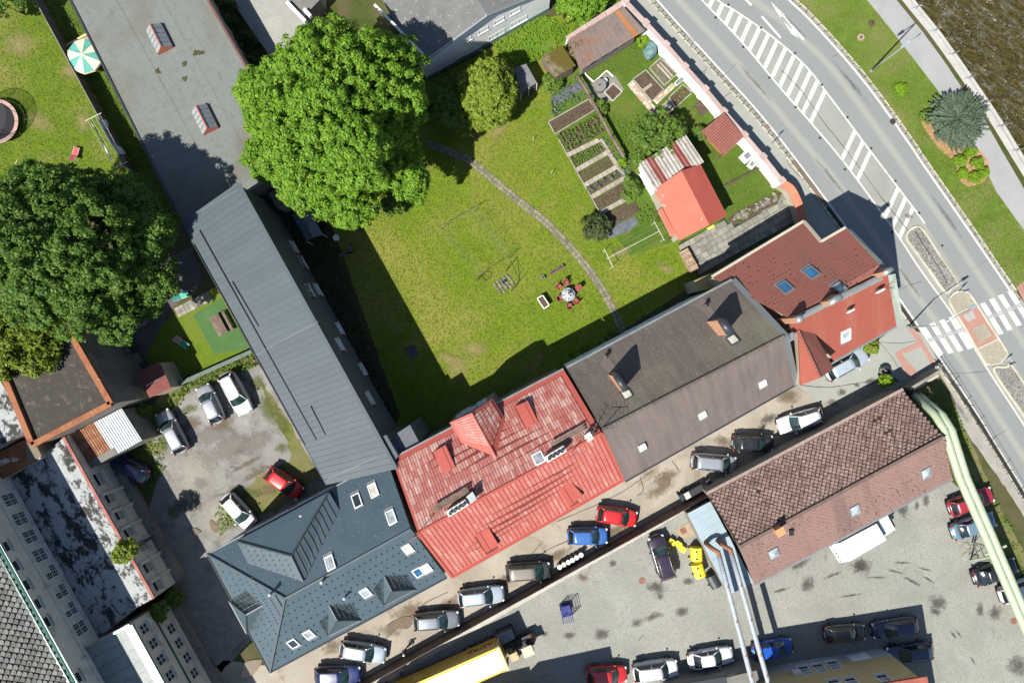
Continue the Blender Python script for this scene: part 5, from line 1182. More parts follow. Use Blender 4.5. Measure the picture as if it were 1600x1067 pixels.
# yellow building bottom right
hY = thing('yellow_building', 'yellow plastered building with white windows at the bottom edge', 'building', P(1320, 1060))
y0, y1 = P(1165, 1046), P(1379, 1011); yd = (y1-y0).normalized(); yb = Vector((yd.y, -yd.x, 0)); zy = 6.8
def ymat():
    g = NG('yellow_plaster'); n = g.noise(.3, 6, .65, .6); z = g.sep(g.pos)[2]
    c = g.mix(g.noise(.8, 4), (.40, .31, .15), (.46, .365, .19))
    m = g.ramp(g.math('ADD', g.math('MULTIPLY', z, -.35), g.math('MULTIPLY', n, 1.2)), [(.0, 0.0), (.06, 1.0)])
    c = g.mix(m, c, (.40, .40, .38)); return g.bsdf(c, .9, 0, g.bump(g.noise(8, 4), .2, .02), .2)
foot = [y0, y1, y1+yb*14, y0+yb*14]
MB().ext(foot, 0, zy).build('wall', ymat(), hY)
MB().slab([p+Vector((0, 0, zy+.3)) for p in (y0-yd*.4-yb*.4, y1+yd*.4-yb*.4, y1+yd*.4+yb*14, y0-yd*.4+yb*14)], .25).build('roof', m_clay_f, hY)
for px, py in [(1258, 1047), (1281, 1043.5), (1304, 1039), (1382, 1061), (1332, 1066), (1306, 1069)]: window(hY, wall_hit(px, py, y0, y1), yd, 1.15, 1.7, 1, 3, m_frame_w, [m_pane, m_pane_s, m_pane_s], .2, -yb, .08)
lbox(MB(), wall_hit(1342, 1026, y0, y1), yd, Vector((0, 0, 1)), -yb, 2.0, 1.2, .06).build('wall_hatch', m_white_wall, hY)
lbox(MB(), wall_hit(1245, 1052, y0, y1), yd, Vector((0, 0, 1)), -yb, .8, .6, .3).build('air_conditioner', m_frame_w, hY)
for (lab, q, zz) in (('flat roofed building just below the picture whose shadow reaches the red hatchback', [(888, 1079), (776, 1103), (800, 1230), (915, 1210)], 8.0), ('flat roofed building below the picture whose shadow falls beside the trailer', [(766, 1106), (640, 1136), (670, 1260), (790, 1236)], 7.5)):
    t = thing('south_building', lab, 'building', P(*q[0])); MB().ext(PL(q), 0, zz).build('wall', m_beige_wall, t); MB().slab([Vector((p.x, p.y, zz+.2)) for p in PL(q)], .2).build('flat_roof', m_bit, t)
hY2 = thing('flat_annex', 'low flat annex of the yellow building at the bottom edge', 'building', P(1150, 1060))
MB().ext(PL([(1040, 1075), (1150, 1052), (1192, 1044), (1200, 1085), (1040, 1100)], 2.6), 0, 2.6).build('wall', m_grey_wall, hY2)
MB().slab(PL([(1135, 1058), (1190, 1045), (1196, 1085), (1140, 1085)], 2.75), .12).build('flat_roof', m_grc, hY2)
MB().slab(PL([(1066, 1068), (1138, 1056), (1142, 1085), (1066, 1085)], 2.72), .12).build('flat_roof', m_dark_metal, hY2)

# ------------------------------------------------------------------ garden buildings
hQ = thing('tin_garden_shed', 'long garden shed with rusty brown corrugated roof by the street wall', 'shed', P(945, 60))
qp = [P(889, 61, 2.5), P(974, 11, 2.5), P(1007, 49, 2.9), P(906, 110.5, 2.9)]
walls(hQ, [qp], m_grey_wall, .7, .1); corrugated(hQ, qp[0], qp[1], qp[2], qp[3], 12, 4, .026, [m_oldcorr, M('orange_rust_tin', [(.22, .085, .03), (.26, .12, .055)], .8, .7, 6, .2)], kinds=[0]*9+[0, 1, 0], rows=1)
hQ2 = thing('mossy_tin_shed', 'small shed with mossy corrugated roof beside the rusty long one', 'shed', P(872, 97))
qp = [P(845, 88, 2.2), P(878, 71, 2.2), P(899, 103, 2.4), P(869, 121, 2.4)]
walls(hQ2, [qp], m_plank, .15, .1)
m_mossy = M('mossy_tin', [(.20, .18, .15), (.15, .13, .09)], .8, .8, 6, .25, .2, .02, dirt=((.075, .06, .008), .28, .40, .50))
corrugated(hQ2, qp[0], qp[1], qp[2], qp[3], 6, 4, .025, [m_mossy])
hS = thing('felt_garden_shed', 'small dark shed with flat grey felt roof beside the bright bush', 'shed', P(820, 127))
sp = [P(803, 107, 2.2), P(822, 100, 2.2), P(839, 130, 2.2), P(814, 144, 2.2)]
walls(hS, [sp], M('dark_shed_boards', [(.03, .032, .034), (.05, .052, .055)], 2, .8), .06, .06); MB().slab(sp, .08).build('roof', M('grey_felt', [(.10, .105, .105), (.13, .135, .135)], 1, .9), hS)
for p in (sp[2], sp[3], (sp[2]+sp[3])/2): MB().bar(Vector((p.x, p.y-.04, 0)), Vector((p.x, p.y-.04, 2.1)), .07).build('corner_post', m_frame_w, hS)
# red garden house
hR = thing('red_summerhouse', 'garden house with bright red gabled roof by the slab paved yard', 'shed', P(1075, 320))
zr1, ze1 = 4.3, 3.0
u0, u1, u2, u3, u4, u5 = P(1022, 297, ze1), P(1064.6, 267, zr1), P(1108, 351.5, zr1), P(1061.7, 376, ze1), P(1094, 257, ze1), P(1135.5, 337, ze1)
m_rr = M('bright_red_felt', [(.33, .085, .055), (.37, .10, .07)], .6, .8, 5, .12, .2, .02, dirt=((.5, .38, .34), 1.1, .66, .70)); m_rr2 = M('red_felt_tile', [(.27, .055, .038), (.31, .07, .05)], .6, .8, 6, .15, .3, .02)
walls(hR, [[u0, u1, u2, u3], [u1, u4, u5, u2]], m_beige_wall, .25, .14)
MB().slab([u0, u1, u2, u3], .1).build('roof_slope', m_rr, hR); MB().slab([u1, u4, u5, u2], .1).build('roof_slope', m_rr2, hR)
for k in range(11):
    q = [lerp(u0, u1, k/11), lerp(u3, u2, k/11), lerp(u3, u2, (k+1.06)/11), lerp(u0, u1, (k+1.06)/11)]; nn = axes((u0, u1, u2))[2]
    MB().prism([p+nn*(.045 if i < 2 else .02) for i, p in enumerate(q)], [p+nn*.005 for p in q]).build('felt_course', m_rr, hR)
    q = [lerp(u4, u1, k/11), lerp(u5, u2, k/11), lerp(u5, u2, (k+1.06)/11), lerp(u4, u1, (k+1.06)/11)]; nn = axes((u1, u4, u5))[2]
    MB().prism([p+nn*(.045 if i < 2 else .02) for i, p in enumerate(q)], [p+nn*.005 for p in q]).build('felt_course', m_rr2, hR)
lq = [P(1028, 329, 2.3), P(1034, 325, 2.4), P(1056, 366, 2.4), P(1049, 371, 2.3)]; MB().slab(lq, .07).build('side_canopy', m_rr, hR)
for p in (lq[0], lq[3]): MB().bar(Vector((p.x+.1, p.y, 0)), p-Vector((-.1, 0, .07)), .09).build('canopy_post', m_plank, hR)
MB().slab([P(1104, 357, 2.6), P(1115, 351, 2.6), P(1117, 355, 2.6), P(1107, 360, 2.6)], .06).build('porch_light', plain('yellow_plastic', (.45, .36, .08), .6), hR)
hT = thing('striped_shed_roof', 'grey and red striped corrugated roof joined to the red garden house', 'shed', P(1045, 255))
tp = [P(998, 256, 3.0), P(1071, 212, 3.0), P(1099, 254, 3.1), P(1025, 300, 3.1)]
walls(hT, [tp], m_white_wall, .25, .1)
corrugated(hT, tp[0], tp[1], tp[2], tp[3], 14, 1, .045, [m_greycorr, m_dkred], rows=2, lift=.12, kinds=[0, 0, 1, 1, 0, 0, 0, 0, 0, 1, 1, 0, 0, 0])
MB().prism([P(1002, 270, 2.0), P(1006, 268, 2.0), P(1024, 296, 2.0), P(1018, 300, 2.0)], PL([(1002, 270), (1006, 268), (1024, 296), (1018, 300)], 0)).build('white_boards', m_white_wall, hT)
# gazebo
hGz = thing('tiled_gazebo', 'small pavilion with mottled red tiled roof against the white wall', 'gazebo', P(1130, 212))
zp_ = [P(1096, 205, 2.7), P(1131, 176, 2.7), P(1162, 214, 2.4), P(1132, 243, 2.4)]
MB().slab(zp_, .1).build('roof', m_rr2, hGz)
m_gz = red_tile('mottled_red_shingle', (.17, .062, .048), (.20, .082, .062), (.22, .125, .10), .75, 1.0)
tile_grid(hGz, *[zp_[i] for i in (3, 2, 1, 0)], 12, 14, m_gz, 168, t=.012, name='roof_shingle', gp=.02)
for p in zp_: q = inset(p, sum(zp_, Vector())/4, .25); MB().bar(Vector((q.x, q.y, 0)), q-Vector((0, 0, .1)), .12).build('post', m_plank, hGz)
MB().bar(P(1096, 207, 1.0), P(1131, 243, 1.0), .08, .5).build('side_rail', M('orange_wood', [(.26, .12, .045), (.32, .16, .07)], 2, .7), hGz)
MB().box(P(1124, 232), 1.6, .7, .75, -.8).build('bench', M('orange_wood', []), hGz)
# yellow lean-to next to brown house
hYl = thing('yellow_porch', 'small yellow porch roof between brown house and corner house', 'porch', P(1105, 440))
yp = [P(1085, 439, 4.2), P(1112, 427, 4.2), P(1124, 448, 4.2), P(1091, 455, 4.2)]
MB().ext(yp, 0, 4.1).build('wall', m_beige_wall, hYl); MB().slab([p+Vector((0, 0, .1)) for p in yp], .12).build('roof', M('mustard_sheet', [(.26, .19, .075), (.31, .235, .10)], 1, .7), hYl)
# beige annex under the maple
hN = thing('beige_outbuilding', 'low beige outbuilding half hidden under the big bright maple', 'shed', P(462, 300))
np_ = [P(420, 303, 3.0), P(452, 280, 3.0), P(500, 262, 3.0), P(512, 290, 3.0), P(432, 324, 3.0)]
MB().ext(np_, 0, 2.8).build('wall', m_beige_wall, hN); MB().slab(np_, .15).build('roof', m_grc, hN)

# ------------------------------------------------------------------ street wall with pillars
hSW = thing('street_wall', 'white garden wall with pink coping and capped pillars along the pavement', 'wall', P(1100, 145))
pil = [(977, 3), (1008.9, 36.8), (1040.4, 70.9), (1070, 105), (1101.6, 140), (1130.5, 175), (1162.8, 211.8), (1191.8, 245.6), (1221, 282.6)]
zc = 2.2; m_pink = M('pink_coping', [(.27, .195, .175), (.33, .25, .228)], 1, .85, 10, .15, .2, .02, island=.1)
W_ = [P(x, y, zc) for x, y in pil]
for i in range(len(W_)-1):
    a, b = W_[i], W_[i+1]; MB().bar(Vector((a.x, a.y, zc/2)), Vector((b.x, b.y, zc/2)), .22, zc-.02).build('wall_panel', m_white_wall, hSW)
    MB().bar(a+Vector((0, 0, .05)), b+Vector((0, 0, .05)), .42, .09).build('coping', m_pink, hSW)
for p in W_: MB().box((p.x, p.y, 0), .44, .44, zc+.12, TH+.3).build('pillar', m_white_wall, hSW); MB().box((p.x, p.y, zc+.12), .62, .62, .12, TH+.3).build('pillar_cap', m_pink, hSW)
a, b = P(886, 62, 1.9), P(977, 3, 1.9)
MB().bar(Vector((a.x, a.y, .95)), Vector((b.x, b.y, .95)), .22, 1.9).build('wall_panel', m_white_wall, hSW); MB().bar(a+Vector((0, 0, .05)), b+Vector((0, 0, .05)), .55, .1).build('coping', m_pink, hSW)
for f in (.3, .62): p = lerp(a, b, f); MB().box((p.x, p.y, 0), .5, .5, 2.1, TH).build('pillar', m_pink, hSW)
# curved red tiled wall
hCW = thing('tiled_curved_wall', 'curved garden wall topped with orange red ribbed tiles by the corner house', 'wall', P(1240, 315))
cw = cat([(1223, 287), (1236, 296), (1246, 315), (1252, 335), (1256, 350)], 5, False)
inn, outt = offs(cw, 6.5), offs(cw, -6.5)
for i in range(len(cw)-1):
    q = [P(*inn[i], 2.05), P(*outt[i], 2.3), P(*outt[i+1], 2.3), P(*inn[i+1], 2.05)]
    MB().slab(q, .1).build('coping_tile', M('orange_ribbed_tile', [(.34, .10, .055), (.38, .13, .075)], 2, .75, 8, .15, .2, .02, island=.12), hCW)
    MB().prism([P(*cw[i], 2.0)+Vector((-.12, 0, 0)), P(*cw[i], 2.0)+Vector((.12, 0, 0)), P(*cw[i+1], 2.0)+Vector((.12, 0, 0)), P(*cw[i+1], 2.0)+Vector((-.12, 0, 0))], [Vector((p.x, p.y, 0)) for p in (P(*cw[i], 2)+Vector((-.12, 0, 0)), P(*cw[i], 2)+Vector((.12, 0, 0)), P(*cw[i+1], 2)+Vector((.12, 0, 0)), P(*cw[i+1], 2)+Vector((-.12, 0, 0)))]).build('wall_panel', m_beige_wall, hCW)

# ------------------------------------------------------------------ brown sheet fence along the lane
m_bfence = M('brown_fence_sheet', [(.075, .045, .035), (.105, .066, .052)], .6, .6, 6, .15, .1, .01, island=.12)
hBF = thing('brown_fence', 'long brown sheet metal fence between the lane and cobbled yard', 'fence', P(840, 915))
f0, f1 = P(540, 1076), P(1104, 765); N = 22
for i in range(N):
    a, b = lerp(f0, f1, i/N), lerp(f0, f1, (i+.985)/N); MB().bar(Vector((a.x, a.y, 1.1)), Vector((b.x, b.y, 1.1)), .05, 2.15+.03*(i % 2)).build('fence_panel', m_bfence, hBF)
    MB().bar(Vector((a.x, a.y, 0)), Vector((a.x, a.y, 2.25)), .08).build('post', m_dark_metal, hBF)
cover('fence_kerb', [(560, 1074), (760, 960), (1010, 820), (1100, 766), (1106, 776), (1014, 832), (892, 900), (764, 972), (575, 1082)], .022, M('pale_concrete_strip', [(.27, .26, .22), (.34, .33, .29)], .8, .9, 8, .25), 1.5, 6)
# green car park fence
hGF = thing('green_board_fence', 'low grey green board fence between car park and courtyard lawn', 'fence', P(335, 578))
a, b = P(266, 606, 1.3), P(393, 549, 1.3)
for k in range(8): p, q = lerp(a, b, k/8), lerp(a, b, (k+.98)/8); MB().bar(Vector((p.x, p.y, .65)), Vector((q.x, q.y, .65)), .06, 1.25).build('fence_board', M('grey_green_boards', [(.07, .095, .085), (.09, .12, .105)], 1, .7), hGF); MB().bar(p+Vector((0, 0, .03)), q+Vector((0, 0, .03)), .40, .05).build('cap_board', M('grey_green_boards', []), hGF)
# west lawn fence
hWF = thing('west_fence', 'dark board fence dividing the west lawn from the grass strip', 'fence', P(125, 130))
a, b = P(46, -16, 2.0), P(197, 262, 2.0)
for k in range(14):
    p, q = lerp(a, b, k/14), lerp(a, b, (k+.98)/14); MB().bar(Vector((p.x, p.y, 1.0)), Vector((q.x, q.y, 1.0)), .05, 1.96).build('fence_panel', M('dark_fence_boards', [(.05, .05, .042), (.07, .07, .06)], 1, .85), hWF)
    MB().bar(Vector((p.x, p.y, 0)), p+Vector((0, 0, .03)), .09).build('post', m_grey_wall, hWF)
MB().bar(a+Vector((0, 0, .02)), b+Vector((0, 0, .02)), .07, .05).build('top_rail', m_grey_wall, hWF)

# ------------------------------------------------------------------ river railing
hRR = thing('river_railing', 'galvanised railing along the river side footpath', 'railing', P(1500, 105))
m_rail = plain('galvanised_steel', (.30, .33, .34), .4, .5)
rl = poly_at(cat(RAIL[1:10], 4, False), 60)
for zz in (1.1, .65, .25): MB().tube([P(x+1, y, zz)+Vector((.0, 0, 0)) for x, y in rl], .03, 6).build('rail', m_rail, hRR)
for x, y in [(1402, -25), (1430, 15), (1460, 50), (1487, 87), (1513, 124), (1539, 162), (1563, 199), (1587, 237), (1610, 275)]:
    p = P(x, y); MB().bar(p, p+Vector((0, 0, 1.12)), .06).bar(p+Vector((0, 0, .5)), p+Vector((-.5, .05, 0.02)), .05).build('post', m_rail, hRR)
cop = ribbon('bank_coping', [(x-12, y) for x, y in RAIL], [(x+8, y) for x, y in RAIL], .05, M('coping_concrete', [(.26, .255, .235), (.33, .325, .30)], 1, .9, 8, .2, .3, .02), kind='structure')
# roadside fence
hFe = thing('roadside_fence', 'thin dark wire fence between road and yard grass', 'fence', P(1510, 680))
fl = [(1462, 566), (1486, 600), (1505, 631), (1525, 662), (1544, 694), (1566, 730), (1590, 770), (1615, 812)]
m_fence = plain('dark_green_steel', (.03, .04, .04), .5, .3)
for i, (x, y) in enumerate(fl): MB().tube([P(x, y), P(x, y)+Vector((0, 0, 1.6))], .035, 6).build('post', m_fence, hFe)
for i in range(len(fl)-1):
    a, b = P(*fl[i]), P(*fl[i+1]); mb = MB()
    for zz in (.15, .6, 1.05, 1.5): mb.bar(a+Vector((0, 0, zz)), b+Vector((0, 0, zz)), .02)
    for k in range(1, 9): q = lerp(a, b, k/9); mb.bar(q+Vector((0, 0, .1)), q+Vector((0, 0, 1.5)), .012)
    mb.build('mesh_panel', m_fence, hFe)
cover('fence_footing', [(1458, 570), (1466, 566), (1500, 618), (1540, 682), (1580, 748), (1625, 822), (1612, 826), (1570, 760), (1520, 690), (1498, 655), (1492, 625), (1478, 600)], .03, M('pale_footing', [(.18, .172, .15), (.24, .23, .205)], .8, .9, 7, .3), 2, 8)
MB().bar(P(1414, 607, .9), P(1462, 578, .9), .3, 1.8).build('low_wall', m_grey_wall, label='short grey wall closing the store end by the pavement corner', cat='wall')
MB().bar(P(1424, 609, .3), P(1464, 586, .3), .25, .6).build('kerb_wall', m_beige_wall, label='low pale kerb wall above the yard grass by the pipes', cat='wall')

# ------------------------------------------------------------------ pipes
m_gpipe = M('pale_green_pipe', [(.25, .30, .20), (.29, .34, .235)], .8, .5, 5, .08, .05, .01)
zpp = 5.4
for k, off in enumerate((-5.6, 5.6)):
    lab = ('nearer of two fat pale green pipes over the parked cars, beside the store' if k == 0 else 'farther of two fat pale green pipes over the parked cars, beside the grass')
    t = thing('heating_pipe', lab, 'pipe', P(1500, 760), 'pale green overhead pipes')
    path = [P(1430+off*.7, 616, .4), P(1436+off*.7, 621, 1.8), P(1453+off*.8, 636, 4.0), P(1467+off, 649, 5.0), P(1481+off, 672, zpp), P(1504+off, 745, zpp), P(1545+off, 838, zpp), P(1600+off, 966, zpp), P(1660+off, 1105, zpp)]
    MB().tube([P(x, y, z) for (x, y), z in []]+path, .37, 14).build('pipe', m_gpipe, t, True)
    for i in range(4, len(path)-1):
        for f in (.0, .5):
            p = lerp(path[i], path[i+1], f); d = (path[i+1]-path[i]).normalized(); MB().tube([p-d*.05, p+d*.05], .39, 14).build('pipe_joint', m_gpipe, t)
tr = thing('pipe_trestle', 'steel lattice trestle under the green pipes between parked cars', 'trestle', P(1540, 862))
c = P(1540, 862)
mb = MB(); lg = [c+Vector((x, y, 0)) for x, y in ((-1.6, -.9), (.4, -1.2), (.6, .8), (-1.4, 1.0))]; tp_ = [P(1556, 862, 4.9)+Vector((x, y, 0)) for x, y in ((-.7, -.5), (.5, -.5), (.5, .5), (-.7, .5))]
for i in range(4):
    MB().bar(lg[i], tp_[i], .12).build('leg', m_gpipe, tr)
    for f, g in ((.1, .45), (.45, .8), (.8, 1.0)): MB().bar(lerp(lg[i], tp_[i], f), lerp(lg[(i+1) % 4], tp_[(i+1) % 4], g), .06).build('brace', m_gpipe, tr)
MB().bar(P(1540, 866, 4.9), P(1572, 852, 4.9), .2, .15).build('saddle_beam', m_gpipe, tr)
for i in range(9): MB().blob(P(1515+random.uniform(-12, 14), 862+random.uniform(-10, 12), .05), .45, .35, .12, i, .4, 8, 4).build('foundation_stone', m_slab, tr)
m_wpipe = M('white_pipe_paint', [(.20, .225, .245), (.26, .28, .295)], 1.5, .55, 6, .12, .1, .01, dirt=((.22, .07, .03), 1.6, .66, .70))
m_rusty = M('rusty_elbow', [(.14, .06, .03), (.20, .10, .06)], 2, .8)
for k, (a, b) in enumerate((((1122, 862), (1178, 1075)), ((1141, 858), (1203, 1075)))):
    t = thing('steam_pipe', ('left' if k == 0 else 'right')+' one of two white rust spotted pipes across the yard', 'pipe', P(1150, 960), 'white overhead pipes')
    z = 5.0; p0 = P(*a, z)
    st = Vector((-.7, .35, 0)); el = [p0+st*.95-Vector((0, 0, 1.9)), p0+st*.9-Vector((0, 0, .9)), p0+st*.65-Vector((0, 0, .25)), p0, P(lerp(a[0], b[0], .08), lerp(a[1], b[1], .08), z)]
    MB().tube(el, .235, 12).build('elbow', m_rusty, t, True)
    MB().tube([P(lerp(a[0], b[0], f), lerp(a[1], b[1], f), z) for f in (.03, .3, .6, 1.0, 1.3)], .245, 12).build('pipe', m_wpipe, t, True)
    for i, f in enumerate((.25, .5, .75, .9)): p = P(lerp(a[0], b[0], f), lerp(a[1], b[1], f), z); MB().blob(p+Vector((.05, 0, .22)), .12, .2, .05, i+k*5, .6, 8, 4).build('rust_patch', m_rusty, t)
# ------------------------------------------------------------------ vehicles
def paint(name, col, rough=.28, metal=0.0, coat=.6):
    if name in MATS: return MATS[name]
    g = NG(name); c = g.mix(1.0, col, g.math('MULTIPLY_ADD', g.noise(3, 4, .7), .14, .93), 'MULTIPLY')
    dust = g.ramp(g.noise(1.1, 5, .7), [(.5, 0.0), (.8, .18)]); c = g.mix(dust, c, (.16, .15, .13))
    MATS[name] = g.bsdf(c, rough, metal, None, .5, coat); return MATS[name]
m_tyre = plain('tyre_rubber', (.012, .012, .012), .9); m_rim = plain('alloy_rim', (.25, .26, .27), .35, .7)
m_cglass = glass_mat('car_glass', (.010, .022, .022), .05, .9); m_cglass2 = glass_mat('side_glass', (.006, .008, .009), .06, .8)
m_head = glass_mat('headlamp', (.35, .37, .38), .1, .8); m_tail = plain('tail_lamp', (.28, .012, .01), .25, 0, .6)
m_bump = plain('black_plastic', (.02, .02, .021), .6); m_plate = plain('plate_white', (.6, .6, .58), .5)
STY = {
 'hatch': dict(L=4.05, W=1.74, H=1.47, xf=1.02, xft=.34, xrt=-1.42, xr=-1.84, tail=.93, rails=0, hood=.93),
 'estate': dict(L=4.62, W=1.80, H=1.48, xf=1.02, xft=.32, xrt=-1.78, xr=-2.13, tail=.95, rails=1, hood=.92),
 'suv': dict(L=4.50, W=1.86, H=1.68, xf=1.08, xft=.46, xrt=-1.72, xr=-2.08, tail=1.08, rails=1, hood=1.06),
 'sedan': dict(L=4.55, W=1.78, H=1.44, xf=.92, xft=.22, xrt=-1.02, xr=-1.66, tail=.97, rails=0, hood=.92),
 'mpv': dict(L=4.45, W=1.82, H=1.66, xf=1.42, xft=.62, xrt=-1.78, xr=-2.06, tail=1.0, rails=1, hood=1.0)}
def car_meshes(st):
    p = STY[st]; L, W, Hh = p['L'], p['W'], p['H']; out = {}
    zb = Hh*.655
    def hw(x): return W/2*max(.0, 1-abs(2*x/(L*1.012))**6)**(1/3.0)
    def top(x):
        if x > p['xf']: t = (x-p['xf'])/(L/2-p['xf']); return lerp(p['hood'], p['hood']-.13, t**1.3)-(.22*max(0, t-.86)/.14)
        if x < p['xr']: t = (p['xr']-x)/(L/2+p['xr']); return lerp(p['tail'], p['tail']-.05, t)-.12*max(0, t-.7)/.3
        return lerp(p['hood'], p['tail'], (p['xf']-x)/(p['xf']-p['xr']))
    xs = [-L/2*f for f in (1, .992, .97, .93, .85)]+[lerp(-L/2*.78, L/2*.78, k/12) for k in range(13)]+[L/2*f for f in (.85, .92, .96, .985, 1)]
    vs, fs = [], []; NP = 11
    for x in xs:
        w_, t = max(hw(x), W*.30), top(x); lo = .24 if abs(x) < L*.46 else .34
        half = [(w_*.90, lo), (w_*.985, lo+.14), (w_, lo+.34), (w_*.985, t-.16), (w_*.94, t-.05), (w_*.80, t)]
        ring = [(y, z) for y, z in half]+[(0, t+.035)]+[(-y, z) for y, z in reversed(half)]
        NP = len(ring); vs += [(x, y, z) for y, z in ring]
    n = len(xs)
    for i in range(n-1):
        for k in range(NP): fs.append((i*NP+k, i*NP+(k+1) % NP, (i+1)*NP+(k+1) % NP, (i+1)*NP+k))
    fs += [tuple(range(NP)), tuple((n-1)*NP+k for k in range(NP-1, -1, -1))]
    # pillars
    wb, wt = W/2*.83, W/2*.655
    def base_f(y): return Vector((p['xf']+.16*(1-(y/wb)**2), y, top(p['xf'])+.01+.02*(1-(y/wb)**2)))
    def top_f(y): return Vector((p['xft']+.10*(1-(y/wt)**2), y, Hh-.05+.035*(1-(y/wt)**2)))
    def base_r(y): return Vector((p['xr']-.08*(1-(y/wb)**2), y, top(p['xr'])+.01))
    def top_r(y): return Vector((p['xrt']-.06*(1-(y/wt)**2), y, Hh-.09+.03*(1-(y/wt)**2)))
    mb = MB(); mb.add(vs, fs)
    for s in (-1, 1):
        mb.bar(base_f(s*wb), top_f(s*wt), .07, .06); mb.bar(base_r(s*wb), top_r(s*wt), .11, .08)
        mid = lerp(p['xft'], p['xrt'], .42); mb.bar((mid+.05, s*wb*1.0, zb), (mid, s*wt*1.02, Hh-.07), .08, .05)
    # wheel arch lips
    out['body'] = (mb, True)
    N = 8
    def sheet2(fa, fb, wa, wb_, m=4, lift=0.0):
        q = MB(); v = []
        for j in range(m+1):
            for i in range(N+1):
                y = -1+2*i/N; a, b = fa(y*wa), fb(y*wb_); c = lerp(a, b, j/m); c.z += .03*math.sin(math.pi*j/m)+lift; v.append(c)
        q.add(v, [(j*(N+1)+i, j*(N+1)+i+1, (j+1)*(N+1)+i+1, (j+1)*(N+1)+i) for j in range(m) for i in range(N)]); return q
    out['windscreen'] = (sheet2(base_f, top_f, wb*.97, wt*.97), True); out['rear_window'] = (sheet2(base_r, top_r, wb*.90, wt*.92), True)
    rf = sheet2(top_f, top_r, wt, wt, 6, .0)
    rf2 = MB(); rf2.v = rf.v; rf2.f = rf.f
    o = len(rf2.v); rf2.v = rf2.v+[Vector((v[0], v[1], v[2]-.07)) for v in rf2.v]; rf2.f = rf2.f+[tuple(i+o for i in reversed(f)) for f in list(rf2.f)]
    # rim of the roof
    M_, W2 = 6, N+1
    edge = [i for i in range(W2)]+[j*W2+N for j in range(1, M_+1)]+[M_*W2+i for i in range(N-1, -1, -1)]+[j*W2 for j in range(M_-1, 0, -1)]
    rf2.f += [(edge[k], edge[(k+1) % len(edge)], edge[(k+1) % len(edge)]+o, edge[k]+o) for k in range(len(edge))]
    out['roof'] = (rf2, True)
    for s, nm in ((1, 'L'), (-1, 'R')):
        mid = lerp(p['xft'], p['xrt'], .42)
        a0, a1, b0, b1 = base_f(s*wb)+Vector((-.1, 0, 0)), top_f(s*wt)+Vector((-.05, 0, -.03)), base_r(s*wb)+Vector((.12, 0, 0)), top_r(s*wt)+Vector((.08, 0, -.03))
        q = MB(); q.add([a0, Vector((mid+.1, a0.y, zb+.02)), Vector((mid+.04, a1.y, a1.z)), a1], [(0, 1, 2, 3)]); q.add([Vector((mid-.0, a0.y, zb+.02)), b0, b1, Vector((mid-.06, a1.y, a1.z))], [(0, 1, 2, 3)])
        out['side_window'+nm] = (q, False)
        out['mirror'+nm] = (MB().blob((p['xf']-.22, s*(W/2+.10), zb+.05), .10, .13, .08, 1, .1, 8, 5), True)
        yy = W/2*.70
        out['headlight'+nm] = (MB().blob((L/2-.17, s*yy, p['hood']-.20), .15, .17, .07, 2, .1, 8, 5, -s*.5), True)
        out['taillight'+nm] = (MB().blob((-L/2+.10, s*W/2*.80, p['tail']-.10), .09, .13, .15, 2, .1, 8, 5, s*.3), True)
        if p['rails']: out['roof_rail'+nm] = (MB().tube([(p['xft']-.15, s*wt*.93, Hh-.05), (p['xft']-.3, s*wt*.93, Hh+.05), (p['xrt']+.3, s*wt*.93, Hh+.04), (p['xrt']+.15, s*wt*.93, Hh-.06)], .022, 6), True)
    out['bumperF'] = (MB().box((L/2-.10, 0, .28), .22, W*.72, .2), False); out['bumperR'] = (MB().box((-L/2+.10, 0, .30), .22, W*.74, .2), False)
    out['plateF'] = (MB().box((L/2+.015, 0, .40), .02, .5, .11), False); out['plateR'] = (MB().box((-L/2-.012, 0, .62), .02, .5, .11), False)
    ts = MB(); prof = [(.20, -.10), (.31, -.10), (.325, -.06), (.325, .06), (.31, .10), (.20, .10)]; n = 18
    v = [(r*math.cos(2*math.pi*k/n), y, r*math.sin(2*math.pi*k/n)) for r, y in prof for k in range(n)]
    ts.add(v, [(i*n+k, i*n+(k+1) % n, ((i+1) % 6)*n+(k+1) % n, ((i+1) % 6)*n+k) for i in range(6) for k in range(n)]); out['tyre'] = (ts, True)
    rm = MB()
    v = [(.205*math.cos(2*math.pi*k/n), y, .205*math.sin(2*math.pi*k/n)) for y in (-.085, .085) for k in range(n)]; rm.add(v, [tuple(range(n)), tuple(range(2*n-1, n-1, -1))]+[(k, (k+1) % n, n+(k+1) % n, n+k) for k in range(n)]); out['rim'] = (rm, False)
    return {k: mesh_of(m, k, m_black, s) for k, (m, s) in out.items()}
CARM = {}
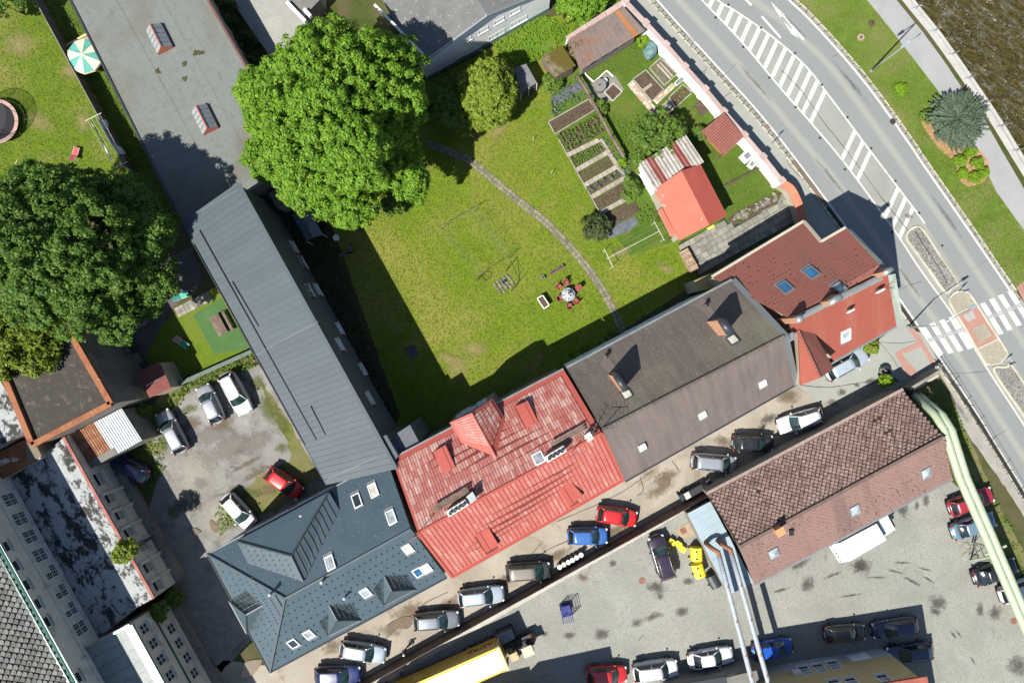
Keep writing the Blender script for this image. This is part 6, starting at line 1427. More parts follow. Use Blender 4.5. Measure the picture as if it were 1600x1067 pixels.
def car(st, px, py, ang, paintm, label, name='parked_car', z=.03, roofm=None, glass=None):
    if st not in CARM: CARM[st] = car_meshes(st)
    ms = CARM[st]; p = STY[st]
    t = thing(name, label, 'car', P(px, py, z+.7)-Vector((0, 0, .7)), 'parked cars', R(ang)); t.location.z = z; t.scale = (1.04, 1.04, 1.02)
    def add(nm, key, mat, parent=t, loc=(0, 0, 0)): return inst(nm, ms[key], parent, loc, mat=mat, world=False)
    add('body', 'body', paintm); add('roof', 'roof', roofm or paintm); add('windscreen', 'windscreen', glass or m_cglass); add('rear_window', 'rear_window', m_cglass2)
    for s in 'LR':
        add('side_window', 'side_window'+s, m_cglass2); add('mirror', 'mirror'+s, paintm if st != 'suv' else m_bump); add('headlight', 'headlight'+s, m_head); add('taillight', 'taillight'+s, m_tail)
        if p['rails']: add('roof_rail', 'roof_rail'+s, m_rim if st == 'suv' else m_bump)
    add('bumper', 'bumperF', m_bump); add('bumper', 'bumperR', m_bump); add('number_plate', 'plateF', m_plate); add('number_plate', 'plateR', m_plate)
    for sx in (p['L']*.305, -p['L']*.285):
        for sy in (-1, 1):
            w_ = add('wheel', 'tyre', m_tyre, t, (sx, sy*(p['W']/2-.09), .325)); inst('rim', ms['rim'], w_, (0, 0, 0), mat=m_rim, world=False)
    return t
pw = paint('white_paint', (.46, .47, .485)); psv = paint('silver_paint', (.33, .35, .37), .25, .5); plb = paint('ice_blue_paint', (.36, .42, .47), .25, .35); pgr = paint('grey_paint', (.17, .19, .21), .25, .4)
pdb = paint('dark_blue_paint', (.012, .022, .085)); pbl = paint('blue_paint', (.03, .095, .28)); prd = paint('red_paint', (.36, .012, .012)); pbk = paint('black_paint', (.012, .012, .014)); pbr = paint('brown_paint', (.055, .045, .038))
paub = paint('aubergine_paint', (.022, .014, .028)); pdg = paint('dark_grey_paint', (.045, .048, .05), .25, .3); pgold = paint('beige_grey_paint', (.23, .21, .17), .25, .4); pbg = paint('steel_blue_paint', (.12, .19, .25), .25, .3); pnv = paint('navy_paint', (.008, .018, .05)); pvb = paint('vivid_blue_paint', (.006, .06, .30)); ppr = paint('dark_red_paint', (.22, .012, .02))
CARS = [
 ('suv', 369, 614, -61.5, pw, 'white estate with roof rails, rightmost of three by the green fence'),
 ('hatch', 329, 631, 115, psv, 'silver hatchback, middle one of three by the green fence'),
 ('estate', 269, 674, 118, psv, 'silver estate nearest the corrugated shelter'),
 ('hatch', 203, 731, 153, pdb, 'dark blue car mostly in shade under the corrugated shelter'),
 ('hatch', 373, 798, -48.5, pw, 'white car with dark side beside the slate house wall', ),
 ('hatch', 444, 754, -34.7, prd, 'red car in the car park half in shade'),
 ('estate', 528, 1054, 2, pdb, 'dark blue estate at the lower left end of the lane row'),
 ('estate', 567, 1018, -9, plb, 'ice blue estate angled in front of the slate house'),
 ('estate', 682, 969, 5, pgr, 'blue grey estate beside the muddy lane puddle'),
 ('estate', 752, 931, 7, plb, 'pale blue estate between the grey estate and the beige roofed mpv'),
 ('mpv', 825, 892, 4, pdg, 'dark mpv with beige grey roof left of the small barrels', pgold),
 ('hatch', 918, 837, 1, pbl, 'blue hatchback right of the row of small barrels'),
 ('hatch', 964, 806, -9, prd, 'bright red hatchback below the red tiled house'),
 ('mpv', 1115, 723, -5, psv, 'silver mpv next to the black bins by the tiled store'),
 ('hatch', 1176, 692, 0, pbk, 'black hatchback between silver mpv and white estate'),
 ('estate', 1250, 657, 196.5, pw, 'white estate facing left below the brown roofed house'),
 ('estate', 1323, 569, 29, plb, 'light blue car parked under the eaves of the corner house'),
 ('suv', 1034, 870, 107, paub, 'dark aubergine suv beside the yellow recycling bins'),
 ('hatch', 948, 1053, 2, prd, 'red hatchback at the bottom edge of the yard'),
 ('suv', 1024, 1046, 8, pw, 'white suv between the red hatchback and white sedan in the yard'),
 ('sedan', 1110, 1027, 10, pw, 'white sedan left of the white steam pipes'),
 ('hatch', 1207, 1013, 10, pvb, 'vivid blue car right of the white steam pipes'),
 ('hatch', 1320, 989, 4, pbr, 'brown hatchback in the yellow building shadow'),
 ('estate', 1398, 980, 189, pnv, 'navy estate facing left in the building shadow'),
 ('estate', 1421, 1019, 187, pnv, 'navy car closest to the yellow building corner'),
 ('estate', 1517, 783, 20, ppr, 'dark red estate under the green pipes nearest the store'),
 ('sedan', 1521, 821, 19, pbg, 'steel blue sedan under the green pipes'),
 ('sedan', 1555, 893, 19.5, pbk, 'black sedan under the green pipes by the trestle'),
 ('hatch', 1592, 921, 20, pw, 'white car cut off by the right edge under the pipes')]
for c in CARS: car(c[0], c[1], c[2], c[3], c[4], c[5], roofm=c[6] if len(c) > 6 else None)

def wheel_at(par, p, d, r=.5, w=.3):
    s = Vector((-d.y, d.x, 0)); mb = MB(); n = 16; vs = []
    for k in (-1, 1):
        for i in range(n): t = 2*math.pi*i/n; vs.append(p+s*(k*w/2)+d*(r*math.cos(t))+Vector((0, 0, r*math.sin(t))))
    mb.add(vs, [tuple(range(n)), tuple(range(2*n-1, n-1, -1))]+[(k, (k+1) % n, n+(k+1) % n, n+k) for k in range(n)])
    o = mb.build('wheel', m_tyre, par)
    MB().add([p+s*(k*(w/2+.01))+d*(.25*math.cos(2*math.pi*i/10))+Vector((0, 0, .25*math.sin(2*math.pi*i/10))) for k in (-1, 1) for i in range(10)], [tuple(range(10)), tuple(range(19, 9, -1))]).build('rim', m_rim, o)
m_trwhite = M('truck_white', [(.38, .395, .395), (.44, .45, .45)], .6, .5, 3, .1); m_yel = paint('trailer_yellow', (.52, .33, .012), .4, 0, .2)
# white box truck
tq = [P(1312.6, 847.6, 3.0), P(1369.7, 817.5, 3.0), P(1385, 843.5, 3.0), P(1330, 875.6, 3.0)]
wt_ = thing('box_truck', 'white box truck parked along the brown tiled store', 'truck', P(1350, 842))
td = (tq[1]-tq[0]).normalized(); ts_ = Vector((-td.y, td.x, 0))
MB().ext(tq, .85, 3.0).build('cargo_box', m_trwhite, wt_)
for k in range(5): MB().bar(lerp(tq[0], tq[1], (k+.5)/5)+Vector((0, 0, .02)), lerp(tq[3], tq[2], (k+.5)/5)+Vector((0, 0, .02)), .05, .03).build('roof_rib', m_trwhite, wt_)
MB().prism([tq[0]-td*.05, tq[3]-td*.05, tq[3]-td*.95-Vector((0, 0, .7)), tq[0]-td*.95-Vector((0, 0, .7))], [p-Vector((0, 0, .12)) for p in (tq[0]-td*.05, tq[3]-td*.05, tq[3]-td*.95-Vector((0, 0, .7)), tq[0]-td*.95-Vector((0, 0, .7)))]).build('tail_lift', m_trwhite, wt_)
for k in range(5): p = lerp(tq[0], tq[3], (k+.5)/5)-td*.8-Vector((0, 0, .5)); MB().box(p, .1, .1, .05).build('lift_marker', m_bump, wt_)
cm = (tq[1]+tq[2])/2; g0_ = Vector((cm.x, cm.y, 0))+td*.35
q = [g0_+ts_*.95, g0_-ts_*.95, g0_-ts_*.9+td*1.25, g0_+ts_*.9+td*1.25]
MB().prism([p+Vector((0, 0, 2.2)) for p in q], [p+Vector((0, 0, .4)) for p in [q[0], q[1], q[2]+td*.35, q[3]+td*.35]]).build('cab', m_trwhite, wt_)
lbox(MB(), g0_+td*1.48+Vector((0, 0, 1.55)), ts_, Vector((0, 0, 1)), td, 1.5, .75, .06).build('windscreen', m_cglass, wt_)
for s in (-1, 1): MB().box(g0_+ts_*(s*1.12)+td*1.2+Vector((0, 0, 1.5)), .12, .25, .3).build('mirror', m_bump, wt_)
for f in (.15, 1.08):
    for s in (-1, 1): wheel_at(wt_, Vector((*(lerp((tq[0]+tq[3])/2, (tq[1]+tq[2])/2, f)+ts_*(s*.85)).xy, .42)), td, .42)
# yellow semi-trailer with lettering
zt = 3.7
ta, tb = P(656, 1064.5, zt), P(775, 1012, zt); td = (tb-ta).normalized(); ts_ = Vector((-td.y, td.x, 0)); wT = 2.45; LT = 11.5
tb = tb+td*.15; c1_ = [tb-td*LT, tb, tb-ts_*wT, tb-td*LT-ts_*wT]
tl = thing('semi_trailer', 'yellow curtain side trailer with white roof at the bottom edge', 'trailer', Vector((*((c1_[0]+c1_[2])/2).xy, 0)))
MB().ext(c1_, 1.1, zt-.03).build('curtain_side', m_yel, tl)
MB().slab([c1_[0]-ts_*.22+Vector((0, 0, .03)), c1_[1]-ts_*.22-td*.1+Vector((0, 0, .03)), c1_[2]+ts_*.22-td*.1+Vector((0, 0, .03)), c1_[3]+ts_*.22+Vector((0, 0, .03))], .05).build('roof_sheet', M('trailer_roof', [(.55, .56, .55), (.62, .63, .62)], .7, .6, 2, .06, .2, .03), tl)
for k in range(18): f = (k+.5)/18; MB().bar(lerp(c1_[0], c1_[1], f)-ts_*.24+Vector((0, 0, .05)), lerp(c1_[3], c1_[2], f)+ts_*.24+Vector((0, 0, .05)), .06, .025).build('roof_bow', M('trailer_roof', []), tl)
for k in range(24): p = lerp(c1_[0], c1_[1], (k+.5)/24); MB().bar(Vector((p.x, p.y, 1.15))+ts_*.015, p+ts_*.015-Vector((0, 0, .2)), .05, .03).build('curtain_strap', m_yel, tl)
mcream = plain('cream_frame', (.45, .36, .2), .6)
MB().bar(c1_[1]+td*.06+Vector((0, 0, -.05)), c1_[2]+td*.06+Vector((0, 0, -.05)), .3, .2).build('rear_frame', mcream, tl)
for p in (c1_[1], c1_[2]): MB().bar(Vector((p.x, p.y, 1.0))+td*.06, p+td*.06, .14).build('rear_post', mcream, tl)
MB().ext([p+td*(-.3) if i in (1, 2) else p for i, p in enumerate(c1_)], .8, 1.08).build('chassis', m_bump, tl)
for f in (.7, .8, .9):
    for s in (.25, wT-.25): wheel_at(tl, Vector((*(lerp(c1_[0], c1_[1], f)-ts_*s).xy, .5)), td, .5, .36)
def lettering(txt, size, mat, parent, loc, ex, ey, name='lettering', align='CENTER'):
    cu = bpy.data.curves.new(name, 'FONT'); cu.body = txt; cu.size = size; cu.extrude = .008; cu.align_x = align
    tmp = bpy.data.objects.new('tmp_text', cu); COL.objects.link(tmp)
    dg = bpy.context.evaluated_depsgraph_get(); me = bpy.data.meshes.new_from_object(tmp.evaluated_get(dg)); bpy.data.objects.remove(tmp)
    me.materials.clear(); me.materials.append(mat); me.name = name
    o = bpy.data.objects.new(name, me); COL.objects.link(o); ez = ex.cross(ey)
    if parent: o.parent = parent; loc = Vector(loc)-root_loc(parent)
    o.matrix_local = Matrix(((ex.x, ey.x, ez.x, loc.x), (ex.y, ey.y, ez.y, loc.y), (ex.z, ey.z, ez.z, loc.z), (0, 0, 0, 1)))
    return o
lc = wall_hit(750, 1011, c1_[0], c1_[1])
lettering('ASTRA', .95, plain('red_print', (.30, .03, .015), .6), tl, Vector((lc.x, lc.y, 1.75))+ts_*.035, -td, Vector((0, 0, 1)))
tr_ = thing('truck_tractor', 'yellow cab of the curtain side truck cut off by the bottom edge', 'truck', c1_[0]-td*1.6-ts_*1.2-Vector((0, 0, zt)))
q = [c1_[0]-td*.8+ts_*0, c1_[0]-td*2.9, c1_[3]-td*2.9, c1_[3]-td*.8]
MB().ext(q, .6, 3.2).build('cab', m_yel, tr_); MB().ext([lerp(q[0], q[2], .12), lerp(q[1], q[3], .12), lerp(q[2], q[0], .12), lerp(q[3], q[1], .12)], 3.15, 3.5).build('wind_deflector', m_yel, tr_)
lbox(MB(), (q[1]+q[2])/2-Vector((0, 0, 1.4)), ts_, Vector((0, 0, 1)), -td, 2.1, .9, .05).build('windscreen', m_cglass, tr_)
for f in (.3, .9):
    for s in (.2, wT-.2): wheel_at(tr_, Vector((*(lerp(q[0], q[1], f)-ts_*s).xy, .5)), td, .5, .34)
# forklift and goods behind the trailer
fk = thing('forklift', 'dark red forklift with beige overhead guard behind the trailer', 'forklift', P(822, 998))
fa = math.atan2(.4, .916); c = P(820, 996); fx, fy = Vector((math.cos(fa), math.sin(fa), 0)), Vector((-math.sin(fa), math.cos(fa), 0))
mred = paint('forklift_red', (.16, .03, .015), .5, 0, .1)
mb = MB(); lbox(mb, c+Vector((0, 0, .35)), fx, fy, Vector((0, 0, 1)), 1.7, 1.15, .75); mb.build('chassis', m_bump, fk)
MB().blob(c+fx*.75+Vector((0, 0, .75)), .45, .6, .45, 3, .1, 12, 6, fa).build('counterweight', mred, fk, True)
lbox(MB(), c+fx*.05-fy*.55+Vector((0, 0, 2.05)), fx, fy, Vector((0, 0, 1)), 1.1, 1.0, .06).build('overhead_guard', M('beige_sheet', [(.42, .34, .25), (.48, .40, .31)], 2, .7), fk)
for i in (-1, 1):
    for j in (-1, 1): MB().bar(c+fx*(i*.5+.05)+fy*(j*.45-.25)+Vector((0, 0, 1.0)), c+fx*(i*.5+.05)+fy*(j*.45-.55)+Vector((0, 0, 2.05)), .07).build('guard_post', m_bump, fk)
    MB().bar(c-fx*1.0+fy*(i*.3-.1)+Vector((0, 0, .1)), c-fx*1.0+fy*(i*.3-.1)+Vector((0, 0, 2.2)), .1).build('mast', m_bump, fk); MB().bar(c-fx*1.0+fy*(i*.3-.1)+Vector((0, 0, .15)), c-fx*2.0+fy*(i*.3-.1)+Vector((0, 0, .15)), .12, .05).build('fork', m_bump, fk)
    for k in (-.55, .6): wheel_at(fk, c+fx*k+fy*(i*.5)+Vector((0, 0, .3)), fx, .3, .22)
lbox(MB(), c+Vector((0, 0, 1.0)), fx, fy, Vector((0, 0, 1)), .5, .5, .3).build('seat', m_bump, fk)
gx = thing('container_box', 'grey metal container box with lid behind the yellow trailer', 'container', P(790, 993))
q = [P(774, 993, 1.5), P(799, 982, 1.5), P(805, 996, 1.5), P(783, 1008, 1.5)]; MB().ext(q, .1, 1.45).build('box', m_dark_metal, gx); MB().slab([p+Vector((0, 0, .06)) for p in q], .08).build('lid', M('grey_lid', [(.12, .14, .155), (.15, .17, .185)], 1, .5), gx)
pb = thing('pallet_stack', 'brown wooden pallet stack between grey container and cardboard boxes', 'pallet', P(798, 1008))
for k in range(5):
    for j in range(4): a = lerp(P(786, 1008), P(806, 998), j/3)+Vector((0, 0, .1+k*.16)); MB().bar(a, a+Vector((.35, -.72, 0)), .16, .04).build('board', m_plank, pb)
    MB().bar(P(787, 1009, .03+k*.16), P(807, 999, .03+k*.16), .1, .1).build('bearer', m_plank, pb)
mcard = M('cardboard', [(.32, .24, .14), (.38, .29, .18)], 2, .9, 8, .1)
for (x, y, s, lab) in ((804, 1021, .85, 'larger cardboard box standing in front of the pallet stack'), (796, 1012, .55, 'smaller cardboard box on the pallet side near the trailer frame')):
    b_ = thing('cardboard_box', lab, 'box', P(x, y)); MB().box(P(x, y), s, s*.95, .7, fa).build('carton', mcard, b_); MB().box(P(x, y)+Vector((0, 0, .7)), .06, s*.95, .006, fa).build('tape', mcream, b_)
# ------------------------------------------------------------------ trees, shrubs, plants
def raw_mesh(name, V4, mat, parent=None, **k):
    """many separate quads as one mesh; V4 is (n,4,3)"""
    n = len(V4); me = bpy.data.meshes.new(name); v = np.ascontiguousarray(V4.reshape(-1, 3), dtype=np.float32)
    if parent is not None: v = v-np.array(root_loc(parent), dtype=np.float32)
    me.vertices.add(4*n); me.vertices.foreach_set('co', v.ravel()); me.loops.add(4*n); me.loops.foreach_set('vertex_index', np.arange(4*n, dtype=np.int32))
    me.polygons.add(n); me.polygons.foreach_set('loop_start', np.arange(0, 4*n, 4, dtype=np.int32)); me.polygons.foreach_set('loop_total', np.full(n, 4, dtype=np.int32))
    me.update(); me.materials.append(mat); o = bpy.data.objects.new(name, me); COL.objects.link(o)
    if parent is not None: o.parent = parent
    return tag(o, **k)
def unit(a): return a/np.maximum(np.linalg.norm(a, axis=-1, keepdims=True), 1e-6)
def leaves(centers, radii, outdir, per, size, up=.5, wild=.7, aspect=.6, flat=.6):
    """leaf quads on small domes: centers (n,3), radii (n,), outdir (n,3)"""
    n = len(centers); d = RNG.normal(size=(n, per, 3)); d = unit(d+outdir[:, None, :]*.9+np.array([0, 0, up]))
    pos = centers[:, None, :]+d*(radii[:, None, None]*RNG.uniform(.55, 1.05, (n, per, 1)))
    nr = unit(d+RNG.normal(size=d.shape)*wild*.6+np.array([0, 0, flat*.5]))
    t = unit(np.cross(nr, RNG.normal(size=d.shape))); b = np.cross(nr, t)
    s = (size*RNG.uniform(.65, 1.3, (n, per, 1)))
    q = np.stack([pos-t*s*.5, pos+b*s*aspect*.5-nr*s*.08, pos+t*s*.5, pos-b*s*aspect*.5-nr*s*.08], axis=2)
    return q.reshape(-1, 4, 3)
def crown(c, rx, ry, rz, lobes, cl, per, lobe_r, clump_r, size, low=-.35, shape=None, **k):
    c = np.array(c); out = []
    d = unit(RNG.normal(size=(lobes*4, 3))); d = d[d[:, 2] > low][:lobes]
    # spread lobes by rejecting near ones
    keep = []
    for x in unit(RNG.normal(size=(lobes*12, 3))):
        if x[2] > low and all(np.dot(x, y) < 1-1.7/lobes for y in keep): keep.append(x)
        if len(keep) >= lobes: break
    d = np.array(keep); rr = RNG.uniform(.68, .86, (len(d), 1)); lc = c+d*np.array([rx, ry, rz])*rr
    inner = c+unit(RNG.normal(size=(max(3, lobes//4), 3)))*np.array([rx, ry, rz])*.42+np.array([0, 0, rz*.35]); lc = np.vstack([lc, inner]); dd = np.vstack([d, unit(inner-c)])
    for i in range(len(lc)):
        r = lobe_r*RNG.uniform(.75, 1.25); e = unit(RNG.normal(size=(cl, 3))+dd[i]*.55+np.array([0, 0, .6]))
        cc = lc[i]+e*r*RNG.uniform(.8, 1.05, (cl, 1))*np.array([1, 1, .8])
        out.append(leaves(cc, clump_r*RNG.uniform(.7, 1.25, cl), e, per, size, **k))
    return np.concatenate(out)
def trunk(par, base, top, r, limbs, mat, spread=4.0):
    base, top = Vector(base), Vector(top)
    MB().tube([base, lerp(base, top, .4)+Vector((.2, .1, 0)), top], [r, r*.75, r*.35], 10).build('trunk', mat, par, True)
    for i in range(limbs):
        a = 2*math.pi*i/limbs+random.uniform(-.3, .3); s = lerp(base, top, random.uniform(.35, .75)); e = s+Vector((math.cos(a)*spread, math.sin(a)*spread, random.uniform(1.5, 3.5)))
        m = lerp(s, e, .5)+Vector((0, 0, .5)); MB().tube([s, m, e], [r*.38, r*.24, r*.07], 7).build('limb', mat, par, True)
m_bark = M('bark', [(.05, .038, .028), (.09, .07, .052)], 3, .95, 9, .35, .7, .04)
lf1 = leaf_mat('maple_leaf', (.058, .135, .009), (.115, .235, .015), (.19, .31, .027)); lf2 = leaf_mat('dark_maple_leaf', (.034, .082, .011), (.070, .145, .017), (.115, .20, .028))
lf3 = leaf_mat('yellow_green_leaf', (.10, .155, .012), (.16, .22, .020), (.22, .27, .035)); lf4 = leaf_mat('shrub_leaf', (.055, .11, .014), (.095, .17, .022), (.15, .23, .036))
lf5 = leaf_mat('juniper_needle', (.042, .070, .045), (.075, .11, .068), (.125, .16, .105), .15); lf6 = leaf_mat('lime_leaf', (.09, .17, .006), (.14, .25, .01), (.19, .31, .02)); lf7 = leaf_mat('cabbage_leaf', (.07, .12, .075), (.11, .17, .11), (.15, .21, .14)); lf8 = leaf_mat('wine_leaf', (.045, .012, .014), (.08, .018, .02), (.11, .03, .03))
lfd = leaf_mat('ivy_leaf', (.018, .040, .010), (.035, .065, .012), (.06, .095, .018)); lfb = leaf_mat('variegated_leaf', (.02, .035, .012), (.045, .07, .02), (.13, .15, .06))
def tree(label, px, py, zc, rx, ry, rz, mat, lobes=40, cl=30, per=34, lobe_r=2.4, clump_r=.6, size=.36, tr=.45, name='broadleaf_tree', base=None, extra=()):
    c = P(px, py, zc); b = base or (c.x, c.y); t = thing(name, label, 'tree', (b[0], b[1], 0))
    q = [crown(c, rx, ry, rz, lobes, cl, per, lobe_r, clump_r, size)]
    for (ex, ey, ez, r, nl) in extra: q.append(crown(P(ex, ey, ez), r, r, r*.75, nl, cl, per, lobe_r*.8, clump_r, size))
    raw_mesh('crown', np.concatenate(q), mat, t)
    trunk(t, (b[0], b[1], 0), (c.x, c.y, zc+rz*.5), tr, 9, m_bark, rx*.6); return t
tree('huge bright green maple shading the top of the lawn', 532, 180, 9.0, 7.2, 6.9, 6.2, lf1, 60, 26, 66, 1.95, .52, .26, .55, extra=[(432, 195, 7.5, 1.9, 7), (480, 282, 7.0, 1.7, 6), (545, 316, 6.5, 1.6, 6), (424, 248, 6.0, 1.3, 5), (630, 270, 6.5, 1.6, 6), (600, 112, 10, 2.4, 8), (508, 88, 9.5, 2.1, 7), (560, 240, 14, 2.2, 7), (470, 230, 12.5, 2.2, 7), (404, 145, 6.5, .9, 4)])
tree('huge dark green maple over the play lawn at left', 100, 385, 11.5, 6.8, 5.8, 6.3, lf2, 58, 26, 66, 1.9, .52, .26, .55, extra=[(224, 362, 10, 1.6, 6), (238, 436, 7.0, 1.2, 5), (178, 488, 8, 1.6, 6), (60, 300, 10, 1.8, 6), (110, 470, 11, 2.0, 7), (30, 440, 11.5, 2.8, 8), (190, 315, 10, 1.5, 5), (225, 462, 6, 1.1, 4), (20, 350, 11.5, 2.8, 8)])
tree('yellow green tree at the left edge below the dark maple', 32, 535, 7.5, 3.6, 2.8, 3.0, leaf_mat('fresh_leaf', (.08, .125, .010), (.13, .18, .014), (.18, .22, .02)), 18, 28, 34, 1.4, .5, .32, .3)
def shrub(label, px, py, zc, rx, ry, rz, mat, lobes=10, cl=22, per=26, lobe_r=.8, clump_r=.3, size=.22, name='shrub', kind='shrub', group=None, **k):
    c = P(px, py, zc); t = thing(name, label, kind, (c.x, c.y, 0), group)
    raw_mesh('foliage', crown(c, rx, ry, rz, lobes, cl, per, lobe_r, clump_r, size, **k), mat, t)
    m = MB()
    for i in range(4): a = i*1.6; m.tube([(c.x, c.y, 0), (c.x+math.cos(a)*rx*.4, c.y+math.sin(a)*ry*.4, zc)], [.06, .02], 5)
    m.build('stem', m_bark, t); return t
shrub('tall yellow green cypress bush beside the small felt roofed shed', 764, 146, 3.4, 2.3, 2.9, 2.6, lf3, 34, 34, 30, .95, .34, .24)
shrub('lower yellow green bush in front of the tall cypress bush', 733, 184, 2.0, 1.7, 1.2, 1.5, lf3, 12, 26, 30, .8, .32, .24)
shrub('dark shaded bush between maple and cypress bush', 698, 176, 2.2, 1.9, 2.0, 1.8, lf4, 12, 26, 28, .9, .34, .26)
shrub('bright round bush at the top edge beside the street wall', 912, 2, 1.8, 2.2, 1.7, 1.6, lf1, 16, 26, 28, .8, .3, .22)
shrub('dark bush between the maple and the white hall gable', 712, 140, 1.8, 1.3, 1.3, 1.3, lf4, 10, 24, 28, .7, .3, .24)
shrub('leafy green bush at the upper end of the herb bed', 862, 128, .6, .9, .8, .6, lf4, 8, 20, 22, .4, .2, .17)
shrub('low green bush by the well cover and pole', 938, 168, .5, .6, .9, .5, lf4, 7, 18, 22, .35, .18, .15)
shrub('small green bush between the pavilion and fruit tree', 1092, 210, .7, .7, .6, .6, lf4, 7, 18, 22, .35, .18, .15)
shrub('berry bush beside the turquoise tarp', 1005, 66, .6, .5, .5, .5, lf6, 6, 16, 20, .25, .15, .13)
shrub('dark purple leaved bush at the end of the paver path', 1048, 188, .6, .7, .5, .5, lf8, 7, 16, 20, .3, .16, .14)
shrub('small wine red bush on the gravel by the white hall', 887, 25, .6, .5, .6, .5, lf8, 6, 16, 22, .25, .15, .14)
shrub('variegated dark shrub at the corner of the vegetable beds', 931, 356, .9, 1.3, 1.15, .9, lfb, 14, 22, 22, .5, .2, .17)
shrub('green shrub growing by the striped shed wall', 985, 296, .9, .7, 1.2, .8, lf4, 9, 20, 22, .4, .2, .17)
shrub('loose shrub between herb bed and striped shed', 1000, 252, .9, .9, 1.0, .8, lf4, 9, 20, 22, .45, .22, .18)
shrub('bright round currant bush by the fruit tree', 973, 254, .5, .45, .4, .4, lf6, 6, 14, 20, .2, .12, .12)
tree('small open fruit tree above the striped shed roof', 1030, 210, 2.6, 2.4, 2.1, 1.2, lf4, 16, 20, 22, .75, .3, .2, .12, name='fruit_tree')
shrub('bushy yellow green conifer cut square beside the corner house', 1360, 543, .9, .6, .6, .8, lf3, 8, 18, 24, .3, .16, .13)
shrub('ball shaped lime shrub growing out of a ring pot', 1383, 596, .9, .55, .55, .6, lf6, 8, 18, 24, .3, .16, .14)
shrub('bush rooted on the peeling white factory roof', 197, 861, 5.8, 1.0, .9, .7, lf3, 9, 18, 22, .45, .22, .18)
shrub('dark weed bush on the factory wall ledge', 178, 793, 1.4, .8, .7, .6, lf4, 7, 16, 20, .4, .2, .18)
shrub('weed bush between the factory wing and annex', 248, 955, 3.0, .9, .8, .7, lf4, 8, 16, 20, .4, .2, .18); shrub('weed bush at the foot of the factory wing corner', 275, 934, 1.0, .8, .6, .6, lf4, 7, 16, 20, .4, .2, .18)
shrub('leafy weeds by the iron rack beside the corrugated shelter', 215, 645, .8, 1.3, .8, .6, lf4, 8, 16, 20, .45, .2, .2); shrub('shady shrub below the maple by the beige outbuilding', 612, 322, 1.2, 1.0, .8, .9, lf4, 9, 18, 22, .45, .24, .2)
shrub('ivy bank beside the flat hall wall at the top', 352, 30, .8, 1.0, 2.6, .9, lfd, 12, 20, 20, .5, .25, .2); shrub('ivy bank behind the flat hall roof nearer the maple', 385, 85, .8, 1.0, 2.8, .9, lfd, 12, 20, 20, .5, .25, .2)
shrub('dark tree top at the upper left corner', 8, 2, 3.0, 2.4, 1.2, 1.5, lf2, 10, 20, 24, .7, .3, .24); shrub('wispy shrub over the mossy tin shed', 902, 74, 1.9, .8, 1.0, .5, leaf_mat('dry_twig_leaf', (.13, .09, .05), (.19, .14, .08), (.24, .19, .11)), 7, 14, 14, .4, .25, .16)
# spreading juniper
t = thing('spreading_juniper', 'large blue green spreading juniper beside the riverside path', 'shrub', P(1490, 190))
q = []; c = P(1490, 190, .6)
for i in range(300):
    a = RNG.uniform(0, 2*math.pi); L_ = RNG.uniform(1.6, 2.6)*(1+.1*math.sin(3*a)+.08*math.sin(7*a)); r0_ = RNG.uniform(0, 1.9); p0 = np.array([c.x+math.cos(a)*r0_, c.y+math.sin(a)*r0_, .5+RNG.uniform(0, .9)]); e = np.array([math.cos(a+.25), math.sin(a+.25), RNG.uniform(.05, .45)])*(L_-r0_*.6)
    m = 22; f = np.linspace(.1, 1, m)[:, None]; cc = p0+e*f; q.append(leaves(cc, (.26*(1.05-f[:, 0])+.05), np.tile(unit(e[None])*.6, (m, 1)), 11, .20, .3, .5, .28))
raw_mesh('foliage', np.concatenate(q), lf5, t)
cover('mulch_bed', cat([(1440, 190), (1452, 212), (1470, 235), (1492, 255), (1500, 282), (1515, 292), (1540, 280), (1545, 255), (1520, 225), (1490, 215), (1462, 195)], 5), .034, M('bark_mulch', [(.24, .13, .06), (.30, .18, .10), (.16, .09, .045)], 2.5, .95, 12, .4, .8, .05), 1.0, 2)
for i, (x, y, r) in enumerate([(1515.5, 237, .62), (1499.5, 252, .6), (1527, 256, .62), (1503.7, 271, .5), (1522, 278, .62), (1535, 270, .6), (1448, 183, .7)]):
    pos = ['topmost of the clipped lime balls under the juniper', 'leftmost clipped lime ball in the mulch bed', 'middle right clipped lime ball in the mulch bed', 'smallest clipped lime ball in the mulch bed', 'lowest clipped lime ball in the mulch bed', 'rightmost clipped lime ball beside the footpath', 'clipped ball shrub on the roadside of the juniper'][i]
    shrub(pos, x, y, r*.6, r*.8, r*.8, r*.6, lf6 if i < 6 else lf4, 9, 16, 26, r*.42, .13, .10, 'ball_shrub', 'shrub', 'clipped ball shrubs')
shrub('single bright green cushion plant on the roadside verge', 1407, 139, .25, .55, .55, .25, lf6, 8, 16, 22, .28, .13, .12, 'cushion_plant')
for x, y, lab, m in ((1362, 37, 'round dark planting spot with a young plant on the verge', m_soil), (1345, 59, 'round pinkish planting spot nearer the road on the verge', M('pink_mulch', [(.24, .17, .13), (.28, .21, .16)], 3, .95))):
    t = thing('planting_ring', lab, 'planting', P(x, y)); MB().lathe(P(x, y, .012), [(.38, 0), (.36, .05), (.1, .06)], 18).build('soil', m, t); raw_mesh('young_plant', leaves(np.array([P(x, y, .15)]), np.array([.16]), np.array([[0, 0, 1.]]), 26, .12), lfd, t)

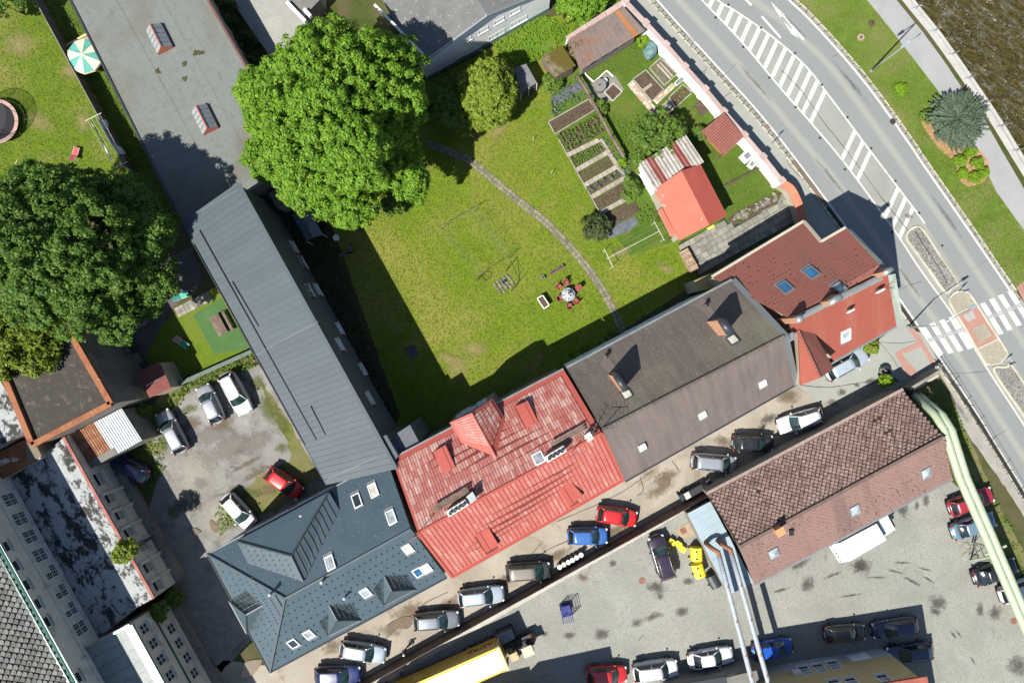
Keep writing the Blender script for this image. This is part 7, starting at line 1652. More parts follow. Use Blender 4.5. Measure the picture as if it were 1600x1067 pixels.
# low growth: weeds, hedge bottoms, vegetables
def patch(px_poly, dens, size, mat, name, label, catn, hgt=.15, clump=.12, per=7, z0=.02):
    xs = [p[0] for p in px_poly]; ys = [p[1] for p in px_poly]; cs = []
    ar = 0
    for i in range(len(px_poly)): a, b = px_poly[i], px_poly[(i+1) % len(px_poly)]; ar += a[0]*b[1]-b[0]*a[1]
    n = int(abs(ar)/2/225*dens); tries = 0
    def ins(x, y):
        r = False; j = len(px_poly)-1
        for i in range(len(px_poly)):
            xi, yi, xj, yj = *px_poly[i], *px_poly[j]
            if (yi > y) != (yj > y) and x < (xj-xi)*(y-yi)/(yj-yi)+xi: r = not r
            j = i
        return r
    while len(cs) < n and tries < n*8:
        tries += 1; x, y = random.uniform(min(xs), max(xs)), random.uniform(min(ys), max(ys))
        if ins(x, y) and mnoise.noise(Vector((x*.06, y*.06, 2))) > -.35: p = P(x, y, z0+random.uniform(.3, 1)*hgt); cs.append(tuple(p))
    if not cs: return
    cs = np.array(cs); o = raw_mesh(name, leaves(cs, np.full(len(cs), clump), np.tile([0, 0, .8], (len(cs), 1)), per, size), mat, None, kind='stuff'); tag(o, label, catn)
patch([(262, 610), (392, 553), (402, 572), (300, 606), (262, 640)], 22, .16, lf4, 'fence_weeds', 'leafy weeds along the green fence by the car park', 'weeds', .25, .18)
patch([(768, 66), (846, 22), (888, 42), (884, 66), (850, 92), (820, 108), (790, 100)], 16, .14, lf6, 'meadow_tufts', 'tall lush grass tufts beside the white hall', 'grass', .2, .15)
patch([(1430, 612), (1466, 592), (1500, 650), (1520, 720), (1496, 710), (1470, 660)], 14, .15, lf4, 'bank_weeds', 'leafy weeds on the grass between pipes and roadside fence', 'weeds', .2, .16)
patch([(1500, 745), (1545, 790), (1600, 900), (1600, 860), (1540, 740)], 7, .13, lf4, 'bank_grass', 'rough grass tufts under the outer pipe', 'grass', .15, .14)
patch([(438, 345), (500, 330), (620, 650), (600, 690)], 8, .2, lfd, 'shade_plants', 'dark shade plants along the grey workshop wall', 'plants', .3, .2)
patch([(60, 0), (100, 0), (290, 340), (250, 350), (205, 265)], 5, .14, lf4, 'strip_tufts', 'grass tufts on the strip beside the flat hall', 'grass', .12, .12)
patch([(205, 690), (236, 690), (262, 720), (240, 760), (215, 790), (200, 750)], 8, .14, lf4, 'shelter_weeds', 'weeds on the shaded ground below the shelter', 'weeds', .15, .14)
patch([(335, 800), (352, 775), (380, 775), (352, 830), (345, 838)], 18, .14, lf3, 'lot_weeds', 'yellow green weeds around the white car by the slate house', 'weeds', .18, .15)
patch([(230, 640), (300, 606), (290, 625), (245, 665), (262, 705), (240, 715), (225, 690)], 8, .13, lf3, 'verge_weeds', 'thin weeds beside the silver estate', 'weeds', .12, .12)

# grass blades over the lawns
def blades(poly, n, mats, name, label, size=.10, z=.025):
    q = np.array(poly, dtype=float); x0, y0 = q.min(0); x1, y1 = q.max(0); p = RNG.uniform((x0, y0), (x1, y1), (n*3, 2)); r = np.zeros(len(p), bool); j = len(q)-1
    for i in range(len(q)):
        xi, yi = q[i]; xj, yj = q[j]; c = ((yi > p[:, 1]) != (yj > p[:, 1])) & (p[:, 0] < (xj-xi)*(p[:, 1]-yi)/(yj-yi+1e-9)+xi); r ^= c; j = i
    p = p[r][:n]; k = (1-z/H)/PPM; cs = np.stack([(p[:, 0]-CX)*k, (CY-p[:, 1])*k, np.full(len(p), z)], 1)
    o = raw_mesh(name, leaves(cs, np.full(len(cs), .07), np.tile([0, 0, .3], (len(cs), 1)), 5, size, .3, .8, .35, 1.2), mats, None, kind='stuff'); tag(o, label, 'grass')
bl1 = leaf_mat('lawn_blade', (.075, .128, .008), (.112, .178, .011), (.18, .22, .03), .35); bl2 = leaf_mat('verge_blade', (.08, .135, .015), (.12, .18, .022), (.20, .22, .06), .35)
blades([(560, 300), (700, 190), (860, 130), (884, 240), (936, 345), (985, 402), (1060, 380), (1085, 440), (905, 552), (790, 612), (660, 680), (500, 400)], 26000, bl1, 'lawn_blades', 'short grass blades of the big garden lawn')
blades([(-30, 20), (40, 0), (60, 0), (195, 262), (150, 320), (-30, 400)], 9000, bl1, 'west_lawn_blades', 'short grass blades of the west lawn')
blades([(1250, 5), (1276, 34), (1368, 142), (1434, 234), (1586, 452), (1610, 470), (1610, 380), (1552, 296), (1516, 222), (1463, 144), (1394, 54), (1350, 0)], 12000, bl2, 'verge_blades', 'mown grass blades of the roadside verge')
blades([(1010, 175), (1090, 150), (1180, 230), (1225, 292), (1140, 340), (1100, 250), (975, 240), (945, 170), (1000, 195)], 5000, bl2, 'allotment_blades', 'grass blades between the allotment beds')
blades([(928, 80), (1000, 55), (1020, 90), (990, 120), (960, 118), (915, 115)], 1500, bl2, 'upper_allotment_blades', 'grass blades below the rusty tin shed')
blades([(60, -5), (105, -5), (285, 345), (240, 360), (205, 268)], 5000, bl2, 'strip_blades', 'grass blades of the strip beside the flat hall')
# ------------------------------------------------------------------ allotment: beds, slabs, plants
m_edge = M('bed_edging', [(.20, .185, .16), (.28, .262, .23)], 2, .9, 8, .2); m_bslab = M('bed_path_slab', [(.21, .178, .15), (.27, .235, .20)], 1.5, .9, 10, .18, .3, .02, island=.14)
def bed(label, q, edge=True, plants=None, soil=None, rows=None):
    t = thing('vegetable_bed', label, 'garden bed', P(sum(p[0] for p in q)/4, sum(p[1] for p in q)/4))
    MB().slab(PL(q, .10), .09).build('soil', soil or m_soil, t)
    if edge:
        for i in range(len(q)): MB().bar(P(*q[i], .09), P(*q[(i+1) % len(q)], .09), .09, .18).build('edging', m_edge, t)
    if plants:
        mat, nu, nv, r, per, size = plants; cs = []
        for i in range(nu):
            for j in range(nv):
                if random.random() < .12: continue
                f, g = (i+.5+random.uniform(-.2, .2))/nu, (j+.5+random.uniform(-.15, .15))/nv
                a = lerp(P(*q[0]), P(*q[1]), f); b = lerp(P(*q[3]), P(*q[2]), f); c = lerp(a, b, g); cs.append((c.x, c.y, .12+r*.4))
        cs = np.array(cs); o = raw_mesh('crop_plants', leaves(cs, RNG.uniform(.6, 1.2, len(cs))*r, np.tile([0, 0, .8], (len(cs), 1)), per, size), mat, t, kind='stuff')
    return t
bed('long white edged bed of bare soil, topmost by the round well cover', [(857, 191), (920, 155.5), (931, 171.5), (867, 210)], True, (lf4, 9, 2, .1, 6, .12))
bed('bed with big leafy vegetables under the white edged bed', [(870, 213), (936, 180), (948, 203), (886, 240)], False, (lf4, 11, 5, .3, 14, .2))
rows = [((886, 243), (936, 219)), ((900, 266.5), (949, 238.5)), ((912.5, 290), (964, 260.5)), ((923.5, 308.5), (976, 278)), ((938, 333), (987, 306))]
spec = [('bed thick with potato plants between first two slab rows', (lf4, 14, 7, .16, 9, .14)), ('bed of small evenly spaced lettuce seedlings', (lf6, 16, 6, .06, 7, .07)), ('bed with blue green cabbages in one half', (lf7, 5, 2, .3, 16, .2)), ('bed of dark mulch with a few small plants', (lf4, 8, 3, .12, 7, .12))]
for i in range(4):
    a, b = rows[i], rows[i+1]; off = 5
    bed(spec[i][0], [(a[0][0]+3, a[0][1]+5), (a[1][0]+3, a[1][1]+5), (b[1][0]-3, b[1][1]-4), (b[0][0]-3, b[0][1]-4)], False, spec[i][1])
bed('last bare brown bed above the black plastic sheet', [(941, 338), (990, 311), (1000, 330), (953, 356)], False, (lf6, 9, 3, .08, 6, .1))
SP = thing('slab_walkways', 'pale concrete slab walkways laid across the vegetable beds', 'walkway', P(930, 290))
for a, b in rows:
    n = 7
    for k in range(n):
        p0, p1 = (lerp(a[0], b[0], k/n), lerp(a[1], b[1], k/n)), (lerp(a[0], b[0], (k+.94)/n), lerp(a[1], b[1], (k+.94)/n)); MB().slab(PL([(p0[0]-1.7, p0[1]-3), (p1[0]-1.7, p1[1]-3), (p1[0]+1.7, p1[1]+3), (p0[0]+1.7, p0[1]+3)], .16), .08).build('slab', m_bslab, SP)
sd_ = cat([(938, 218), (952, 240), (966, 262), (978, 280), (990, 306)], 4, False)
for k in range(len(sd_)-1):
    a, b = sd_[k], sd_[k+1]; b = (lerp(a[0], b[0], .93), lerp(a[1], b[1], .93)); MB().slab(PL([(a[0]-3, a[1]+1.5), (b[0]-3, b[1]+1.5), (b[0]+3, b[1]-1.5), (a[0]+3, a[1]-1.5)], .14), .08).build('slab', m_bslab, SP)
MB().bar(P(873, 218, .1), P(938, 334, .1), .08, .2).build('edge_board', m_edge, SP)
m_foil = M('black_foil', [(.05, .055, .065), (.10, .11, .125)], 2.5, .35, 6, .3, .8, .06, spec=.6)
for q, lab in (([(953, 358), (992, 337), (998, 350), (980, 362), (950, 374)], 'wrinkled dark plastic sheet below the bare vegetable bed'), ([(862, 153), (904, 127), (912, 140), (890, 152), (868, 165)], 'shiny blue black plastic sheet beside the brown pole')):
    t = thing('plastic_sheet', lab, 'plastic sheet', P(*q[0])); MB().slab(PL(rough_edge(q, 2, 5, 3), .08), .05).build('foil', m_foil, t)
patch([(858, 140), (905, 118), (915, 150), (880, 172), (862, 190)], 9, .16, lf7, 'herb_growth', 'grey green herbs growing around the shiny plastic sheet', 'plants', .25, .2)
patch([(990, 330), (1022, 318), (1032, 346), (1000, 352)], 16, .14, lf4, 'sheet_side_weeds', 'weeds between plastic sheet and red garden house', 'weeds', .2, .16)
patch([(940, 215), (978, 232), (1000, 300), (985, 310), (965, 262)], 9, .14, lf7, 'path_side_herbs', 'herbs along the side slabs of the vegetable beds', 'plants', .25, .18)
patch([(1010, 110), (1034, 92), (1058, 117), (1080, 146), (1066, 160), (1050, 132)], 7, .12, lf6, 'bed_sprouts', 'sprouts and weeds along the beds by the street wall', 'plants', .18, .13)
patch([(962, 190), (1000, 180), (1010, 235), (975, 245)], 7, .13, lf4, 'orchard_weeds', 'tall weeds around the fruit tree', 'weeds', .2, .15)
patch([(890, 555), (1085, 452), (1092, 462), (900, 566)], 6, .18, lfd, 'wall_plants', 'shaded plants along the brown house garden wall', 'plants', .3, .2)
pl_ = thing('pole_fence', 'brown horizontal pole on posts dividing the two gardens', 'fence', P(940, 185))
pp_ = [P(903, 119, 1.2), P(920, 148, 1.2), P(936, 177, 1.2), P(955, 212, 1.2), P(975, 246, 1.2)]
for i in range(4): MB().tube([pp_[i], pp_[i+1]], .17, 8).build('pole', m_plank, pl_, True); MB().bar(Vector((pp_[i].x, pp_[i].y, 0)), pp_[i], .12).build('post', m_plank, pl_)
wl = thing('well_cover', 'round concrete well cover with iron handle by the brown pole', 'well cover', P(935.6, 138)); MB().lathe(P(935.6, 138), [(.62, 0), (.62, .75), (.66, .75), (.66, .85), (.1, .88)], 22).build('lid', m_grc, wl); MB().box(P(937, 133, .85), .25, .12, .06, .4).build('handle', m_black, wl); MB().lathe(P(944, 129), [(.25, 0), (.28, .5), (.26, .52), (.24, .45)], 14).build('bucket', m_frame_w, wl)
cp_ = cover('garden_terrace', [(913, 128), (928, 132), (950, 111), (962, 120), (975, 140), (958, 158), (935, 160)], .03, m_slab, .6)
for a, b in (((913, 110), (915, 117)), ((915, 117), (928, 129)), ((928, 129), (948, 111)), ((948, 111), (958, 120))): MB().bar(P(*a, .1), P(*b, .1), .12, .2).build('white_edging', m_frame_w, cp_)
bed('small square bed framed by a dotted brick edge', [(958, 133), (970, 144), (957, 157), (946, 145)], False)
bt = bpy.data.objects[-1] if False else thing('brick_edging', 'dotted brick edging around the small square bed', 'edging', P(958, 145))
for a, b in (((958, 131), (972, 144)), ((972, 144), (957, 159)), ((957, 159), (944, 145)), ((944, 145), (958, 131))):
    for k in range(8): p = P(lerp(a[0], b[0], (k+.5)/8), lerp(a[1], b[1], (k+.5)/8)); MB().box(p, .09, .09, .2, .7).build('brick', m_white_conc, bt)
bed('brown soil bed with a single stepping plank', [(989, 124.5), (1009, 110), (1037, 140.5), (1018.5, 159)], True, (lf6, 5, 5, .05, 5, .06))
MB().slab(PL([(1003, 140), (1017, 130), (1020, 134), (1006, 144)], .2), .08).build('stepping_plank', m_bslab, label='pale plank lying across the brown soil bed', cat='plank')
bed('bed with planks and sprouts against the white street wall', [(1014.5, 107), (1032, 91), (1058, 116.5), (1038, 134)], True, (lf4, 6, 6, .08, 6, .08), M('pebbly_soil', [(.07, .06, .045), (.13, .115, .09)], 4, .95, 8, .4, .8, .05))
for a in ((1027, 101), (1031, 98)): MB().bar(P(*a, .22), P(a[0]+20, a[1]+22, .22), .2, .08).build('bed_plank', m_bslab, label='%s grey plank lying in the bed by the street wall' % ('left' if a[0] == 1027 else 'right'), cat='plank')
bed('half planted soil bed below the grey cold frame', [(1045, 153), (1067, 132), (1081, 145.5), (1056, 168)], True, (lf6, 5, 3, .12, 8, .1)); bed('small pebble filled bed at the end of the paver path', [(1031.5, 168), (1044.5, 156.5), (1055, 168), (1042, 180)], True, None, M('pebbles', [(.12, .115, .09), (.22, .21, .17)], 6, .9, 10, .5, .8, .04))
bed('bare patch of soil by the tiled pavilion', [(1084, 165), (1092.5, 156.5), (1107.5, 172.5), (1097, 182)], False)
pv = thing('paver_path', 'garden path of cream and pink pavers between the beds', 'path', P(1010, 155))
m_pvr = [M('cream_paver', [(.42, .36, .27), (.48, .42, .33)], 2, .9), M('pink_paver', [(.33, .19, .14), (.38, .24, .18)], 2, .9), M('grey_paver', [(.25, .22, .18), (.30, .27, .23)], 2, .9)]
def paver_run(a0, b0, w, nx, ny, par, mats, z=.06):
    dx, dy = b0[0]-a0[0], b0[1]-a0[1]; l = math.hypot(dx, dy); n_ = (-dy/l*w, dx/l*w)
    for i in range(nx):
        for j in range(ny):
            f0, f1, g0_, g1_ = i/nx, (i+.93)/nx, j/ny, (j+.93)/ny
            MB().slab(PL([(a0[0]+dx*f+n_[0]*g, a0[1]+dy*f+n_[1]*g) for f, g in ((f0, g0_), (f1, g0_), (f1, g1_), (f0, g1_))], z+random.uniform(0, .012)), .05).build('paver', random.choice(mats), par)
paver_run((988, 126), (1032, 177), 11, 18, 4, pv, m_pvr); paver_run((1050, 130), (1021, 158), -8, 12, 3, pv, m_pvr)
tp = thing('tarp_cover', 'turquoise tarp bulging over garden furniture by the street wall', 'tarp', P(1015, 80)); MB().blob(P(1015.5, 80.5, .5), .72, .8, .75, 4, .5, 16, 9).build('tarp', M('turquoise_tarp', [(.08, .15, .15), (.12, .20, .195)], 2.5, .45, 5, .2, .8, .08), tp, True)
cf = thing('cold_frame', 'small grey cold frame box on the paver path', 'cold frame', P(1060, 126)); MB().ext(PL([(1054, 129), (1066, 119), (1070, 124), (1058, 134)], .4), 0, .4).build('box', m_frame_w, cf); MB().slab(PL([(1055, 129), (1066, 120), (1069.5, 124), (1058, 133)], .46), .05).build('lid', m_gut, cf)
# slab yard
sy = tag(bpy.data.objects.new('slab_yard', None), kind='structure'); COL.objects.link(sy); sy.location = P(1140, 365)
poly = [(1060, 381), (1106, 358), (1118, 352), (1132, 340), (1140, 352), (1160, 348), (1228, 300), (1245, 345), (1150, 400), (1095, 425), (1068, 405)]
up_sheet(sheet('slab_bed', poly, .03, m_gap, sy))
def inside(x, y, q):
    r = False; j = len(q)-1
    for i in range(len(q)):
        if (q[i][1] > y) != (q[j][1] > y) and x < (q[j][0]-q[i][0])*(y-q[i][1])/(q[j][1]-q[i][1])+q[i][0]: r = not r
        j = i
    return r
o_ = P(1060, 400)
for i in range(-4, 28):
    for j in range(-10, 12):
        s_ = .62; c = o_+U*(i*s_+(j % 2)*.12)+V*(j*s_); px, py = c.x*PPM+CX, CY-c.y*PPM
        if inside(px, py, poly): q = [c+U*(a*s_*.475)+V*(b*s_*.475)+Vector((0, 0, .06+random.uniform(0, .02))) for a, b in ((-1, -1), (1, -1), (1, 1), (-1, 1))]; MB().slab(q, .05).build('slab', m_slab, sy)
cover('rockery_soil', [(1138, 342), (1150, 332), (1208, 304), (1222, 300), (1214, 318), (1160, 348), (1145, 352)], .085, m_soil, 3, 4)
rk = thing('rockery', 'strip of rough stones and weeds above the slab yard', 'rockery', P(1180, 325))
for i in range(46): f = random.random(); MB().blob(P(lerp(1142, 1216, f)+random.uniform(-5, 5), lerp(345, 306, f)+random.uniform(-6, 6), .12), random.uniform(.1, .32), random.uniform(.1, .26), .14, i, .6, 8, 4, random.random()*3).build('rock', M('rockery_stone', [(.11, .10, .08), (.19, .175, .15)], 2, .95, 8, .3, .5, .04, island=.25), rk)
patch([(1140, 340), (1208, 302), (1222, 302), (1160, 350)], 9, .12, lf4, 'rockery_weeds', 'weeds growing between the rockery stones', 'weeds', .2, .14)
wp_ = thing('wood_pile', 'stacked split logs at the corner of the slab yard', 'wood pile', P(1075, 408))
for i in range(13):
    for j in range(3):
        c = lerp(P(1066, 392), P(1083, 424), (i+.5)/13)+Vector((0, 0, .14+j*.26)); d = Vector((.9, .5, 0)).normalized(); MB().tube([c-d*random.uniform(.42, .5), c+d*random.uniform(.42, .5)], random.uniform(.09, .13), 6).build('log', M('split_log', [(.20, .13, .09), (.34, .25, .18)], 3, .9, 8, .25, .4, .03, island=.3), wp_)
for (x, y, s, a, lab) in ((1164.5, 246, 1.15, .75, 'white appliance standing on the grass by the street wall'), (1173, 258, .8, .9, 'low white box beside the white appliance')):
    t = thing('white_box', lab, 'box', P(x, y)); MB().box(P(x, y), s, s*.85, .7 if s > 1 else .4, a).build('case', m_frame_w, t); MB().box(P(x, y)+Vector((0, 0, .7 if s > 1 else .4)), s*.6, s*.5, .03, a).build('top_panel', m_gut, t)
MB().tube([P(1130, 292, .15), P(1160, 276, .2), P(1188, 262, .15)], .12, 7).build('dark_log', m_bark, label='dark log lying across the grass by the red garden house', cat='log')
for x, y, lab in ((833, 219, 'upper one of two thin white stakes on the lawn'), (862, 271, 'lower one of two thin white stakes on the lawn')): MB().tube([P(x, y), P(x, y)+Vector((0, 0, .95))], .035, 6).build('garden_stake', m_frame_w, label=lab, cat='stake')

# ------------------------------------------------------------------ lawn furniture
def clothes_frame(label, a, b, z=1.85, lines=(), far=None, mat=m_frame_w):
    t = thing('clothesline_frame', label, 'clothesline', P((a[0]+b[0])/2, (a[1]+b[1])/2)); A_, B_ = P(*a, z), P(*b, z); MB().tube([A_, B_], .022, 6).build('crossbar', mat, t)
    for p in (lerp(A_, B_, .06), lerp(A_, B_, .94)): MB().tube([Vector((p.x, p.y, 0)), p], .028, 6).build('post', mat, t)
    if far:
        C_, D_ = P(*far[0], z), P(*far[1], z)
        for f in lines: MB().tube([lerp(A_, B_, f), lerp(lerp(A_, B_, f), lerp(C_, D_, f), .5)-Vector((0, 0, .08)), lerp(C_, D_, f)], .008, 4).build('line', m_gut, t)
m_ironb = plain('rusty_iron', (.07, .04, .025), .8)
clothes_frame('upper clothesline frame on the big lawn with white lines', (684, 357), (744, 323), 1.85, (.02, .07, .13, .2, .82, .87, .91, .95, .99), ((746, 433), (800, 398)), m_gut)
clothes_frame('lower clothesline frame on the big lawn near the fire place', (746, 433), (800, 398), 1.85, mat=m_ironb)
for k, (a, b) in enumerate((((1022, 346), (1038, 376)), ((944, 389), (958, 418)))): clothes_frame(('right' if k == 0 else 'left')+' white drying frame below the vegetable beds', a, b, 1.5, (.1, .3, .7, .9) if k == 0 else (), ((944, 389), (958, 418)) if k == 0 else None)
MB().tube([P(947.6, 404.6, 1.5), P(1031, 361, 1.5)], .02, 6).build('drying_rail', m_frame_w, label='long white rail joining the two drying frames', cat='rail')
fp = thing('fire_place', 'square fire place of rough stones on the lawn', 'fire place', P(787, 442))
for i in range(5):
    for j in range(5): x, y = 772+i*5.0+j*2.6, 444-i*3.6+j*3.6; MB().blob(P(x+random.uniform(-.8, .8), y+random.uniform(-.8, .8), .06), .17, .14, .1, i*5+j, .5, 8, 4, random.random()*3).build('stone', mst, fp)
MB().lathe(P(787, 441, .1), [(.14, 0), (.17, .3), (.15, .3), (.12, .05)], 12).build('bucket', plain('blue_plastic', (.02, .06, .25), .5), fp)
sw = thing('swing_frame', 'thin dark metal swing frame beside the fire place', 'swing', P(795, 430))
for a, b in (((790, 425), (799, 409)), ((812, 437), (799, 409)), ((799, 455), (812, 437))): MB().tube([P(*a, .05), P(*b, 1.2)], .03, 6).build('frame_bar', m_black, sw)
bk = thing('bicycle_sculpture', 'rusty iron wheel and plant holder by the clothesline', 'plant holder', P(755, 436))
n = 20; MB().tube([P(757, 434, .5)+Vector((.45*math.cos(2*math.pi*i/n), .45*math.sin(2*math.pi*i/n)*.7, .45*math.sin(2*math.pi*i/n)*.5)) for i in range(n+1)], .03, 6, False).build('wheel_rim', m_ironb, bk); MB().tube([P(745, 440), P(749, 432, .9)], .05, 6).build('stand', m_ironb, bk)
tb_ = thing('garden_table', 'pale garden table on the lawn ringed by red chairs', 'table', P(887, 461)); MB().lathe(P(887, 461), [(.08, 0), (.08, .68), (.70, .70), (.70, .75), (.05, .76)], 20).build('table_top', plain('pale_grey_top', (.20, .215, .24), .5), tb_)
for k in range(4): a = k*1.57+.4; MB().bar(P(887, 461, .02), P(887, 461, .02)+Vector((.5*math.cos(a), .5*math.sin(a), 0)), .07).build('foot', m_frame_w, tb_)
ps = thing('folded_parasol', 'folded white parasol ribs lying over the pale garden table', 'parasol', P(887, 461)); MB().tube([P(887, 461, .76), P(887, 461, 1.7)], .03, 6).build('pole', m_frame_w, ps)
for k in range(6): a = k*math.pi/3+.5; e = Vector((.6*math.cos(a), .6*math.sin(a), -.25)); MB().tube([P(887, 461, 1.65), P(887, 461, 1.6)+e*.5, P(887, 461, 1.55)+e], [.05, .06, .02], 6).build('rib_cloth', m_frame_w, ps)
m_rch = M('red_seat_plastic', [(.17, .035, .034), (.23, .06, .055)], 3, .6)
for i, (x, y) in enumerate([(873.6, 449.6), (884, 443.4), (902, 451), (874.5, 466.5), (898.5, 470.7), (888.6, 478)]):
    lab = ['upper left red chair at the pale garden table', 'topmost red chair at the pale garden table', 'right hand red chair at the pale garden table', 'left hand dark red chair at the pale garden table', 'lower right red chair at the pale garden table', 'lowest red chair at the pale garden table'][i]
    t = thing('garden_chair', lab, 'chair', P(x, y), 'red chairs around the garden table'); c = P(x, y); d = (P(887, 461)-c).normalized(); a = math.atan2(d.y, d.x); s = Vector((-d.y, d.x, 0))
    MB().box(c+Vector((0, 0, .42)), .46, .48, .06, a).build('seat', m_rch, t); MB().prism([c-d*.22+s*.24+Vector((0, 0, .45)), c-d*.22-s*.24+Vector((0, 0, .45)), c-d*.36-s*.22+Vector((0, 0, .95)), c-d*.36+s*.22+Vector((0, 0, .95))], [p-d*.04 for p in (c-d*.22+s*.24+Vector((0, 0, .45)), c-d*.22-s*.24+Vector((0, 0, .45)), c-d*.36-s*.22+Vector((0, 0, .95)), c-d*.36+s*.22+Vector((0, 0, .95)))]).build('backrest', m_rch, t)
    for i2 in (-1, 1):
        for j2 in (-1, 1): MB().bar(c+d*(i2*.2)+s*(j2*.21), c+d*(i2*.2)+s*(j2*.21)+Vector((0, 0, .42)), .04).build('leg', m_black, t)
        MB().bar(c-d*.2+s*(i2*.26)+Vector((0, 0, .65)), c+d*.2+s*(i2*.26)+Vector((0, 0, .65)), .05).build('armrest', m_rch, t)
pt = thing('raised_planter', 'white raised planter box with soil beside the garden table', 'planter', P(849, 472)); q = [(839.5, 466.5), (848, 461.4), (858, 476.5), (850, 482.5)]
MB().ext(PL(q, .75), 0, .66).build('box', m_dark_metal, pt); MB().slab(PL([(841, 467), (847.5, 463), (856, 476), (850, 480.5)], .70), .03).build('soil', m_soil, pt)
for i in range(4): MB().bar(P(*q[i], .75), P(*q[(i+1) % 4], .75), .1, .08).build('rim', m_frame_w, pt)
ft = thing('flower_trough', 'low brown trough with small flowers on the lawn', 'planter', P(870, 421)); MB().bar(P(860, 428, .15), P(881, 415, .15), .35, .3).build('trough', m_plank, ft); raw_mesh('flowers', leaves(np.array([tuple(P(lerp(861, 880, i/9), lerp(427, 416, i/9), .35)) for i in range(10)]), np.full(10, .12), np.tile([0, 0, 1.], (10, 1)), 14, .09), lf8, ft)
ct = thing('cube_planter', 'small stone cube planter left of the flower trough', 'planter', P(848.5, 434)); MB().box(P(848.5, 434), .38, .38, .35, .5).build('cube', m_slab, ct); raw_mesh('plant', leaves(np.array([tuple(P(848.5, 434, .4))]), np.array([.14]), np.array([[0, 0, 1.]]), 22, .1), lfd, ct)
tn = thing('tarp_tent', 'blue grey tarpaulin tent beside the grey workshop', 'tent', P(480, 352)); q = [P(456.5, 336.5, 1.9), P(480, 378, 1.9), P(505, 367, 1.9), P(482, 325, 1.9)]; rg = (P(469, 331, 2.5), P(492.5, 372, 2.5))
mt_ = M('blue_grey_tarp', [(.09, .12, .15), (.125, .16, .19)], 1.5, .5, 4, .15, .9, .12)
n = 10; vs = []
for i in range(n+1):
    f = i/n
    for j in range(9):
        g = j/8; e = lerp(lerp(q[0], q[1], f), lerp(q[3], q[2], f), g); h_ = .6*(1-abs(2*g-1))+.06*math.sin(7*f+5*g)+.04*mnoise.noise(Vector((f*6, g*6, 1))); vs.append(e+Vector((0, 0, h_)))
MB().add(vs, [(i*9+j, i*9+j+1, (i+1)*9+j+1, (i+1)*9+j) for i in range(n) for j in range(8)]).build('canopy', mt_, tn)
for p in q: MB().tube([Vector((p.x, p.y, 0)), p], .04, 6).build('post', m_frame_w, tn)
rt = thing('round_table', 'round white table in the workshop shade', 'table', P(528, 373)); MB().lathe(P(528, 373), [(.2, 0), (.06, .04), (.06, .68), (.33, .7), (.33, .74), (.05, .75)], 20).build('table_top', m_frame_w, rt)
bn = thing('corner_bench', 'dark corner bench below the round white table', 'bench', P(540, 392))
for a, b in (((530, 399), (550, 394)), ((550, 394), (544, 380))):
    for k in (-.12, .12): MB().bar(P(*a, .42)+Vector((0, k, 0)), P(*b, .42)+Vector((k, 0, 0)), .16, .04).build('seat_slat', m_plank, bn)
    MB().bar(P(a[0]+1, a[1]+3, .75), P(b[0]+2, b[1]+2, .75), .05, .14).build('back_rail', m_plank, bn)
    for p in (a, b): MB().bar(P(*p), P(*p, .75), .06).build('leg', m_plank, bn)
cr = thing('seed_crate', 'crate of small pots in the workshop shade', 'crate', P(643, 549)); MB().ext(PL([(633, 545), (645, 538), (653, 552), (641, 560)], .2), 0, .2).build('tray', m_dark_metal, cr); raw_mesh('seedlings', leaves(np.array([tuple(P(637+3*i+1.6*j, 545-1.6*i+3.2*j, .22)) for i in range(4) for j in range(4)]), np.full(16, .07), np.tile([0, 0, 1.], (16, 1)), 8, .07), lf8, cr)

# ------------------------------------------------------------------ west lawn
pa = thing('striped_parasol', 'teal and cream striped parasol over a sandpit by the flat hall', 'parasol', P(127, 85))
c = P(127.5, 85, 2.3); n = 10; rad = 1.78; mtl, mcr = M('teal_cloth', [(.06, .22, .19), (.09, .27, .23)], 2, .8), M('cream_cloth', [(.52, .48, .28), (.58, .54, .36)], 2, .8)
pt_ = [c+Vector((rad*math.cos(2*math.pi*k/n+.3), rad*math.sin(2*math.pi*k/n+.3), -.45)) for k in range(n)]
for k in range(n):
    a, b = pt_[k], pt_[(k+1) % n]; MB().prism([c, a, b], [p-Vector((0, 0, .02)) for p in (c, a, b)]).build('canopy_panel', mtl if k % 2 else mcr, pa); MB().prism([a, b, b-Vector((0, 0, .18))+(b-c)*.02, a-Vector((0, 0, .18))+(a-c)*.02], [p*1.0-Vector((0, 0, .01))-(a-c)*.01 for p in (a, b, b-Vector((0, 0, .18)), a-Vector((0, 0, .18)))]).build('valance', mcr, pa)
MB().tube([P(127.5, 85), c], .03, 6).build('pole', m_frame_w, pa)
sp_ = thing('sandpit', 'square wooden sandpit under the striped parasol', 'sandpit', P(128, 86)); q = [(99, 75), (137, 54), (160, 93), (121, 115)]
MB().slab(PL(q, .1), .08).build('sand', M('wood_deck', [(.22, .15, .11), (.28, .20, .15)], 2, .9), sp_)
for i in range(4): MB().bar(P(*q[i], .2), P(*q[(i+1) % 4], .2), .2, .25).build('seat_board', M('yellow_wood', [(.42, .32, .15), (.48, .38, .2)], 2, .8), sp_)
tr = thing('trampoline', 'round trampoline with pink pad and safety net at the left edge', 'trampoline', P(-6, 190)); c = P(-6, 190, .8); ro, ri = 2.3, 1.95; n = 40
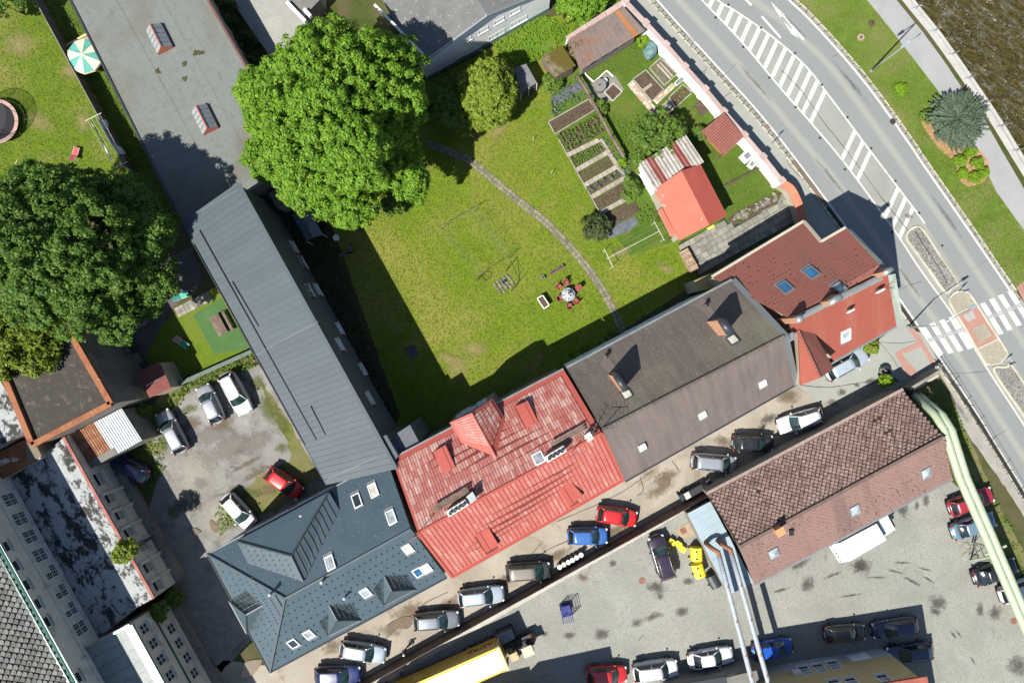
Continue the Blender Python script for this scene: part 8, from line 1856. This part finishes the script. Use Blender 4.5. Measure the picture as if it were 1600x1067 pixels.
def ring(r0_, r1_, z0_, z1_, a0=0, a1=2*math.pi, n=40):
    m = MB(); vs = []
    for k in range(n+1): t = a0+(a1-a0)*k/n; vs += [(c.x+r0_*math.cos(t), c.y+r0_*math.sin(t), z0_), (c.x+r1_*math.cos(t), c.y+r1_*math.sin(t), z1_)]
    return m.add(vs, [(2*k, 2*k+1, 2*k+3, 2*k+2) for k in range(n)])
for k in range(8): ring(ri, ro, .86, .84, k*math.pi/4+.01, (k+1)*math.pi/4-.01, 6).build('safety_pad', M('pink_pad', [(.48, .30, .26), (.54, .36, .32)], 2, .6), tr)
MB().lathe(c, [(1.96, 0), (1.96, .01)], 36).build('jumping_mat', plain('black_mat', (.016, .017, .02), .8), tr)
gn = NG('safety_net'); tb2 = gn.n('ShaderNodeBsdfTransparent'); df = gn.n('ShaderNodeBsdfDiffuse'); df.inputs[0].default_value = (.02, .02, .022, 1); mx_ = gn.n('ShaderNodeMixShader'); mx_.inputs[0].default_value = .35; gn.L(tb2.outputs[0], mx_.inputs[1]); gn.L(df.outputs[0], mx_.inputs[2]); gn.L(mx_.outputs[0], gn.out.inputs[0])
ring(2.28, 2.28, .86, 2.5).build('safety_net', gn.m, tr)
for k in range(6): t = k*math.pi/3+.4; p = c+Vector((2.3*math.cos(t), 2.3*math.sin(t), 0)); MB().tube([Vector((p.x, p.y, 0)), Vector((p.x, p.y, 2.55))], .03, 6).build('net_post', m_black, tr)
ring(2.26, 2.32, 2.5, 2.5).build('top_hoop', m_black, tr)
def lounger(name, label, px, py, ang, m1, fr=m_frame_w, m2=None):
    t = thing(name, label, 'lounger', P(px, py)); d = Vector((math.cos(ang), math.sin(ang), 0)); s = Vector((-d.y, d.x, 0)); c = P(px, py)
    MB().prism([c-d*.1+s*.28+Vector((0, 0, .42)), c-d*.1-s*.28+Vector((0, 0, .42)), c+d*.75-s*.28+Vector((0, 0, .38)), c+d*.75+s*.28+Vector((0, 0, .38))], [p-Vector((0, 0, .03)) for p in (c-d*.1+s*.28+Vector((0, 0, .42)), c-d*.1-s*.28+Vector((0, 0, .42)), c+d*.75-s*.28+Vector((0, 0, .38)), c+d*.75+s*.28+Vector((0, 0, .38)))]).build('seat', m1, t)
    q = [c-d*.1+s*.28+Vector((0, 0, .43)), c-d*.1-s*.28+Vector((0, 0, .43)), c-d*.75-s*.28+Vector((0, 0, .85)), c-d*.75+s*.28+Vector((0, 0, .85))]; MB().prism(q, [p-Vector((0, 0, .03)) for p in q]).build('backrest', m2 or m1, t)
    for k in (-1, 1):
        MB().tube([c-d*.78+s*(k*.3)+Vector((0, 0, .86)), c+s*(k*.3)+Vector((0, 0, .4)), c+d*.78+s*(k*.3)+Vector((0, 0, .38))], .02, 5).build('frame', fr, t)
        for f in (-.45, .5): MB().tube([c+d*f+s*(k*.3)+Vector((0, 0, .4)), c+d*(f*1.3)+s*(k*.34)], .02, 5).build('leg', fr, t)
lounger('deck_lounger', 'red sun lounger beside the dark maple', 121, 243, 1.35, M('red_canvas', [(.34, .06, .06), (.38, .09, .08)], 2, .8))
lounger('folding_chair', 'folding chair with pink back and green seat on the courtyard lawn', 287, 535, -.7, plain('green_canvas', (.03, .22, .12), .7), m_frame_w, plain('pink_canvas', (.32, .16, .15), .7))
lounger('green_chair', 'turquoise chair on the dark patio by the maple', 286, 463, .4, plain('turquoise_canvas', (.05, .30, .24), .7))
ty = thing('toy_pram', 'white and red toy pram at the edge of the maple', 'toy', P(28, 264)); MB().blob(P(28, 262, .4), .22, .35, .22, 2, .3, 10, 6).build('basket', m_frame_w, ty, True); MB().tube([P(24, 256, .4), P(27, 250, .8)], .02, 5).build('handle', m_frame_w, ty); MB().blob(P(34, 266, .3), .2, .2, .2, 3, .3, 8, 5).build('cushion', m_rch, ty)
cl = thing('washing_line', 'washing line with posts along the west lawn edge', 'clothesline', P(188, 235))
for a in ((168, 195), (208, 268)): MB().tube([P(*a), P(a[0], a[1], 0)+Vector((0, 0, 2.4))], .035, 6).build('post', m_frame_w, cl); p = P(*a)+Vector((0, 0, 2.4)); MB().bar(p-Vector((.8, .4, 0)), p+Vector((.8, .4, 0)), .04).build('crossbar', m_frame_w, cl)
for k in (-.6, -.2, .2, .6): o2 = Vector((k, k*.5, 0)); MB().tube([P(168, 195)+o2+Vector((0, 0, 2.4)), P(208, 268)+o2+Vector((0, 0, 2.4))], .012, 4).build('line', m_frame_w, cl)
for k, o3 in enumerate((-.45, .15)):
    t = thing('bed_sheet', ('left' if k == 0 else 'right')+' pale blue bed sheet hanging on the washing line', 'laundry', P(186, 230)); vs = []; n = 16
    a, b = P(171, 200)+Vector((o3, o3*.5, 2.4)), P(202, 252)+Vector((o3, o3*.5, 2.4))
    for i in range(n+1):
        f = i/n; p = lerp(a, b, f); wv = .16*math.sin(f*5.5+k*2)+.05*math.sin(f*17)
        for h_ in (0, .45, .9): vs.append(p+Vector((.87, .48, 0))*(wv*(h_*1.1+.3)+.35*h_*(1 if k else -1))-Vector((0, 0, h_*.9)))
    MB().add(vs, [(3*i+j, 3*i+j+1, 3*i+j+4, 3*i+j+3) for i in range(n) for j in range(2)]).build('cloth', M('pale_blue_cloth', [(.27, .36, .40), (.36, .44, .47)], 2, .9), t, True)
# courtyard
rp = thing('round_planter', 'round stone planter in the dark patio', 'planter', P(222, 500)); MB().lathe(P(222, 500), [(.7, 0), (.75, .5), (.55, .55), (.5, .2), (.05, .18)], 22).build('bowl', m_grey_wall, rp)
pk = thing('picnic_table', 'weathered wooden table with bench by the grey workshop', 'table', P(347, 507)); e = Vector((.47, -.88, 0)); s = Vector((.88, .47, 0)); c = P(346, 508)
for k in range(7): MB().bar(c-e*1.1+s*(-.45+k*.15)+Vector((0, 0, .72)), c+e*1.1+s*(-.45+k*.15)+Vector((0, 0, .72)), .135, .05).build('table_board', m_plank, pk)
for k in range(2): MB().bar(c-e*1.1+s*(.85+k*.15)+Vector((0, 0, .45)), c+e*1.1+s*(.85+k*.15)+Vector((0, 0, .45)), .13, .05).build('bench_board', m_plank, pk)
for f in (-.8, .8): MB().bar(c+e*f-s*.4, c+e*f-s*.3+Vector((0, 0, .7)), .08).bar(c+e*f+s*.95, c+e*f+s*.9+Vector((0, 0, .45)), .08).bar(c+e*f-s*.4+Vector((0, 0, .4)), c+e*f+s*.95+Vector((0, 0, .4)), .07).build('trestle', m_plank, pk)
cover('green_rug', [(302, 492), (344, 466), (392, 545), (334, 553)], .045, M('green_turf_mat', [(.035, .085, .022), (.05, .11, .03)], .8, .9, 12, .15), .8)
ps_ = tag(bpy.data.objects.new('courtyard_paving', None), kind='structure'); COL.objects.link(ps_); ps_.location = P(300, 480); paver_run((272, 482), (325, 455), 16, 8, 3, ps_, [m_bslab, m_slab], .05)
for (x, y, lab) in ((209, 545, 'upper grey bin in the patio shade by the concrete roof'), (226, 572, 'lower grey bin in the patio shade by the concrete roof')): t = thing('storage_bin', lab, 'bin', P(x, y)); MB().box(P(x, y), .7, .9, .9, .5).build('box', m_gut, t); MB().box(P(x, y, .9), .76, .96, .07, .5).build('lid', m_dark_metal, t)
ir = thing('iron_rack', 'row of white railings in the shade beside the corrugated shelter', 'railing', P(222, 660))
for k in range(11): a = lerp(P(216, 652, .9), P(228, 672, .9), k/10); MB().bar(a, a+Vector((.42, .1, 0)), .05).build('bar', m_frame_w, ir)
for p in ((216, 652), (228, 672)): MB().bar(P(*p), P(*p, .9), .06).build('post', m_black, ir)

# ------------------------------------------------------------------ yard and lane objects
for i, (x, y) in enumerate([(874.5, 886), (881, 882), (888, 878.4), (894.5, 875), (901, 871), (908, 867)]):
    lab = ['first barrel from the left in the lane row, brightest lid', 'second barrel from the left, with the orange tinged lid', 'third barrel from the left in the row on the lane', 'fourth barrel from the left in the row on the lane', 'fifth barrel from the left in the row on the lane', 'last barrel on the right in the row by the blue hatchback'][i]
    t = thing('barrel', lab, 'barrel', P(x, y, .95)-Vector((0, 0, .95)), 'row of small barrels along the fence'); c = P(x, y, .95)-Vector((0, 0, .95))
    MB().lathe(c, [(.23, 0), (.25, .05), (.25, .8), (.2, .9)], 16).build('drum', m_gut, t); MB().lathe(c+Vector((0, 0, .88)), [(.25, 0), (.25, .05), (.05, .07)], 16).build('lid', M('barrel_lid_orange', [(.45, .36, .28)], 2, .7) if i == 1 else M('barrel_lid', [(.42, .46, .47), (.5, .53, .53)], 2, .6), t)
for i, (x, y) in enumerate([(1067.5, 779), (1075, 776), (1082.5, 772), (1088.5, 768.5), (1095, 765), (1109, 756)]):
    lab = ['leftmost black bin by the fence end', 'bin with a pale lid in the black bin row', 'third bin in the black bin row', 'fourth bin in the row, with a bag on it', 'fifth bin in the black bin row', 'single black bin apart from the row near the silver mpv'][i]
    t = thing('wheelie_bin', lab, 'bin', P(x, y, 1.2)-Vector((0, 0, 1.2)), 'black bins by the fence end'); c = P(x, y-1.5, 1.2)-Vector((0, 0, 1.2)); MB().prism([c+U*a+V*b+Vector((0, 0, .95)) for a, b in ((-.27, -.3), (.27, -.3), (.27, .3), (-.27, .3))], [c+U*a+V*b for a, b in ((-.22, -.24), (.22, -.24), (.22, .24), (-.22, .24))]).build('body', m_bump, t)
    MB().slab([c+U*a+V*b+Vector((0, 0, z_)) for a, b, z_ in ((-.29, -.33, 1.0), (.29, -.33, 1.0), (.29, .33, 1.07), (-.29, .33, 1.07))], .06).build('lid', m_pane_l if i == 1 else m_dark_metal, t)
    for k in (-1, 1): wheel_at(t, c+V*.26+U*(k*.22)+Vector((0, 0, .1)), V, .1, .06)
m_byel = M('bin_yellow', [(.58, .48, .02), (.66, .56, .04)], 2, .5, 4, .08)
def container(label, px, py, ang, mat, dots=True):
    t = thing('recycling_container', label, 'container', P(px, py)); d = Vector((math.cos(ang), math.sin(ang), 0)); s = Vector((-d.y, d.x, 0)); c = P(px, py)
    n = 12; vs = []
    for k in (-1, 1):
        for i in range(n+1): th = math.pi*i/n; vs.append(c+s*(k*.68)+d*(.58*math.cos(th))+Vector((0, 0, .95+.42*math.sin(th))))
        vs += [c+s*(k*.62)-d*.5+Vector((0, 0, .12)), c+s*(k*.62)+d*.5+Vector((0, 0, .12))]
    m_ = n+3; MB().add(vs, [tuple(range(m_-1, -1, -1)), tuple(range(m_, 2*m_))]+[(i, (i+1) % m_, m_+(i+1) % m_, m_+i) for i in range(m_)]).build('body', mat, t)
    for k in (-.45, .0, .45): MB().add([c+s*(k+w_)+d*(.595*math.cos(math.pi*i/n))+Vector((0, 0, .95+.435*math.sin(math.pi*i/n))) for w_ in (-.03, .03) for i in range(n+1)], [(i, i+1, n+2+i, n+1+i) for i in range(n)]).build('lid_rib', mat, t)
    if dots:
        for k in (-.38, .38): MB().lathe(c+s*k-d*.1+Vector((0, 0, 1.36)), [(.11, 0), (.11, .03)], 12).build('opening', m_black, t)
    for a in (-1, 1):
        for b in (-1, 1): wheel_at(t, c+d*(a*.45)+s*(b*.5)+Vector((0, 0, .1)), d, .1, .07)
container('upper yellow recycling container beside the lean-to', 1084.5, 861, .05, m_byel); container('lower yellow recycling container, turned slightly, beside the lean-to', 1088, 886, .32, m_byel); container('dark grey waste container below the yellow ones', 1111, 902, .5, m_dark_metal, False)
for i, (x, y) in enumerate([(1049, 846), (1059.5, 849.5), (1065.5, 857)]):
    t = thing('yellow_salt_box', ['left', 'middle', 'right'][i]+' small yellow box beside the aubergine suv', 'box', P(x, y), 'small yellow boxes'); MB().box(P(x, y), .55, .5, .5, -.6).build('tub', m_byel, t); MB().box(P(x, y, .5), .6, .56, .06, -.6).build('lid', m_byel, t)
gc = thing('wire_cage_trolley', 'blue wire cage trolley standing alone in the yard', 'trolley', P(885, 950)); mbl = plain('blue_steel', (.02, .03, .16), .5)
e, s = Vector((.94, .2, 0)), Vector((-.2, .94, 0)); c = P(884, 952); MB().prism([c+e*a+s*b+Vector((0, 0, .2)) for a, b in ((-.55, -.7), (.55, -.7), (.55, .7), (-.55, .7))], [c+e*a+s*b+Vector((0, 0, .14)) for a, b in ((-.55, -.7), (.55, -.7), (.55, .7), (-.55, .7))]).build('base', mbl, gc)
for a, b in ((-.55, -.7), (.55, -.7), (.55, .7), (-.55, .7)): MB().bar(c+e*a+s*b, c+e*a+s*b+Vector((0, 0, 1.7)), .06).build('corner_post', mbl, gc)
for (a0_, b0_, a1_, b1_) in ((-.55, -.7, .55, -.7), (.55, -.7, .55, .7), (.55, .7, -.55, .7), (-.55, .7, -.55, -.7)):
    m = MB()
    for z_ in (.5, .9, 1.3, 1.68): m.bar(c+e*a0_+s*b0_+Vector((0, 0, z_)), c+e*a1_+s*b1_+Vector((0, 0, z_)), .03)
    for k in range(1, 5): p = lerp(c+e*a0_+s*b0_, c+e*a1_+s*b1_, k/5); m.bar(p+Vector((0, 0, .2)), p+Vector((0, 0, 1.7)), .02)
    m.build('cage_side', mbl, gc)
MB().box(c+s*.3+Vector((0, 0, .2)), .9, .7, .45, .2).build('blue_bag', mbl, gc)
mh = cover('manhole_pad', [(1053, 829), (1076, 815), (1087, 834), (1068, 842)], .036, M('pad_concrete', [(.22, .17, .11), (.27, .22, .155)], 2, .9), 1); MB().slab(PL([(1062, 827), (1070, 823), (1074, 831), (1066, 835)], .06), .02).build('manhole_cover', m_rusty, mh)
for x, y in ((1003, 907), (1584, 970)): MB().lathe(P(x, y, .03), [(.33, 0), (.33, .02)], 16).build('yard_manhole', m_rusty, YD)
gp2 = thing('ring_pot', 'round pot full of pale flowers beside the lime shrub', 'planter', P(1379, 580)); MB().lathe(P(1379, 580), [(.45, 0), (.6, .6), (.5, .62), (.45, .4)], 20).build('pot', m_dark_metal, gp2); raw_mesh('flowers', leaves(np.array([tuple(P(1379+4*math.cos(i), 580+4*math.sin(i), .65)) for i in range(9)]), np.full(9, .16), np.tile([0, 0, 1.], (9, 1)), 16, .11), leaf_mat('pale_petal', (.25, .22, .18), (.35, .32, .26), (.42, .4, .33)), gp2)

# ------------------------------------------------------------------ street lamps, signs
def lamp(label, base, h, arm, mat=m_rail, drop=.25):
    t = thing('street_lamp', label, 'street lamp', P(*base)); b = P(*base); tp_ = b+Vector((0, 0, h)); e = tp_+Vector((arm[0], arm[1], drop))
    MB().tube([b, b+Vector((0, 0, h*.3)), tp_], [.11, .09, .06], 10).build('pole', mat, t, True); MB().lathe(b, [(.18, 0), (.18, .3), (.12, .4)], 12).build('base_collar', mat, t); MB().tube([tp_-Vector((0, 0, .05)), lerp(tp_, e, .5)+Vector((0, 0, .08)), e], .045, 8).build('arm', mat, t, True)
    d = Vector((arm[0], arm[1], 0)).normalized(); s = Vector((-d.y, d.x, 0))
    MB().prism([e+d*.75+s*.10+Vector((0, 0, .03)), e+d*.75-s*.10+Vector((0, 0, .03)), e-s*.17+Vector((0, 0, .12)), e+s*.17+Vector((0, 0, .12))], [e+d*.7+s*.08-Vector((0, 0, .05)), e+d*.7-s*.08-Vector((0, 0, .05)), e-s*.13-Vector((0, 0, .05)), e+s*.13-Vector((0, 0, .05))]).build('lamp_head', M('lamp_head_grey', [(.16, .22, .24), (.2, .26, .28)], 2, .4), t)
lamp('tall street lamp on the verge leaning over the footpath side', (1360, 112), 8.8, (-1.4, -1.0)); lamp('street lamp with long arm beside the zebra crossing', (1418, 511), 5.2, (2.6, 1.6), m_rail, .6)
def sign(label, base, h, face, txtmat=None, size=.32, rnd=True):
    t = thing('road_sign', label, 'sign', P(*base)); b = P(*base); MB().tube([b, b+Vector((0, 0, h))], .035, 8).build('post', m_rail, t); d = Vector(face).normalized(); s = Vector((-d.y, d.x, 0)); upv = Vector((0, 0, 1)); c = b+Vector((0, 0, h-.3))+d*.05
    n = 20 if rnd else 4; r = size*(1 if rnd else 1.3); vs = [c+d*k+(s*math.cos(2*math.pi*i/n+(0 if rnd else .785))+upv*math.sin(2*math.pi*i/n+(0 if rnd else .785)))*r for k in (0, .02) for i in range(n)]
    MB().add(vs, [tuple(range(n-1, -1, -1)), tuple(range(n, 2*n))]+[(i, (i+1) % n, n+(i+1) % n, n+i) for i in range(n)]).build('plate', plain('sign_blue', (.01, .06, .22), .4), t)
    q = c+d*.03; MB().bar(q-s*.15+upv*.15, q+s*.08-upv*.08, .06).bar(q+s*.12-upv*.12, q+s*.12+upv*.06, .05).bar(q+s*.12-upv*.12, q-s*.06-upv*.12, .05).build('arrow', m_frame_w, t)
sign('round blue keep right sign at the top end of the refuge', (1497, 456), 1.6, (-.5, .87, 0)); sign('round blue keep right sign at the bottom end of the refuge', (1567, 566), 1.6, (.5, -.87, 0)); sign('square blue sign on a thin post at the pavement edge', (1205, 225), 2.4, (-.6, .8, 0), None, .26, False)
pb2 = thing('kerb_bollard', 'grey steel post at the pavement corner by the low wall', 'bollard', P(1462, 571)); MB().tube([P(1462, 571), P(1462, 571)+Vector((0, 0, 1.0))], .06, 10).build('post', m_rail, pb2); MB().lathe(P(1462, 571, 1.0), [(.07, 0), (.05, .05), (.01, .07)], 10).build('cap', m_dark_metal, pb2)

# ------------------------------------------------------------------ person walking in the lane
def person(px, py, ang):
    t = thing('person', 'person in dark clothes and white cap walking beside the fence', 'person', P(px, py), None, ang)
    J = {'pel': (0, 0, .95, .15), 'wst': (.02, 0, 1.12, .135), 'chs': (.03, 0, 1.33, .16), 'nck': (.04, 0, 1.48, .06), 'hd0': (.05, 0, 1.56, .085), 'hd1': (.06, 0, 1.68, .10)}; E = [('pel', 'wst'), ('wst', 'chs'), ('chs', 'nck'), ('nck', 'hd0'), ('hd0', 'hd1')]
    for s, n_, f in ((1, 'l', 1), (-1, 'r', -1)):
        J.update({n_+'hp': (0, s*.1, .9, .11), n_+'kn': (.14*f+.05, s*.1, .5, .075), n_+'an': (.2*f-.04, s*.1, .1, .05), n_+'to': (.2*f+.12, s*.11, .05, .045), n_+'sh': (.02, s*.19, 1.42, .075), n_+'el': (-.08*f, s*.26, 1.15, .05), n_+'wr': (.12 if f < 0 else -.05, s*.25, .92, .035), n_+'pm': (.16 if f < 0 else -.03, s*.25, .85, .035)})
        E += [('pel', n_+'hp'), (n_+'hp', n_+'kn'), (n_+'kn', n_+'an'), (n_+'an', n_+'to'), ('chs', n_+'sh'), (n_+'sh', n_+'el'), (n_+'el', n_+'wr'), (n_+'wr', n_+'pm')]
        px_, _, pz_, _ = J[n_+'pm']
        for k in range(4): J[n_+'f%d' % k] = (px_+.03-.018*k+.01, s*(.25-.008), pz_-.085+.008*abs(k-1), .009); E.append((n_+'pm', n_+'f%d' % k))
        J[n_+'th'] = (px_+.05, s*.235, pz_-.035, .010); E.append((n_+'pm', n_+'th'))
    ks = list(J); me = bpy.data.meshes.new('body'); me.from_pydata([J[k][:3] for k in ks], [(ks.index(a), ks.index(b)) for a, b in E], [])
    o = bpy.data.objects.new('body', me); COL.objects.link(o); md = o.modifiers.new('skin', 'SKIN'); o.modifiers.new('sub', 'SUBSURF').levels = 1
    for i, k in enumerate(ks): me.skin_vertices[0].data[i].radius = (J[k][3], J[k][3]); me.skin_vertices[0].data[i].use_root = (k == 'pel')
    dg = bpy.context.evaluated_depsgraph_get(); m2 = bpy.data.meshes.new_from_object(o.evaluated_get(dg)); bpy.data.objects.remove(o); m2.name = 'body'
    for m in (plain('dark_clothes', (.02, .02, .024), .9), plain('skin', (.36, .21, .15), .6), plain('jeans', (.03, .04, .07), .9), plain('shoes', (.05, .045, .04), .8)): m2.materials.append(m)
    for f in m2.polygons:
        c = f.center; f.material_index = 1 if c.z > 1.47 or (c.z < .93 and abs(c.y) > .2) else (3 if c.z < .12 else (2 if c.z < .98 else 0)); f.use_smooth = True
    o = inst('body', m2, t, (0, 0, 0), world=False)
    def part(nm, mb, mat): me_ = mesh_of(mb, nm, mat, True); inst(nm, me_, t, (0, 0, 0), world=False)
    part('cap', MB().blob((.05, 0, 1.73), .115, .105, .08, 1, .05, 12, 6).blob((.15, 0, 1.71), .07, .08, .015, 1, .05, 10, 4), m_frame_w); part('hair', MB().blob((.0, 0, 1.65), .085, .095, .09, 2, .1, 10, 6), plain('brown_hair', (.03, .018, .01), .8)); part('nose', MB().blob((.165, 0, 1.63), .018, .014, .022, 1, .05, 6, 4), plain('skin', (.36, .21, .15)))
    for s in (-1, 1): part('eye', MB().blob((.148, s*.035, 1.655), .012, .014, .009, 1, 0, 6, 4), m_black); part('ear', MB().blob((.05, s*.1, 1.64), .025, .012, .035, 1, 0, 6, 4), plain('skin', (.36, .21, .15)))
    part('mouth', MB().blob((.150, 0, 1.585), .008, .026, .006, 1, 0, 6, 4), plain('lips', (.25, .08, .07)))
person(634, 1012, R(25))
